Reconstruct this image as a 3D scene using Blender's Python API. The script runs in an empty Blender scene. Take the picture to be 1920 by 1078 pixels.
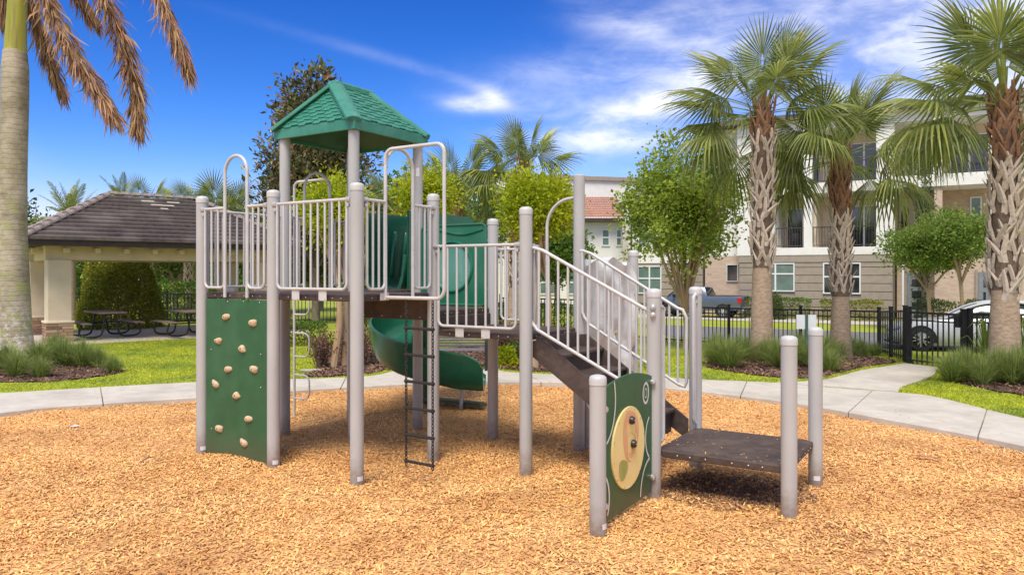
import bpy, bmesh, math, random
import numpy as np
from mathutils import Matrix, Vector
R = math.radians
SC = bpy.context.scene
COL = SC.collection
rng = np.random.default_rng(7)
random.seed(7)

# ------------------------------------------------------------------ camera
FPX, Y0, CAMH = 1400.6, 512.8, 2.026          # focal length in photo pixels, horizon row, eye height
cam_d = bpy.data.cameras.new('camera')
cam_d.sensor_width = 36.0
cam_d.lens = FPX / 1920 * 36
cam_d.shift_y = -(539 - Y0) / 1920
cam_d.clip_end = 2000
cam = bpy.data.objects.new('camera', cam_d)
cam.location = (0, 0, CAMH)
cam.rotation_euler = (R(90), 0, 0)
COL.objects.link(cam)
SC.camera = cam

# ------------------------------------------------------------------ sky, sun, exposure
SUN_EL, SUN_AZ = 60.0, 197.0      # azimuth the sun stands at: clockwise from +Y (behind the camera, a little to the left)
world = bpy.data.worlds.new('World')
SC.world = world
world.use_nodes = True
wn = world.node_tree.nodes; wl = world.node_tree.links
wn.clear()
def WN(t, **kw):
    n = wn.new(t)
    for k, v in kw.items(): setattr(n, k, v)
    return n
sky = WN('ShaderNodeTexSky', sky_type='NISHITA', sun_disc=False)
sky.sun_elevation = R(SUN_EL); sky.sun_rotation = R(SUN_AZ)
sky.altitude = 0; sky.air_density = 1.0; sky.dust_density = 0.25; sky.ozone_density = 3.0
hsv = WN('ShaderNodeHueSaturation'); hsv.inputs['Saturation'].default_value = 1.22
hsv.inputs['Value'].default_value = 1.0
wl.new(sky.outputs[0], hsv.inputs['Color'])
tc = WN('ShaderNodeTexCoord')
def wmath(op, a, b=None, c=None, clamp=False):
    n = WN('ShaderNodeMath', operation=op, use_clamp=clamp)
    for k, x in enumerate((a, b, c)):
        if x is None: continue
        if isinstance(x, (int, float)): n.inputs[k].default_value = x
        else: wl.new(x, n.inputs[k])
    return n.outputs[0]
sep = WN('ShaderNodeSeparateXYZ'); wl.new(tc.outputs['Generated'], sep.inputs[0])
EXPOSURE = 0.95
# richer blue: the sky's own gradient, steepened per channel
sr = WN('ShaderNodeSeparateColor'); wl.new(hsv.outputs[0], sr.inputs[0])
cc_ = WN('ShaderNodeCombineColor')
for k, (g_, k_) in enumerate(((2.04, 1.36), (1.58, 0.81), (1.4, 1.03))):
    p_ = wmath('POWER', wmath('MULTIPLY', sr.outputs[k], 0.1757), g_)
    wl.new(wmath('MULTIPLY', p_, k_ / (0.12 * 2 ** EXPOSURE)), cc_.inputs[k])
def wnoise(scale, rot, sc, detail=8, rough=0.6, dist=0.0, loc=(0, 0, 0)):
    m = WN('ShaderNodeMapping'); m.inputs['Rotation'].default_value = (0, R(rot), 0)
    m.inputs['Scale'].default_value = sc; m.inputs['Location'].default_value = loc
    wl.new(tc.outputs['Generated'], m.inputs[0])
    t = WN('ShaderNodeTexNoise'); t.inputs['Scale'].default_value = scale
    t.inputs['Detail'].default_value = detail; t.inputs['Roughness'].default_value = rough
    t.inputs['Distortion'].default_value = dist
    wl.new(m.outputs[0], t.inputs['Vector'])
    return t.outputs['Fac']
def px_dir(px, py):
    v = Vector(((px - 960) / FPX, 1, (Y0 - py) / FPX)); v.normalize(); return v
def wblob(px, py, rx, ry, rot=0.0):
    """soft patch of cloud cover at one direction of the sky, 1 inside to 0 outside"""
    c = px_dir(px, py)
    ax = Vector((math.cos(R(rot)), 0, math.sin(R(rot)))); ax = (ax - c * ax.dot(c)).normalized()
    ay = c.cross(ax)
    out = []
    for a, r in ((ax, rx), (ay, ry)):
        d = WN('ShaderNodeVectorMath', operation='DOT_PRODUCT')
        wl.new(tc.outputs['Generated'], d.inputs[0]); d.inputs[1].default_value = a
        q = wmath('DIVIDE', d.outputs['Value'], r / FPX)
        out.append(wmath('MULTIPLY', q, q))
    front = wmath('GREATER_THAN', sep.outputs[1], 0)
    e = wmath('POWER', 2.71828, wmath('MULTIPLY', wmath('ADD', out[0], out[1]), -1.0))
    return wmath('MULTIPLY', e, front)
streak = wnoise(5.0, 24, (0.8, 1.0, 3.2), 7, 0.58, 0.5, (3.1, 1.7, 0))
fill_cloud = wnoise(1.5, 0, (1, 1, 1.5), 3, 0.5, 0.0, (4.3, 2.2, 0))
cover = None
for b, w in ((wblob(1215, 200, 190, 38, 26), 0.9), (wblob(1085, 228, 140, 48, 6), 0.5), (wblob(1190, 262, 120, 16, 6), 0.5), (wblob(1140, 125, 220, 38, 8), 0.42), (wblob(1185, 48, 90, 26, -6), 0.45), (wblob(1570, 55, 230, 80, -8), 0.42),
             (wblob(888, 196, 50, 13, -4), 0.9), (wblob(925, 183, 30, 12, -15), 0.9), (wblob(830, 140, 240, 10, -16), 0.16)):
    t = wmath('MULTIPLY', b, w)
    cover = t if cover is None else wmath('ADD', cover, t)
thin = wmath('MULTIPLY', wmath('SUBTRACT', fill_cloud, 0.36, clamp=True), 6.0, clamp=True)  # cloud cover overhead and behind the camera, added to raise the fill light
clear = wblob(620, 170, 760, 420, 0)  # keeps the added cloud out of the left sky in view
thin = wmath('MULTIPLY', thin, wmath('SUBTRACT', 1.0, wmath('MULTIPLY', clear, 1.45, clamp=True), clamp=True))
cover = wmath('ADD', cover, thin)
mr = WN('ShaderNodeMapRange'); mr.interpolation_type = 'SMOOTHSTEP'
mr.inputs['From Min'].default_value = 0.36; mr.inputs['From Max'].default_value = 0.66
fine = wnoise(16.0, 20, (1.0, 1.0, 2.2), 6, 0.6, 0.4, (1.1, 5.7, 0))
wl.new(wmath('ADD', wmath('MULTIPLY', streak, 0.62), wmath('MULTIPLY', fine, 0.38)), mr.inputs['Value'])
alpha = wmath('MULTIPLY', cover, wmath('MULTIPLY_ADD', mr.outputs[0], 0.95, 0.25), clamp=True)
alpha = wmath('MULTIPLY', alpha, 0.9)
mixc = WN('ShaderNodeMix', data_type='RGBA')
wl.new(alpha, mixc.inputs[0]); wl.new(cc_.outputs[0], mixc.inputs[6])
cl_ = 1.15 / (0.12 * 2 ** EXPOSURE)  # cloud brightness, raised to strengthen the fill light
mixc.inputs[7].default_value = (cl_ * 0.98, cl_ * 1.0, cl_ * 1.12, 1)
bg = WN('ShaderNodeBackground'); bg.inputs['Strength'].default_value = 0.12
wl.new(mixc.outputs[2], bg.inputs['Color'])
wo = WN('ShaderNodeOutputWorld'); wl.new(bg.outputs[0], wo.inputs[0])

sun_d = bpy.data.lights.new('sun', 'SUN')
sun_d.energy = 2.3; sun_d.angle = R(28); sun_d.color = (1.0, 0.925, 0.79)
sun = bpy.data.objects.new('sun', sun_d); COL.objects.link(sun)
sd = Vector((math.sin(R(SUN_AZ)) * math.cos(R(SUN_EL)), math.cos(R(SUN_AZ)) * math.cos(R(SUN_EL)), math.sin(R(SUN_EL))))
sun.rotation_euler = sd.to_track_quat('Z', 'Y').to_euler()
sun.location = sd * 60
SC.view_settings.view_transform = 'Standard'
SC.view_settings.look = 'None'
SC.view_settings.exposure = EXPOSURE
SC.view_settings.gamma = 1.0
SC.view_settings.use_curve_mapping = False
SC.render.engine = 'CYCLES'

# ------------------------------------------------------------------ helpers
def gp(px, py, z=0.0):
    """photo pixel -> point on the level z"""
    y = FPX * (CAMH - z) / (py - Y0)
    return Vector(((px - 960) * y / FPX, y, z))
def at(px, py, y):
    """photo pixel -> point at distance y"""
    return Vector(((px - 960) * y / FPX, y, CAMH + (Y0 - py) * y / FPX))
def root_loc(o):
    while o.parent: o = o.parent
    return o.location
class MB:
    def __init__(s): s.v = []; s.f = []
    def add(s, vs, fs):
        b = len(s.v); s.v += [tuple(v) for v in vs]; s.f += [tuple(i + b for i in f) for f in fs]; return s
    def box(s, x0, x1, y0, y1, z0, z1, M=None):
        vs = [Vector((x, y, z)) for z in (z0, z1) for x, y in ((x0, y0), (x1, y0), (x1, y1), (x0, y1))]
        if M is not None: vs = [M @ v for v in vs]
        return s.add(vs, [(3, 2, 1, 0), (4, 5, 6, 7), (0, 1, 5, 4), (1, 2, 6, 5), (2, 3, 7, 6), (3, 0, 4, 7)])
    def tube(s, pts, r, n=8, closed=False, cap=True):
        pts = [Vector(p) for p in pts]; m = len(pts)
        rs = r if isinstance(r, (list, tuple)) else [r] * m
        tang = []
        for i in range(m):
            a = pts[i - 1] if (i > 0 or closed) else pts[i]
            b = pts[(i + 1) % m] if (i < m - 1 or closed) else pts[i]
            t = b - a
            tang.append(t.normalized() if t.length > 1e-9 else Vector((0, 0, 1)))
        up = Vector((0, 0, 1)) if abs(tang[0].z) < 0.9 else Vector((1, 0, 0))
        nrm = (up - tang[0] * up.dot(tang[0])).normalized()
        vs = []
        for i in range(m):
            nrm = nrm - tang[i] * nrm.dot(tang[i])
            nrm.normalize()
            bi = tang[i].cross(nrm)
            for k in range(n):
                a = 2 * math.pi * k / n
                vs.append(pts[i] + (nrm * math.cos(a) + bi * math.sin(a)) * rs[i])
        fs = []
        for i in range(m if closed else m - 1):
            j = (i + 1) % m
            for k in range(n):
                l = (k + 1) % n
                fs.append((i * n + k, i * n + l, j * n + l, j * n + k))
        if cap and not closed:
            fs.append(tuple(range(n - 1, -1, -1))); fs.append(tuple((m - 1) * n + k for k in range(n)))
        return s.add(vs, fs)
    def lathe(s, prof, c=(0, 0, 0), n=20, M=None):
        vs = []; fs = []
        for r, z in prof:
            for k in range(n):
                a = 2 * math.pi * k / n
                v = Vector((r * math.cos(a), r * math.sin(a), z))
                if M is not None: v = M @ v
                vs.append(v + Vector(c))
        for i in range(len(prof) - 1):
            for k in range(n):
                l = (k + 1) % n
                fs.append((i * n + k, i * n + l, (i + 1) * n + l, (i + 1) * n + k))
        fs.append(tuple(range(n - 1, -1, -1))); fs.append(tuple((len(prof) - 1) * n + k for k in range(n)))
        return s.add(vs, fs)
    def prism(s, pts, off):
        """closed outline of 3-D points pushed along off"""
        n = len(pts); off = Vector(off); pts = [Vector(p) for p in pts]
        vs = pts + [p + off for p in pts]
        fs = [tuple(range(n - 1, -1, -1)), tuple(range(n, 2 * n))] + [(i, (i + 1) % n, (i + 1) % n + n, i + n) for i in range(n)]
        return s.add(vs, fs)
    def strip(s, A, B):
        n = len(A)
        return s.add(list(A) + list(B), [(i, i + 1, n + i + 1, n + i) for i in range(n - 1)])
    def mesh(s, name, off=None, smooth=True, bevel=0, angle=38, segs=1):
        me = bpy.data.meshes.new(name)
        v = s.v if off is None else [(a - off[0], b - off[1], c - off[2]) for a, b, c in s.v]
        me.from_pydata(v, [], s.f)
        bm = bmesh.new(); bm.from_mesh(me)
        bmesh.ops.recalc_face_normals(bm, faces=bm.faces)
        if bevel: bmesh.ops.bevel(bm, geom=list(bm.edges), offset=bevel, segments=segs, affect='EDGES', clamp_overlap=True)
        bm.to_mesh(me); bm.free()
        if smooth:
            me.polygons.foreach_set('use_smooth', [True] * len(me.polygons))
            me.set_sharp_from_angle(angle=R(angle))
        return me
    def build(s, name, mat, parent=None, smooth=True, bevel=0, angle=38, segs=1):
        off = root_loc(parent) if parent else None
        me = s.mesh(name, off, smooth, bevel, angle, segs)
        me.materials.append(mat)
        o = bpy.data.objects.new(name, me); COL.objects.link(o)
        if parent: o.parent = parent
        return o
def place(name, me, M, parent):
    """an object sharing mesh data; M is its world matrix"""
    o = bpy.data.objects.new(name, me); COL.objects.link(o)
    if parent:
        o.parent = parent
        o.matrix_local = Matrix.Translation(-root_loc(parent)) @ M
    else:
        o.matrix_world = M
    return o
def mesh_m(mb, name, mat, **kw):
    me = mb.mesh(name, **kw); me.materials.append(mat); return me
def tag(o, label, cat=None, group=None, kind=None):
    if label: o['label'] = label
    if cat: o['category'] = cat
    if group: o['group'] = group
    if kind: o['kind'] = kind
    return o
def thing(name, loc, label, cat, group=None):
    o = bpy.data.objects.new(name, None); COL.objects.link(o)
    o.location = loc; o.empty_display_size = 0.2
    return tag(o, label, cat, group)
def fast(name, V, F, mat, parent=None, smooth=False):
    V = np.asarray(V, dtype=np.float32).reshape(-1, 3); F = np.asarray(F, dtype=np.int32)
    if parent is not None: V = V - np.array(root_loc(parent), dtype=np.float32)
    me = bpy.data.meshes.new(name)
    me.vertices.add(len(V)); me.vertices.foreach_set('co', V.ravel())
    k = F.shape[1]
    me.loops.add(F.size); me.loops.foreach_set('vertex_index', F.ravel())
    me.polygons.add(len(F)); me.polygons.foreach_set('loop_start', np.arange(0, F.size, k, dtype=np.int32))
    me.polygons.foreach_set('loop_total', np.full(len(F), k, dtype=np.int32))
    if smooth: me.polygons.foreach_set('use_smooth', np.ones(len(F), dtype=bool))
    me.update(calc_edges=True)
    if mat: me.materials.append(mat)
    o = bpy.data.objects.new(name, me); COL.objects.link(o)
    if parent is not None: o.parent = parent
    return o
def frame(o, x, z=(0, 0, 1)):
    """matrix with origin o, x axis along x, z axis near z"""
    x = Vector(x).normalized(); z = Vector(z)
    y = z.cross(x).normalized(); z = x.cross(y)
    M = Matrix((x, y, z)).transposed().to_4x4(); M.translation = Vector(o); return M
def between(a, b, r=1.0):
    """matrix that stretches a unit-high cylinder from a to b"""
    a = Vector(a); b = Vector(b); d = b - a
    q = d.to_track_quat('Z', 'Y')
    return Matrix.Translation(a) @ q.to_matrix().to_4x4() @ Matrix.Diagonal((r, r, d.length, 1))
def arc(c, a, b, a0, a1, n):
    """points c + a cos + b sin"""
    c = Vector(c); a = Vector(a); b = Vector(b)
    return [c + a * math.cos(a0 + (a1 - a0) * i / n) + b * math.sin(a0 + (a1 - a0) * i / n) for i in range(n + 1)]
def smooth_path(pts, n=6):
    """Catmull-Rom through the points"""
    P = [Vector(p) for p in pts]; P = [P[0] * 2 - P[1]] + P + [P[-1] * 2 - P[-2]]
    out = []
    for i in range(1, len(P) - 2):
        for k in range(n):
            t = k / n
            out.append(0.5 * ((2 * P[i]) + (P[i + 1] - P[i - 1]) * t + (2 * P[i - 1] - 5 * P[i] + 4 * P[i + 1] - P[i + 2]) * t * t + (3 * P[i] - P[i - 1] - 3 * P[i + 1] + P[i + 2]) * t ** 3))
    out.append(P[-2]); return out
def inside(poly, X, Y):
    """numpy point in polygon"""
    n = len(poly); c = np.zeros(X.shape, dtype=bool); j = n - 1
    for i in range(n):
        xi, yi = poly[i][0], poly[i][1]; xj, yj = poly[j][0], poly[j][1]
        if yi != yj:
            hit = ((yi > Y) != (yj > Y)) & (X < (xj - xi) * (Y - yi) / (yj - yi) + xi)
            c ^= hit
        j = i
    return c

# ------------------------------------------------------------------ materials
def mat(name, c1, c2=None, rough=0.6, scale=8.0, bump=0.0, bscale=None, metallic=0.0, spec=0.5, detail=4, contrast=(0.35, 0.65),
        island=0.0, coat=0.0, trans=0.0, stretch=None, c3=None, scale3=1.2, amt3=0.5):
    """colour = noise between c1 and c2 (and a larger patchy c3), optional per-island brightness, bump"""
    m = bpy.data.materials.new(name); m.use_nodes = True
    N = m.node_tree.nodes; L = m.node_tree.links
    b = N['Principled BSDF']; out = N['Material Output']
    b.inputs['Roughness'].default_value = rough; b.inputs['Metallic'].default_value = metallic
    b.inputs['Specular IOR Level'].default_value = spec; b.inputs['Coat Weight'].default_value = coat
    co = N.new('ShaderNodeTexCoord'); vec = co.outputs['Object']
    if stretch:
        mp = N.new('ShaderNodeMapping'); mp.inputs['Scale'].default_value = stretch; L.new(vec, mp.inputs[0]); vec = mp.outputs[0]
    col = None
    if c2 is None:
        rgb = N.new('ShaderNodeRGB'); rgb.outputs[0].default_value = (*c1, 1); col = rgb.outputs[0]
    else:
        t = N.new('ShaderNodeTexNoise'); t.inputs['Scale'].default_value = scale; t.inputs['Detail'].default_value = detail
        t.inputs['Roughness'].default_value = 0.6; L.new(vec, t.inputs['Vector'])
        r = N.new('ShaderNodeValToRGB'); r.color_ramp.elements[0].position = contrast[0]; r.color_ramp.elements[1].position = contrast[1]
        r.color_ramp.elements[0].color = (*c1, 1); r.color_ramp.elements[1].color = (*c2, 1)
        L.new(t.outputs['Fac'], r.inputs[0]); col = r.outputs[0]
    if c3 is not None:
        t = N.new('ShaderNodeTexNoise'); t.inputs['Scale'].default_value = scale3; t.inputs['Detail'].default_value = 5
        L.new(vec, t.inputs['Vector'])
        r = N.new('ShaderNodeMapRange'); r.inputs['From Min'].default_value = 0.48; r.inputs['From Max'].default_value = 0.68
        r.inputs['To Max'].default_value = amt3; L.new(t.outputs['Fac'], r.inputs[0])
        mx = N.new('ShaderNodeMix'); mx.data_type = 'RGBA'; L.new(r.outputs[0], mx.inputs[0]); L.new(col, mx.inputs[6]); mx.inputs[7].default_value = (*c3, 1)
        col = mx.outputs[2]
    if island:
        g = N.new('ShaderNodeNewGeometry')
        r = N.new('ShaderNodeMapRange'); r.inputs['To Min'].default_value = 1 - island; r.inputs['To Max'].default_value = 1 + island
        L.new(g.outputs['Random Per Island'], r.inputs[0])
        h = N.new('ShaderNodeHueSaturation'); L.new(r.outputs[0], h.inputs['Value']); L.new(col, h.inputs['Color'])
        r2 = N.new('ShaderNodeMath'); r2.operation = 'MULTIPLY_ADD'; r2.inputs[1].default_value = 7.31; r2.inputs[2].default_value = 0
        L.new(g.outputs['Random Per Island'], r2.inputs[0])
        fr = N.new('ShaderNodeMath'); fr.operation = 'FRACT'; L.new(r2.outputs[0], fr.inputs[0])
        r3 = N.new('ShaderNodeMapRange'); r3.inputs['To Min'].default_value = 0.5 - 0.045 * island; r3.inputs['To Max'].default_value = 0.5 + 0.045 * island
        L.new(fr.outputs[0], r3.inputs[0]); L.new(r3.outputs[0], h.inputs['Hue'])
        col = h.outputs[0]
    L.new(col, b.inputs['Base Color'])
    if bump:
        t = N.new('ShaderNodeTexNoise'); t.inputs['Scale'].default_value = bscale or scale * 3; t.inputs['Detail'].default_value = 5
        L.new(vec, t.inputs['Vector'])
        bp = N.new('ShaderNodeBump'); bp.inputs['Strength'].default_value = bump; bp.inputs['Distance'].default_value = 0.02
        L.new(t.outputs['Fac'], bp.inputs['Height']); L.new(bp.outputs[0], b.inputs['Normal'])
    if trans:
        tr = N.new('ShaderNodeBsdfTranslucent'); L.new(col, tr.inputs['Color'])
        ms = N.new('ShaderNodeMixShader'); ms.inputs[0].default_value = trans
        L.new(b.outputs[0], ms.inputs[1]); L.new(tr.outputs[0], ms.inputs[2]); L.new(ms.outputs[0], out.inputs['Surface'])
    return m
M = {}
M['post'] = mat('grey_powder_coat', (0.395, 0.39, 0.37), (0.45, 0.445, 0.42), 0.45, 3.0, 0.03, 60, c3=(0.32, 0.32, 0.31), scale3=2.0, amt3=0.5, stretch=(1, 1, 0.35))
def weather(m, dirt=(0.16, 0.10, 0.06), z0=0.0, z1=0.35, amt=0.75, scuff=(0.62, 0.60, 0.57)):
    """soil splash that fades out above the ground, and thin pale scuffs"""
    N = m.node_tree.nodes; L = m.node_tree.links; b = N['Principled BSDF']; src = b.inputs['Base Color'].links[0].from_socket
    co = N.new('ShaderNodeTexCoord'); sx = N.new('ShaderNodeSeparateXYZ'); L.new(co.outputs['Object'], sx.inputs[0])
    h = N.new('ShaderNodeMapRange'); h.inputs['From Min'].default_value = z1; h.inputs['From Max'].default_value = z0; L.new(sx.outputs[2], h.inputs[0])
    n = N.new('ShaderNodeTexNoise'); n.inputs['Scale'].default_value = 14; n.inputs['Detail'].default_value = 8; n.inputs['Roughness'].default_value = 0.7; L.new(co.outputs['Object'], n.inputs['Vector'])
    a = N.new('ShaderNodeMath'); a.operation = 'MULTIPLY'; L.new(h.outputs[0], a.inputs[0]); L.new(n.outputs['Fac'], a.inputs[1])
    r = N.new('ShaderNodeMapRange'); r.inputs['From Min'].default_value = 0.12; r.inputs['From Max'].default_value = 0.55; r.inputs['To Max'].default_value = amt; L.new(a.outputs[0], r.inputs[0])
    x = N.new('ShaderNodeMix'); x.data_type = 'RGBA'; L.new(r.outputs[0], x.inputs[0]); L.new(src, x.inputs[6]); x.inputs[7].default_value = (*dirt, 1)
    mp = N.new('ShaderNodeMapping'); mp.inputs['Scale'].default_value = (9, 9, 1.6); L.new(co.outputs['Object'], mp.inputs[0])
    n2 = N.new('ShaderNodeTexNoise'); n2.inputs['Scale'].default_value = 5; n2.inputs['Detail'].default_value = 9; n2.inputs['Roughness'].default_value = 0.75; L.new(mp.outputs[0], n2.inputs['Vector'])
    r2 = N.new('ShaderNodeMapRange'); r2.inputs['From Min'].default_value = 0.66; r2.inputs['From Max'].default_value = 0.72; r2.inputs['To Max'].default_value = 0.6; L.new(n2.outputs['Fac'], r2.inputs[0])
    y = N.new('ShaderNodeMix'); y.data_type = 'RGBA'; L.new(r2.outputs[0], y.inputs[0]); L.new(x.outputs[2], y.inputs[6]); y.inputs[7].default_value = (*scuff, 1)
    L.new(y.outputs[2], b.inputs['Base Color'])
weather(M['post'])
M['cap'] = mat('grey_post_cap', (0.455, 0.45, 0.43), (0.51, 0.505, 0.48), 0.45, 6)
M['pipe'] = mat('pale_pipe_paint', (0.48, 0.475, 0.455), (0.55, 0.54, 0.515), 0.38, 5.0, c3=(0.44, 0.40, 0.37), scale3=9, amt3=0.45)
M['deck'] = mat('brown_vinyl_deck', (0.060, 0.041, 0.034), (0.085, 0.060, 0.050), 0.62, 14.0, 0.25, 160, spec=0.3, c3=(0.125, 0.09, 0.072), scale3=3.5, amt3=0.6)
M['green'] = mat('green_plastic', (0.017, 0.088, 0.032), (0.022, 0.105, 0.038), 0.45, 5.0, 0.05, 120, c3=(0.04, 0.13, 0.055), scale3=2.5, amt3=0.5)
weather(M['green'], (0.10, 0.075, 0.05), 0.0, 0.45, 0.6, (0.07, 0.16, 0.085))
M['slide'] = mat('green_slide_plastic', (0.012, 0.125, 0.066), (0.018, 0.15, 0.08), 0.26, 4.0, c3=(0.05, 0.19, 0.115), scale3=3.0, amt3=0.35)
M['roofg'] = mat('teal_roof_plastic', (0.030, 0.185, 0.122), (0.042, 0.225, 0.15), 0.40, 6.0, 0.05, 70, c3=(0.07, 0.255, 0.185), scale3=3.0, amt3=0.5)
M['bolt'] = mat('galvanised_steel', (0.55, 0.54, 0.52), (0.65, 0.64, 0.62), 0.35, 30, metallic=0.7)
M['hold'] = mat('tan_rock_hold', (0.42, 0.29, 0.16), (0.60, 0.45, 0.28), 0.75, 26.0, 0.35, 90)
M['hole'] = mat('dark_bolt_hole', (0.05, 0.03, 0.02), None, 0.8)
M['chain'] = mat('black_coated_chain', (0.014, 0.013, 0.013), (0.024, 0.022, 0.02), 0.5, 30)
M['yellow'] = mat('yellow_disc', (0.82, 0.65, 0.22), (0.88, 0.73, 0.31), 0.4, 3.0, c3=(0.80, 0.56, 0.24), scale3=2.0, amt3=0.5)
M['peach'] = mat('peach_ring', (0.72, 0.36, 0.17), (0.76, 0.42, 0.22), 0.45, 7.0)
M['lime'] = mat('olive_patch', (0.30, 0.33, 0.08), (0.40, 0.40, 0.11), 0.45, 7.0)
M['knob'] = mat('black_knob', (0.03, 0.022, 0.018), None, 0.35)
M['paintw'] = mat('off_white_line', (0.62, 0.62, 0.55), None, 0.5)
M['sticker'] = mat('white_sticker', (0.72, 0.72, 0.72), (0.6, 0.6, 0.62), 0.5, 60)
M['rock'] = mat('grey_moulded_rock', (0.48, 0.48, 0.46), (0.62, 0.62, 0.59), 0.65, 5.0, 0.5, 9, c3=(0.42, 0.42, 0.38), scale3=4, amt3=0.6)
M['bubble'] = mat('clear_bubble', (0.07, 0.25, 0.19), (0.10, 0.30, 0.24), 0.16, 3.0, coat=0.8)
M['concrete'] = mat('pale_concrete', (0.47, 0.43, 0.36), (0.55, 0.505, 0.43), 0.85, 5.0, 0.15, 60, c3=(0.36, 0.32, 0.265), scale3=0.9, amt3=0.75)
M['lawn'] = mat('lawn_soil', (0.24, 0.29, 0.018), (0.34, 0.38, 0.03), 0.9, 9.0, 0.4, 50, c3=(0.20, 0.235, 0.045), scale3=0.35, amt3=0.7)
M['blade'] = mat('lawn_blade', (0.38, 0.45, 0.02), (0.52, 0.54, 0.03), 0.6, 1.0, island=0.35, trans=0.3, c3=(0.20, 0.29, 0.03), scale3=0.9, amt3=0.9)
M['mulch'] = mat('wood_mulch_base', (0.56, 0.29, 0.10), (0.74, 0.43, 0.165), 0.95, 34.0, 0.8, 60, c3=(0.33, 0.155, 0.06), scale3=0.55, amt3=0.7)
M['chip'] = mat('wood_chip', (0.75, 0.395, 0.128), (0.83, 0.49, 0.188), 0.85, 1.3, island=0.34, c3=(0.50, 0.225, 0.07), scale3=0.7, amt3=0.8)
M['bedsoil'] = mat('bark_bed', (0.055, 0.028, 0.018), (0.13, 0.07, 0.045), 0.95, 18.0, 0.8, 45)
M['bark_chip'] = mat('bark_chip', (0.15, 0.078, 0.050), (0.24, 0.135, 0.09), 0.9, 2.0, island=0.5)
M['asphalt'] = mat('asphalt', (0.13, 0.13, 0.13), (0.18, 0.178, 0.175), 0.9, 30, 0.2, 90)
M['black'] = mat('black_metal', (0.012, 0.012, 0.013), (0.018, 0.018, 0.018), 0.45, 12)
# ------------------------------------------------------------------ play-structure grid (posts stand on its knots)
TH = -0.559; S = 1.19
U = Vector((math.cos(TH), math.sin(TH), 0)); V = Vector((-math.sin(TH), math.cos(TH), 0))
G0 = Vector((-1.4984, 7.2201, 0))
UP = Vector((0, 0, 1))
def G(i, j, z=0.0): return G0 + U * (S * i) + V * (S * j) + UP * z
ST = 1.153                      # length of the stair run in grid units

# ------------------------------------------------------------------ ground
def ss(t):
    t = np.clip(t, 0, 1); return t * t * (3 - 2 * t)
def tz(x, y):
    x = np.asarray(x, dtype=float); y = np.asarray(y, dtype=float)
    return 0.03 - 0.21 * ss((y - 16.4) / 4.2) * ss((x - 1.0) / 5.0)
def tzf(x, y): return float(tz(x, y))
inner_px = [(-420, 830), (-200, 800), (0, 775), (100, 764), (200, 757), (370, 746), (560, 733), (740, 722), (900, 717), (1080, 718), (1200, 724), (1320, 735), (1500, 758), (1650, 785), (1780, 809), (1920, 837), (2150, 890), (2500, 985)]
outer_px = [(-420, 765), (-200, 750), (0, 738), (100, 732), (200, 726), (370, 717), (560, 711), (690, 706), (760, 694), (905, 692), (960, 699), (1060, 703), (1200, 706), (1310, 712), (1450, 718), (1560, 728), (1690, 737), (1760, 746), (1920, 785), (2150, 832), (2500, 905)]
inner = [gp(x, y, 0.04) for x, y in inner_px]; outer = [gp(x, y, 0.04) for x, y in outer_px]
def resample(P, step):
    P = smooth_path([(p.x, p.y, 0) for p in P], 8)
    d = [0]
    for a, b in zip(P, P[1:]): d.append(d[-1] + (b - a).length)
    n = int(d[-1] / step) + 1
    xs = np.linspace(0, d[-1], n)
    return [Vector((np.interp(x, d, [p.x for p in P]), np.interp(x, d, [p.y for p in P]), 0)) for x in xs]
in_s = resample(inner, 0.15); out_s = resample(outer, 0.15)
tail = [Vector((14, -4, 0)), Vector((-16, -4, 0))]
in_poly = in_s + tail
mid_poly = [out_s[int(i * (len(out_s) - 1) / (len(in_s) - 1))] * 0.5 + p * 0.5 for i, p in enumerate(in_s)] + tail
out_poly = out_s + tail
fx = np.concatenate([np.array([-160, -120, -90, -70, -55, -45, -36, -30, -25]), np.arange(-22, 22.01, 0.4), np.array([25, 30, 36, 45, 55, 70, 90, 120, 160])])
fy = np.concatenate([np.array([-30, -20, -12, -8]), np.arange(-5, 34.01, 0.4), np.array([36, 39, 43, 48, 55, 65, 80, 100, 130, 170, 220])])
GX, GY = np.meshgrid(fx, fy)
GZ = tz(GX, GY); GZ[inside(mid_poly, GX, GY)] = -0.2
nx, ny = len(fx), len(fy)
idx = np.arange(nx * ny).reshape(ny, nx)
F = np.stack([idx[:-1, :-1], idx[:-1, 1:], idx[1:, 1:], idx[1:, :-1]], -1).reshape(-1, 4)
tag(fast('ground', np.stack([GX, GY, GZ], -1), F, M['lawn'], smooth=True), None, kind='structure')

# the mulch bed of the playground: a rumpled sheet, then the chips themselves
def mulch_z(x, y):
    z = 0.012 * np.sin(1.9 * x + 0.7 * y) + 0.010 * np.sin(2.7 * y - 1.1 * x + 1) + 0.006 * np.sin(5.1 * x + 3.3 * y)
    for (i, j, h, r) in ((-1.5, -0.12, 0.05, 0.4), (1.5, 1.2, -0.02, 0.7), (2.6, 0.6, -0.03, 0.55), (2.15, 0.35, 0.03, 0.4), (0.4, 0.4, -0.035, 0.5)):
        c = G(i, j); z = z + h * np.exp(-((x - c.x) ** 2 + (y - c.y) ** 2) / (r * r))
    return z - 0.012
mx_ = np.arange(-14, 12.01, 0.12); my_ = np.arange(-2, 16.01, 0.12)
GX, GY = np.meshgrid(mx_, my_); keep = inside(mid_poly, GX, GY)
GZ = mulch_z(GX, GY) + rng.normal(0, 0.004, GX.shape)
ny, nx = GX.shape; idx = np.arange(nx * ny).reshape(ny, nx)
kf = keep[:-1, :-1] & keep[1:, 1:] & keep[1:, :-1] & keep[:-1, 1:]
F = np.stack([idx[:-1, :-1], idx[:-1, 1:], idx[1:, 1:], idx[1:, :-1]], -1)[kf]
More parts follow.
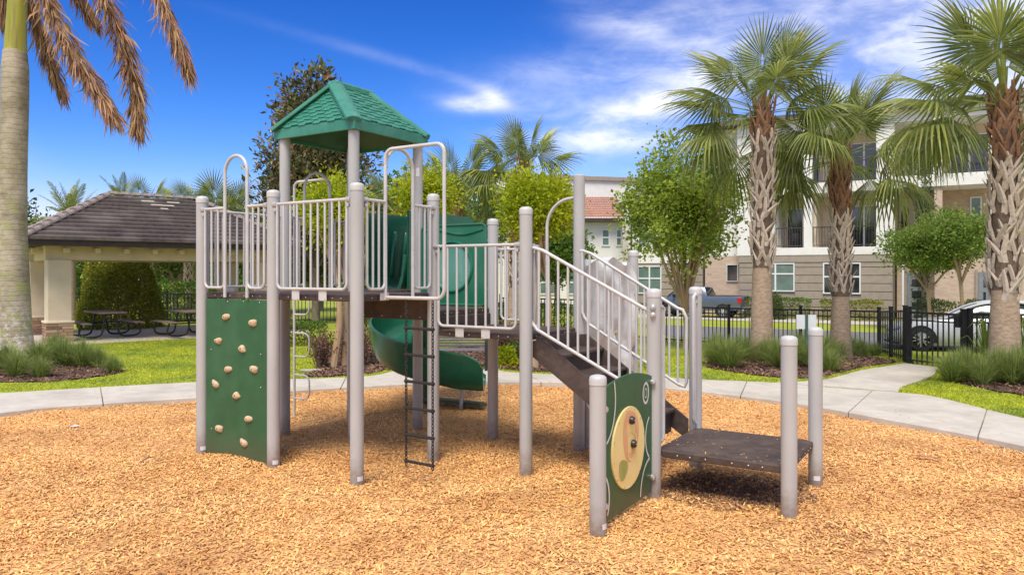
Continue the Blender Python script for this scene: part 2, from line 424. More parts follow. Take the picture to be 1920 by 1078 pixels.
tag(fast('mulch_ground', np.stack([GX, GY, GZ], -1), F, M['mulch'], smooth=True), None, kind='structure')
def chips(name, poly, n, zf, mat_, lo, hi, wlo, whi, box, weight=None, tilt=0.35, lift=(0.004, 0.022)):
    x = rng.uniform(box[0], box[1], n); y = rng.uniform(box[2], box[3], n)
    k = inside(poly, x, y)
    if weight is not None: k &= rng.random(n) < weight(x, y)
    x = x[k]; y = y[k]; n = len(x)
    z = zf(x, y) + rng.uniform(*lift, n)
    a = rng.uniform(0, 2 * np.pi, n); t = rng.normal(0, tilt, n); r = rng.normal(0, tilt, n)
    L = rng.uniform(lo, hi, n) * 0.5; W = rng.uniform(wlo, whi, n) * 0.5
    d = np.stack([np.cos(a) * np.cos(t), np.sin(a) * np.cos(t), np.sin(t)], -1)
    w = np.stack([-np.sin(a) * np.cos(r), np.cos(a) * np.cos(r), np.sin(r)], -1)
    nn = np.cross(d, w); c = np.stack([x, y, z], -1)
    bend = (rng.uniform(-0.25, 0.35, n) * L)[:, None] * nn
    taper = rng.uniform(0.35, 1.0, n)[:, None]
    Ld = L[:, None] * d; Ww = W[:, None] * w
    Vv = np.stack([c - Ld - Ww * taper - bend, c - Ld + Ww * taper - bend, c - Ww + bend, c + Ww + bend, c + Ld - Ww * 0.7 - bend, c + Ld + Ww * 0.7 * taper - bend], 1)
    b = (np.arange(n) * 6)[:, None]
    Ff = np.concatenate([b + np.array([0, 2, 3, 1]), b + np.array([2, 4, 5, 3])], 0)
    return fast(name, Vv.reshape(-1, 3), Ff, mat_)
o = chips('wood_chips', in_poly, 480000, mulch_z, M['chip'], 0.02, 0.068, 0.006, 0.018, (-11, 9.5, 3.4, 14.2), lambda x, y: np.where(np.abs(x) > 0.78 * y + 1.2, 0.0, np.where(y < 8.5, 1.0, 0.5)), tilt=0.22, lift=(0.002, 0.014))
tag(o, 'loose orange wood chips covering the playground', 'wood chips', kind='stuff')

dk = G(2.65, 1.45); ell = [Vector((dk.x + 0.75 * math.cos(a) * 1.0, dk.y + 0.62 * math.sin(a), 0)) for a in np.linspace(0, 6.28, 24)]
o = chips('dark_chips', ell, 5200, mulch_z, M['bark_chip'], 0.02, 0.07, 0.008, 0.022, (dk.x - 0.8, dk.x + 0.8, dk.y - 0.7, dk.y + 0.7), lambda x, y: np.clip(1.15 - np.hypot((x - dk.x) / 0.75, (y - dk.y) / 0.62), 0, 1) ** 0.8, tilt=0.3, lift=(0.006, 0.02))  # darker chips scattered in an ellipse under the low platform
tag(o, 'dark chips in the hollow under the low platform', 'wood chips', kind='stuff')
pl = [G(1 + ST, 1), G(2 + ST, 1), G(2 + ST, 2), G(1 + ST, 2)]
o = chips('wood_chips', pl, 150, lambda x, y: 0 * x + 0.4115, M['chip'], 0.012, 0.04, 0.004, 0.011, (pl[0].x, pl[2].x + 0.3, pl[1].y - 0.2, pl[3].y + 0.2), tilt=0.1, lift=(0.002, 0.004))
tag(o, 'few wood chips scattered on the low platform', 'wood chips', kind='stuff')
ring_strip = in_s + list(reversed(out_s))
o = chips('wood_chips', ring_strip, 9000, lambda x, y: tz(x, y) + 0.024, M['chip'], 0.015, 0.05, 0.005, 0.014, (-11, 9.5, 6, 15.5), lambda x, y: 0.18, tilt=0.15, lift=(0.001, 0.006))
tag(o, 'stray wood chips kicked onto the concrete path', 'wood chips', kind='stuff')
# concrete path round the mulch, in slabs
pb = MB()
m_ = len(in_s)
oo = [out_s[int(round(i * (len(out_s) - 1) / (m_ - 1)))] for i in range(m_)]
def slab_z(p): return tzf(p.x, p.y) + 0.022
for i in range(0, m_ - 1, 3):
    i2 = min(i + 3, m_ - 1); q = [in_s[i].lerp(oo[i], 0.06), in_s[i2].lerp(oo[i2], 0.06), oo[i2].lerp(in_s[i2], 0.04), oo[i].lerp(in_s[i], 0.04)]
    pb.prism([Vector((p.x, p.y, 0.028)) for p in q], (0, 0, -0.15))
path = tag(pb.build('path', M['bedsoil'], None, smooth=False), None, kind='structure')
def slab(pts, name='concrete_slab'):
    mb = MB(); mb.prism([Vector((p.x, p.y, slab_z(p) - 0.12)) for p in pts], (0, 0, 0.12))
    return mb.build(name, M['concrete'], path, smooth=False, bevel=0.008)
# joints where the photo shows them, at about 1.8 m
cuts = [0]
while cuts[-1] < m_ - 1:
    k = cuts[-1]; acc = 0
    while k < m_ - 1 and acc < 1.75:
        acc += (in_s[k + 1] - in_s[k]).length; k += 1
    cuts.append(k)
for a, b in zip(cuts, cuts[1:]):
    if b - a < 3: continue
    ii = [in_s[k] for k in range(a, b + 1)]; oi = [oo[k] for k in range(a, b + 1)]
    t = (ii[-1] - ii[0]).normalized() * 0.006; t2 = (oi[-1] - oi[0]).normalized() * 0.006
    ii[0] = ii[0] + t; ii[-1] = ii[-1] - t; oi[0] = oi[0] + t2; oi[-1] = oi[-1] - t2
    step = max(1, (b - a) // 5)
    sel = list(range(0, b - a, step)) + [b - a]
    slab([ii[k] for k in sel] + [oi[k] for k in reversed(sel)])
# the arm that leads to the gate
L_ = [(1452, 718.5), (1545, 713), (1612, 696), (1660, 688), (1697, 682)]
R_ = [(1684, 736), (1690, 727), (1727, 714), (1750, 704), (1758, 690)]
Lw = [gp(x, y, 0.04) for x, y in L_]; Rw = [gp(x, y, 0.04) for x, y in R_]
Ls = smooth_path(Lw, 6); Rs = smooth_path(Rw, 6)
Ls = [p + (p - r).normalized() * 0.0 for p, r in zip(Ls, Rs)]
cutj = [0, 9, 17, 24]
for a, b in zip(cutj, cutj[1:]):
    li = [Ls[k] for k in range(a, b + 1, 1)]; ri = [Rs[k] for k in range(a, b + 1, 1)]
    if a == 0:                                   # start clear of the ring path
        li[0] = li[0] + Vector((0.02, 0.03, 0)); ri[0] = ri[0] + Vector((0.02, 0.03, 0))
    else:
        li[0] = li[0] + (li[1] - li[0]).normalized() * 0.006; ri[0] = ri[0] + (ri[1] - ri[0]).normalized() * 0.006
    li[-1] = li[-1] - (li[-1] - li[-2]).normalized() * 0.006; ri[-1] = ri[-1] - (ri[-1] - ri[-2]).normalized() * 0.006
    mb = MB(); mb.prism([Vector((p.x, p.y, slab_z(p) + 0.005 - 0.12)) for p in li + list(reversed(ri))], (0, 0, 0.12))
    mb.build('concrete_slab', M['concrete'], path, smooth=False)

# planting beds with bark chips
def bed(name, px, label, n=2500):
    P = [gp(x, y, 0.03) for x, y in px]
    P = [Vector((p.x, p.y, 0)) for p in P]
    Q = smooth_path(P + [P[0]], 5)[:-1]
    xs = [p.x for p in Q]; ys = [p.y for p in Q]
    gx = np.arange(min(xs) - 0.3, max(xs) + 0.3, 0.15); gy = np.arange(min(ys) - 0.3, max(ys) + 0.3, 0.15)
    X, Y = np.meshgrid(gx, gy); k = inside(Q, X, Y)
    cx_, cy_ = np.mean(xs), np.mean(ys)
    Z = tz(X, Y) + 0.012 + 0.02 * rng.random(X.shape)
    ny_, nx_ = X.shape; id_ = np.arange(nx_ * ny_).reshape(ny_, nx_)
    kf_ = k[:-1, :-1] & k[1:, 1:] & k[1:, :-1] & k[:-1, 1:]
    Ff = np.stack([id_[:-1, :-1], id_[:-1, 1:], id_[1:, 1:], id_[1:, :-1]], -1)[kf_]
    tag(fast(name, np.stack([X, Y, Z], -1), Ff, M['bedsoil'], smooth=True), None, kind='structure')
    area = (max(xs) - min(xs)) * (max(ys) - min(ys))
    o = chips('bark_chips', Q, n, lambda x, y: tz(x, y) + 0.015, M['bark_chip'], 0.03, 0.11, 0.015, 0.04, (min(xs), max(xs), min(ys), max(ys)), tilt=0.4, lift=(0.005, 0.04))
    tag(o, label, 'bark', kind='stuff')
    return Q
BEDS = []
BEDS.append(bed('planting_bed', [(-160, 715), (0, 719), (90, 718), (180, 709), (235, 698), (225, 688), (140, 676), (60, 668), (-60, 664), (-200, 672)], 'brown bark chips around the tall grey trunked palm', 5000))
BEDS.append(bed('planting_bed', [(560, 709), (640, 706.5), (690, 703), (735, 694), (775, 686), (770, 660), (720, 648), (650, 648), (610, 655), (590, 672), (600, 690)], 'brown bark chips around the tan twin trunks behind the play structure', 6000))
BEDS.append(bed('planting_bed', [(800, 690), (900, 688), (960, 696), (1060, 700), (1110, 700), (1090, 668), (1020, 652), (930, 648), (840, 655), (800, 668)], 'brown bark chips behind the park bench', 6000))
BEDS.append(bed('planting_bed', [(1318, 690), (1420, 706), (1500, 711), (1545, 709), (1612, 692), (1660, 684), (1690, 680), (1665, 672), (1600, 652), (1500, 640), (1400, 645), (1330, 655)], 'brown bark chips under the grass tufts beside the gate path', 8000))
BEDS.append(bed('planting_bed', [(1770, 694), (1765, 706), (1800, 722), (1880, 738), (1960, 750), (2100, 770), (2100, 690), (1960, 668), (1850, 668), (1790, 676)], 'brown bark chips under the nearest palm on the right', 6000))

# lawn blades
def blades(name, box, n, label, hlo=0.025, hhi=0.06, wd=0.006, skip=()):
    x = rng.uniform(box[0], box[1], n); y = rng.uniform(box[2], box[3], n)
    k = ~inside(out_poly, x, y)
    gatep = Ls + list(reversed(Rs)); k &= ~inside(gatep, x, y)
    for q in list(BEDS) + list(skip): k &= ~inside(q, x, y)
    x = x[k]; y = y[k]; n = len(x); z = tz(x, y) - 0.004
    a = rng.uniform(0, 2 * np.pi, n); h = rng.uniform(hlo, hhi, n)
    w = np.stack([np.cos(a), np.sin(a), 0 * a], -1) * (wd * rng.uniform(0.7, 1.6, n))[:, None]
    c = np.stack([x, y, z], -1); tip = c + np.stack([rng.normal(0, 0.95, n) * h, rng.normal(0, 0.95, n) * h, h * 0.85], -1)
    Vv = np.stack([c - w, c + w, tip], 1).reshape(-1, 3)
    tag(fast(name, Vv, np.arange(3 * n).reshape(-1, 3), M['blade']), label, 'grass', kind='stuff')
# road and parking strip beyond the fence
def strip_sheet(name, c, ang, half, w, z, mat_):
    d = Vector((math.cos(R(ang)), math.sin(R(ang)), 0)); n = Vector((-d.y, d.x, 0)); c = Vector(c)
    mb = MB(); A = []; B = []
    for k in range(25):
        t = -half + 2 * half * k / 24
        A.append(c + d * t - n * w / 2 + UP * z); B.append(c + d * t + n * w / 2 + UP * z)
    mb.strip(A, B)
    return tag(mb.build(name, mat_, None, smooth=False), None, kind='structure')
strip_sheet('road', (13.2, 24.6, 0), -30, 42, 6.0, -0.172, M['asphalt'])
strip_sheet('parking_strip', (10.4, 36.6, 0), -31, 34, 3.2, -0.166, M['concrete'])
# ------------------------------------------------------------------ play structure (one thing with its parts and sub-parts)
PS = thing('play_structure', G(-0.5, 1.0, 0), 'large grey and green play structure with teal roof, spiral slide and stairs', 'playground')
D1, DS, D2, D0 = 1.815, 1.61, 1.405, 0.41      # heights of the four deck levels
PR = 0.066
ucyl = mesh_m(MB().lathe([(1, 0), (1, 1)], n=10), 'bar', M['pipe'])
ucyl_b = mesh_m(MB().lathe([(1, 0), (1, 1)], n=8), 'rung', M['chain'])
bolt_me = mesh_m(MB().lathe([(0.011, 0), (0.011, 0.005), (0.007, 0.009), (0.001, 0.010)], n=8), 'bolt', M['bolt'])
def bolt(p, nrm, parent, s=1.0):
    q = Vector(nrm).to_track_quat('Z', 'Y').to_matrix().to_4x4()
    return place('bolt', bolt_me, Matrix.Translation(Vector(p)) @ q @ Matrix.Scale(s, 4), parent)
def post(i, j, h, cap=True, base=None, sticker=None):
    p = G(i, j) if base is None else Vector(base)
    mb = MB()
    if cap:
        mb.lathe([(PR, -0.3), (PR, h - 0.075)], p, 24)
    else:
        mb.lathe([(PR, -0.3), (PR, h - 0.012), (PR - 0.012, h)], p, 24)
    o = mb.build('post', M['post'], PS)
    if cap:
        c = MB(); r = PR + 0.004
        c.lathe([(r, h - 0.075), (r, h - 0.035), (r * 0.94, h - 0.016), (r * 0.75, h - 0.004), (r * 0.4, h + 0.003), (0.002, h + 0.005)], p, 24)
        c.build('post_cap', M['cap'], o)
    if sticker is not None:
        # small white inspection sticker low on the post
        s = MB(); a0 = R(sticker)
        A = [p + Vector((math.cos(a0 + t), math.sin(a0 + t), 0)) * (PR + 0.0025) + UP * 0.035 for t in np.linspace(-0.45, 0.45, 6)]
        B = [q + UP * 0.045 for q in A]
        s.strip(A, B); s.build('sticker', M['sticker'], o, smooth=True)
    return o
for i, j, h, st in ((-2, 0, 2.90, -60), (-1, 0, 2.90, -55), (0, 0, 2.90, -50), (0, 1, 2.90, None), (1, 1, 2.70, None), (0, 2, 2.70, None),
                    (1 + ST, 1, 1.885, None), (1 + ST, 0, 1.23, -40), (1 + ST, 2, 1.885, None), (2 + ST, 1, 1.505, None), (2 + ST, 2, 1.505, -100)):
    post(i, j, h, True, None, st)
for i, j in ((-2, 1), (-1, 1), (-1, 2), (-2, 2)): post(i, j, 3.80, False)
post(1, 2, 3.16, False)
# age sticker high on the back right roof post
sp_ = G(-1, 2); s_m = MB(); A = [sp_ + Vector((math.cos(t), math.sin(t), 0)) * (PR + 0.0025) + UP * 3.30 for t in np.linspace(R(-105), R(-65), 6)]
s_m.strip(A, [q + UP * 0.11 for q in A]); s_m.build('sticker', M['sticker'], PS)
RW = G(1, 2) + V * 1.52 + U * 0.03                         # far post of the grey rock wall
post(0, 0, 2.33, True, RW)

# decks
def deck(i0, i1, j0, j1, z, th=0.065, name='deck', inset=0.012):
    mb = MB()
    c = [G(i0, j0), G(i1, j0), G(i1, j1), G(i0, j1)]
    cen = (c[0] + c[2]) / 2
    c = [p + (cen - p).normalized() * inset for p in c]
    # corners notched round the posts
    out = []
    n = 0.062
    for k in range(4):
        p = c[k]; a = (c[k - 1] - p).normalized(); b = (c[(k + 1) % 4] - p).normalized()
        out += [p + a * n, p + a * n * 0.72 + b * n * 0.72, p + b * n]
    mb.prism([p + UP * (z - th) for p in out], (0, 0, th))
    o = mb.build(name, M['deck'], PS, bevel=0.008, smooth=False)
    for k, (a, b) in enumerate(((c[0], c[1]), (c[1], c[2]))):
        nrm = -V if k == 0 else U
        for t in (0.18, 0.28, 0.40, 0.60, 0.72, 0.82):
            bolt(a.lerp(b, t) + UP * (z - th * 0.5) + nrm * 0.001, nrm, o, 0.62)
    return o
deck(-2, -1, 0, 1, D1); deck(-1, 0, 0, 1, D1); deck(-2, -1, 1, 2, D1)
deck(-1, 0, 1, 2, DS); deck(0, 1, 1, 2, D2); deck(1 + ST, 2 + ST, 1, 2, D0)
def riser(a, b, z0, z1):
    a = Vector(a); b = Vector(b); d = (b - a).normalized(); n = Vector((-d.y, d.x, 0))
    mb = MB(); mb.prism([a + d * 0.068 - n * 0.01 + UP * z0, b - d * 0.068 - n * 0.01 + UP * z0, b - d * 0.068 - n * 0.01 + UP * z1, a + d * 0.068 - n * 0.01 + UP * z1], n * 0.02)
    o = mb.build('riser_board', M['deck'], PS, bevel=0.004, smooth=False)
    for t in (0.15, 0.38, 0.62, 0.85): bolt(a.lerp(b, t) + UP * (z0 + 0.03) - n * 0.011, -n, o, 0.7)
    return o
riser(G(-1, 1), G(0, 1), DS - 0.10, D1 - 0.068)
riser(G(-1, 1) - V * 0, G(-1, 2), DS - 0.10, D1 - 0.068)
riser(G(0, 1), G(0, 2), D2 - 0.06, DS - 0.068)

# barriers: top rail, rounded bottom rail, upright bars, two brackets on the deck edge
RT = 0.0165; RB = 0.0125
def barrier(a, b, zd, out, h=0.93, t0=0.0, t1=1.0, nb=9, brackets=(0.33, 0.70), lo=0.055, join=(True, True)):
    """a, b: post centres; t0..t1 the stretch the panel fills; out: outward direction"""
    a = Vector(a); b = Vector(b); d = (b - a).normalized(); L = (b - a).length; out = Vector(out)
    off = out * 0.035
    x0 = L * t0 + (0.10 if t0 == 0 else 0); x1 = L * t1 - (0.10 if t1 == 1 else 0)
    P = lambda x, z: a + d * x + off + UP * (zd + z)
    mb = MB(); r = 0.065
    xa = L * t0 + (PR * 0.6 if t0 == 0 else 0); xb = L * t1 - (PR * 0.6 if t1 == 1 else 0)
    mb.tube([P(xa, h), P(xb, h)], RT, 10)
    u = []
    left_round = t0 == 0 or join[0]; right_round = t1 == 1 or join[1]
    u.append(P(x0, h))
    if left_round: u += arc(P(x0 + r, lo + r), -d * r, -UP * r, 0, math.pi / 2, 5)
    else: u.append(P(x0, lo))
    if right_round: u += arc(P(x1 - r, lo + r), -UP * r, d * r, 0, math.pi / 2, 5)
    else: u.append(P(x1, lo))
    u.append(P(x1, h))
    mb.tube(u, RT * 0.92, 10)
    o = mb.build('barrier', M['pipe'], PS)
    for k in range(1, nb + 1):
        x = x0 + (x1 - x0) * k / (nb + 1)
        place('bar', ucyl, between(P(x, lo), P(x, h), RB), o)
    for t in brackets:
        x = x0 + (x1 - x0) * t
        k = MB(); n = out
        q = a + d * x + n * 0.022 + UP * (zd - 0.062)
        k.prism([q - d * 0.055, q + d * 0.055, q + d * 0.055 + UP * 0.105, q - d * 0.055 + UP * 0.105], n * 0.012)
        br = k.build('bracket', M['pipe'], o, bevel=0.004, smooth=False)
        for s_ in (-0.038, 0.038): bolt(q + d * s_ + UP * 0.02 + n * 0.012, n, br, 0.6)
    for e, tt in ((a, t0), (b, t1)):
        if tt in (0, 1):
            c = MB(); dd = d if tt == 0 else -d
            c.lathe([(0.028, -0.03), (0.028, 0.03)], e + dd * (PR + 0.004) + off + UP * (zd + h), 10, (dd.to_track_quat('Z', 'Y').to_matrix().to_4x4()))
            c.build('clamp', M['bolt'], o)
            c = MB(); c.lathe([(0.02, -0.018), (0.02, 0.018)], e + dd * (PR + 0.012) + off + UP * (zd + h - 0.055), 10, (out.to_track_quat('Z', 'Y').to_matrix().to_4x4()))
            c.build('clamp', M['bolt'], o)
    return o
def entry_arch(a, b, zd, out, ta, tb, top=1.49):
    """tall hand loop over an opening in a deck edge"""
    a = Vector(a); b = Vector(b); d = (b - a).normalized(); L = (b - a).length; off = Vector(out) * 0.035
    xa, xb = ta * L, tb * L; r = (xb - xa) / 2
    P = lambda x, z: a + d * x + off + UP * (zd + z)
    pts = [P(xa, -0.05)] + [P(xa, top - r)] + arc(P(xa + r, top - r), -d * r, UP * r, 0.15, math.pi - 0.15, 12) + [P(xb, top - r), P(xb, -0.05)]
    mb = MB(); mb.tube(pts, 0.0185, 12)
    return mb.build('entry_arch', M['pipe'], PS)
A, B = G(-2, 0), G(-1, 0)
barrier(A, B, D1, -V, t1=0.37, nb=2, brackets=())
barrier(A, B, D1, -V, t0=0.69, nb=2, brackets=())
entry_arch(A, B, D1, -V, 0.375, 0.685)
barrier(G(-1, 0), G(0, 0), D1, -V, nb=9, brackets=(0.27, 0.66))
A, B = G(0, 0), G(0, 1)
barrier(A, B, D1, U, t1=0.30, nb=2, brackets=())
barrier(A, B, D1, U, t0=0.68, nb=2, brackets=())
entry_arch(A, B, D1, U, 0.31, 0.67)
barrier(G(-2, 1), G(-2, 0), D1, -U, nb=9, brackets=(0.3, 0.7))
A, B = G(-2, 2), G(-2, 1)
barrier(A, B, D1, -U, t1=0.32, nb=2, brackets=())
barrier(A, B, D1, -U, t0=0.70, nb=2, brackets=())
entry_arch(A, B, D1, -U, 0.32, 0.70, 1.55)
barrier(G(0, 1), G(1, 1), D2, -V, nb=7, brackets=(0.28, 0.62), h=0.915)
barrier(G(1, 2), G(0, 2), D2, V, t0=0.62, nb=3, brackets=(), h=0.915)
barrier(G(1, 1), G(1, 2), D2, U, t1=0.15, nb=0, brackets=(), h=0.9)

# side loops that carry the hanging climbers: a hoop standing out square from the deck edge
def side_loop(p, out, L, zd, top, lo=-0.03, foot=False):
    p = Vector(p) + Vector(out) * 0.035; out = Vector(out); r = 0.09
    P = lambda x, z: p + out * x + UP * (zd + z)
    pts = [P(0, top - 0.15)] + arc(P(r, top - r), -out * r, UP * r, 0.2, math.pi / 2, 5) + arc(P(L - r, top - r), UP * r, out * r, 0, math.pi / 2, 6)
    if foot: pts += [P(L, -zd - 0.2)]
    else: pts += arc(P(L - r, lo + r), out * r, -UP * r, 0, math.pi / 2, 6) + [P(0.02, lo)]
    mb = MB(); mb.tube(pts, 0.0185, 12)
    o = mb.build('side_loop', M['pipe'], PS)
    return o, P
lp, P = side_loop(G(0, 0.31), U, 0.74, D1, 1.455)
k = MB(); q = G(0, 0.25, D1 - 0.06) + U * 0.022
k.prism([q, q + V * 0.13, q + V * 0.13 + UP * 0.075, q + UP * 0.075], U * 0.012); k.build('bracket', M['pipe'], lp, bevel=0.004, smooth=False)
# black chain ladder
ca, cb = P(0.27, -0.05), P(0.60, -0.05)
lad = None
def chain_mesh(top, n, step=0.034):
    mb = MB(); top = Vector(top)
    for i in range(n):
        c = top - UP * (i * step + step / 2)
        ax = U if i % 2 else V
        mb.tube(arc(c, ax * 0.0115, UP * 0.024, 0, 2 * math.pi, 8)[:-1], 0.0052, 5, closed=True)
    return mb
nl = int((D1 - 0.05 - 0.10) / 0.034)
lad = chain_mesh(ca, nl).build('chain_ladder', M['chain'], PS)
chain_mesh(cb, nl).build('chain', M['chain'], lad)
for i in range(6):
    z = 1.49 - i * 0.262
    mb = MB(); p0 = Vector((ca.x, ca.y, z)); p1 = Vector((cb.x, cb.y, z - 0.004)); e = (p1 - p0).normalized() * 0.015
    mb.tube([p0 - e, p0 + (p1 - p0) * 0.3, p0 + (p1 - p0) * 0.7, p1 + e], [0.017, 0.0145, 0.0145, 0.017], 10)
    mb.build('rung', M['chain'], lad)
# pole with D-shaped rungs on the far left side
lp2, P2 = side_loop(G(-2, 1.68), -U, 0.70, D1, 1.50, foot=True)
for z in (0.27, 0.86, 1.45):
    mb = MB(); c = P2(0.70, z - D1); r = 0.10; W = 0.30; Hh = 0.33
    pts = [c] + arc(c + U * (W - r) + UP * (Hh - r), UP * r, U * r, 0, math.pi / 2, 5)
    pts = [c + UP * Hh] + pts[1:] + arc(c + U * (W - r) + UP * r, U * r, -UP * r, 0, math.pi / 2, 5) + [c]
    mb.tube(pts, 0.0125, 8); mb.build('loop_rung', M['pipe'], lp2)

# hip roof of moulded shingles
OV = 0.075; EZ, RZ = 3.83, 4.405; RD = 0.26
e = [G(-2 - OV, 1 - OV), G(-1 + OV, 1 - OV), G(-1 + OV, 2 + OV), G(-2 - OV, 2 + OV)]
ra, rb = G(-1.5, 1.5 - RD, RZ), G(-1.5, 1.5 + RD, RZ)
E_ = [p + UP * EZ for p in e]
mb = MB()
fas = 0.115
mb.add(E_ + [ra, rb], [(0, 1, 4), (1, 2, 5, 4), (2, 3, 5), (3, 0, 4, 5)])
roof = mb.build('roof', M['roofg'], PS, smooth=False)
mb = MB(); cen_ = G(-1.5, 1.5, 0)
ins = lambda p, q, dz: Vector((cen_.x + (p.x - cen_.x) * q, cen_.y + (p.y - cen_.y) * q, p.z - dz))
mb.add([ins(p, 0.965, 0.075) for p in E_] + [ins(ra, 1, 0.10), ins(rb, 1, 0.10)], [(0, 1, 4), (1, 2, 5, 4), (2, 3, 5), (3, 0, 4, 5)]); mb.build('ceiling', M['green'], roof, smooth=False)
sol = roof.modifiers.new('thick', 'SOLIDIFY'); sol.thickness = 0.03; sol.offset = -1
for k in range(4):
    a, b = E_[k], E_[(k + 1) % 4]; d = (b - a).normalized(); n = Vector((d.y, -d.x, 0))
    f = MB(); f.prism([a - UP * fas - d * 0.005 + n * 0.006, b - UP * fas + d * 0.012 + n * 0.006, b + d * 0.012 + n * 0.006 + UP * 0.012, a + n * 0.006 - d * 0.005 + UP * 0.012], -n * 0.022)
    f.build('fascia', M['roofg'], roof, smooth=False, bevel=0.006)
wedge = MB().add([(-0.5, 0, 0), (0.5, 0, 0), (0.5, 1, 0), (-0.5, 1, 0), (-0.5, 0, 1), (0.5, 0, 1), (0.5, 1, 0.35), (-0.5, 1, 0.35)],
                 [(3, 2, 1, 0), (4, 5, 6, 7), (0, 1, 5, 4), (1, 2, 6, 5), (2, 3, 7, 6), (3, 0, 4, 7)])
wedge_me = mesh_m(wedge, 'shingle', M['roofg'], smooth=False, bevel=0.05)
rr = random.Random(3)
for (b0, b1, t0, t1) in ((E_[0], E_[1], ra, ra), (E_[1], E_[2], ra, rb), (E_[2], E_[3], rb, rb), (E_[3], E_[0], rb, ra)):
    ex = (b1 - b0).normalized()
    mid_b = (b0 + b1) / 2; mid_t = (t0 + t1) / 2
    sl = (mid_t - mid_b); sl = sl - ex * sl.dot(ex); L = sl.length; ey = sl.normalized(); ez = ex.cross(ey)
    if ez.z < 0: ez = -ez
    NC = 10; ch = L / NC
    for c in range(NC):
        f0 = (c + 0.42) / (NC + 0.42); f1 = (c + 1.3) / (NC + 0.42)
        l0 = b0.lerp(t0, f0).lerp(b0.lerp(t0, f1), 0.5); l1 = b1.lerp(t1, f0).lerp(b1.lerp(t1, f1), 0.5)
        w = (l1 - l0).dot(ex)
        n = max(1, int(round(w / 0.125)))
        sw = w / n
        for q in range(n):
            cx_ = (q + 0.5) * sw
            if c % 2 and n > 2: cx_ += 0
            low = 0.022 if (q + c) % 2 else -0.004
            o_ = l0 + ex * cx_ - ey * (ch * 0.45 + low) + ez * 0.002
            Mx = Matrix((ex * sw * 0.96, ey * (ch * 1.12 + low), ez * (0.020 + 0.006 * rr.random()))).transposed().to_4x4(); Mx.translation = o_
            place('shingle', wedge_me, Mx, roof)
for a, b in ((E_[0], ra), (E_[1], ra), (E_[2], rb), (E_[3], rb)):
    d = (b - a).normalized(); side = d.cross(UP).normalized(); n = side.cross(d)
    if n.z < 0: n = -n
    mb = MB(); w = 0.10
    sec = [side * -w - n * 0.02, side * -w * 0.95 + n * 0.02, side * -w * 0.35 + n * 0.046, side * w * 0.35 + n * 0.046, side * w * 0.95 + n * 0.02, side * w - n * 0.02]
    mb.prism([a - d * 0.01 + s_ for s_ in sec], (b - a) + d * 0.02); mb.build('hip_cap', M['roofg'], roof, smooth=False, bevel=0.006)
mb = MB(); d = (rb - ra).normalized(); side = d.cross(UP)
sec = [side * -0.07 - UP * 0.03, side * -0.065 + UP * 0.025, side * -0.03 + UP * 0.05, side * 0.03 + UP * 0.05, side * 0.065 + UP * 0.025, side * 0.07 - UP * 0.03]
mb.prism([ra - d * 0.03 + s_ for s_ in sec], (rb - ra) + d * 0.06); mb.build('ridge_cap', M['roofg'], roof, smooth=False, bevel=0.006)

# green climbing panel with rock holds
def wall_panel(a, b, z0, z1, th, name, m, gap=0.085):
    a = Vector(a); b = Vector(b); d = (b - a).normalized(); n = Vector((d.y, -d.x, 0))
    mb = MB(); p, q = a + d * gap, b - d * gap
    mb.prism([p + UP * z0 + n * th / 2, q + UP * z0 + n * th / 2, q + UP * z1 + n * th / 2, p + UP * z1 + n * th / 2], -n * th)
    return mb.build(name, m, PS, bevel=0.006, smooth=False), d, n
cpan, d, n = wall_panel(G(-2, 0), G(-1, 0), -0.06, D1 - 0.072, 0.03, 'climbing_panel', M['green'])
def on_panel(px, py, a, n):
    """where the sight line of a photo pixel meets the vertical plane through a with normal n"""
    dr = Vector(((px - 960) / FPX, 1, (Y0 - py) / FPX)); o = Vector((0, 0, CAMH))
    t = (Vector(a) - o).dot(n) / dr.dot(n); return o + dr * t
hold_r = random.Random(5)
def hold_mesh(i):
    bm = bmesh.new(); bmesh.ops.create_icosphere(bm, subdivisions=3, radius=1.0)
    r_ = random.Random(i); ph = [r_.uniform(0, 6) for _ in range(4)]
    for v in bm.verts:
        x, y, z = v.co
        k_ = 1 + 0.16 * math.sin(2.3 * x + ph[0]) + 0.13 * math.sin(3.1 * y + ph[1]) + 0.1 * math.sin(4 * x + ph[2])
        f_ = 0.45 if z < 0 else 1
        v.co = (x * 0.064 * k_, y * 0.033 * k_, z * 0.038 * f_ * (1 - 0.25 * math.exp(-(x * x + y * y) / 0.05)))
    me = bpy.data.meshes.new('hold'); bm.to_mesh(me); bm.free()
    me.polygons.foreach_set('use_smooth', [True] * len(me.polygons)); me.materials.append(M['hold']); return me
hm = [hold_mesh(i) for i in range(4)]
hole_me = mesh_m(MB().lathe([(0.0105, -0.004), (0.0105, 0.003)], n=10), 'bolt_hole', M['hole'])
pa = G(-2, 0) + n * 0.016
for i, (px, py, rot) in enumerate(((424, 594, 12), (474, 605.5, 2), (409, 639, 0), (455, 653.5, -20), (428, 692, 8), (476, 692, -8), (404, 719, -35), (444, 741, 0), (466, 785, 6), (411, 803, -5), (457, 829, -30))):
    p = on_panel(px, py, pa, n)
    Mx = Matrix((d, UP, n)).transposed().to_4x4(); Mx.translation = p
    ho = place('hold', hm[i % 4], Mx @ Matrix.Rotation(R(rot), 4, 'Z'), cpan)
    place('bolt_hole', hole_me, Mx @ Matrix.Translation((0, 0, 0.0300)), cpan)
for px, py in ((427, 565), (457, 565), (487, 567), (489, 664), (489, 726), (396, 655), (397, 803)):
    bolt(on_panel(px, py, pa, n), n, cpan, 0.7)

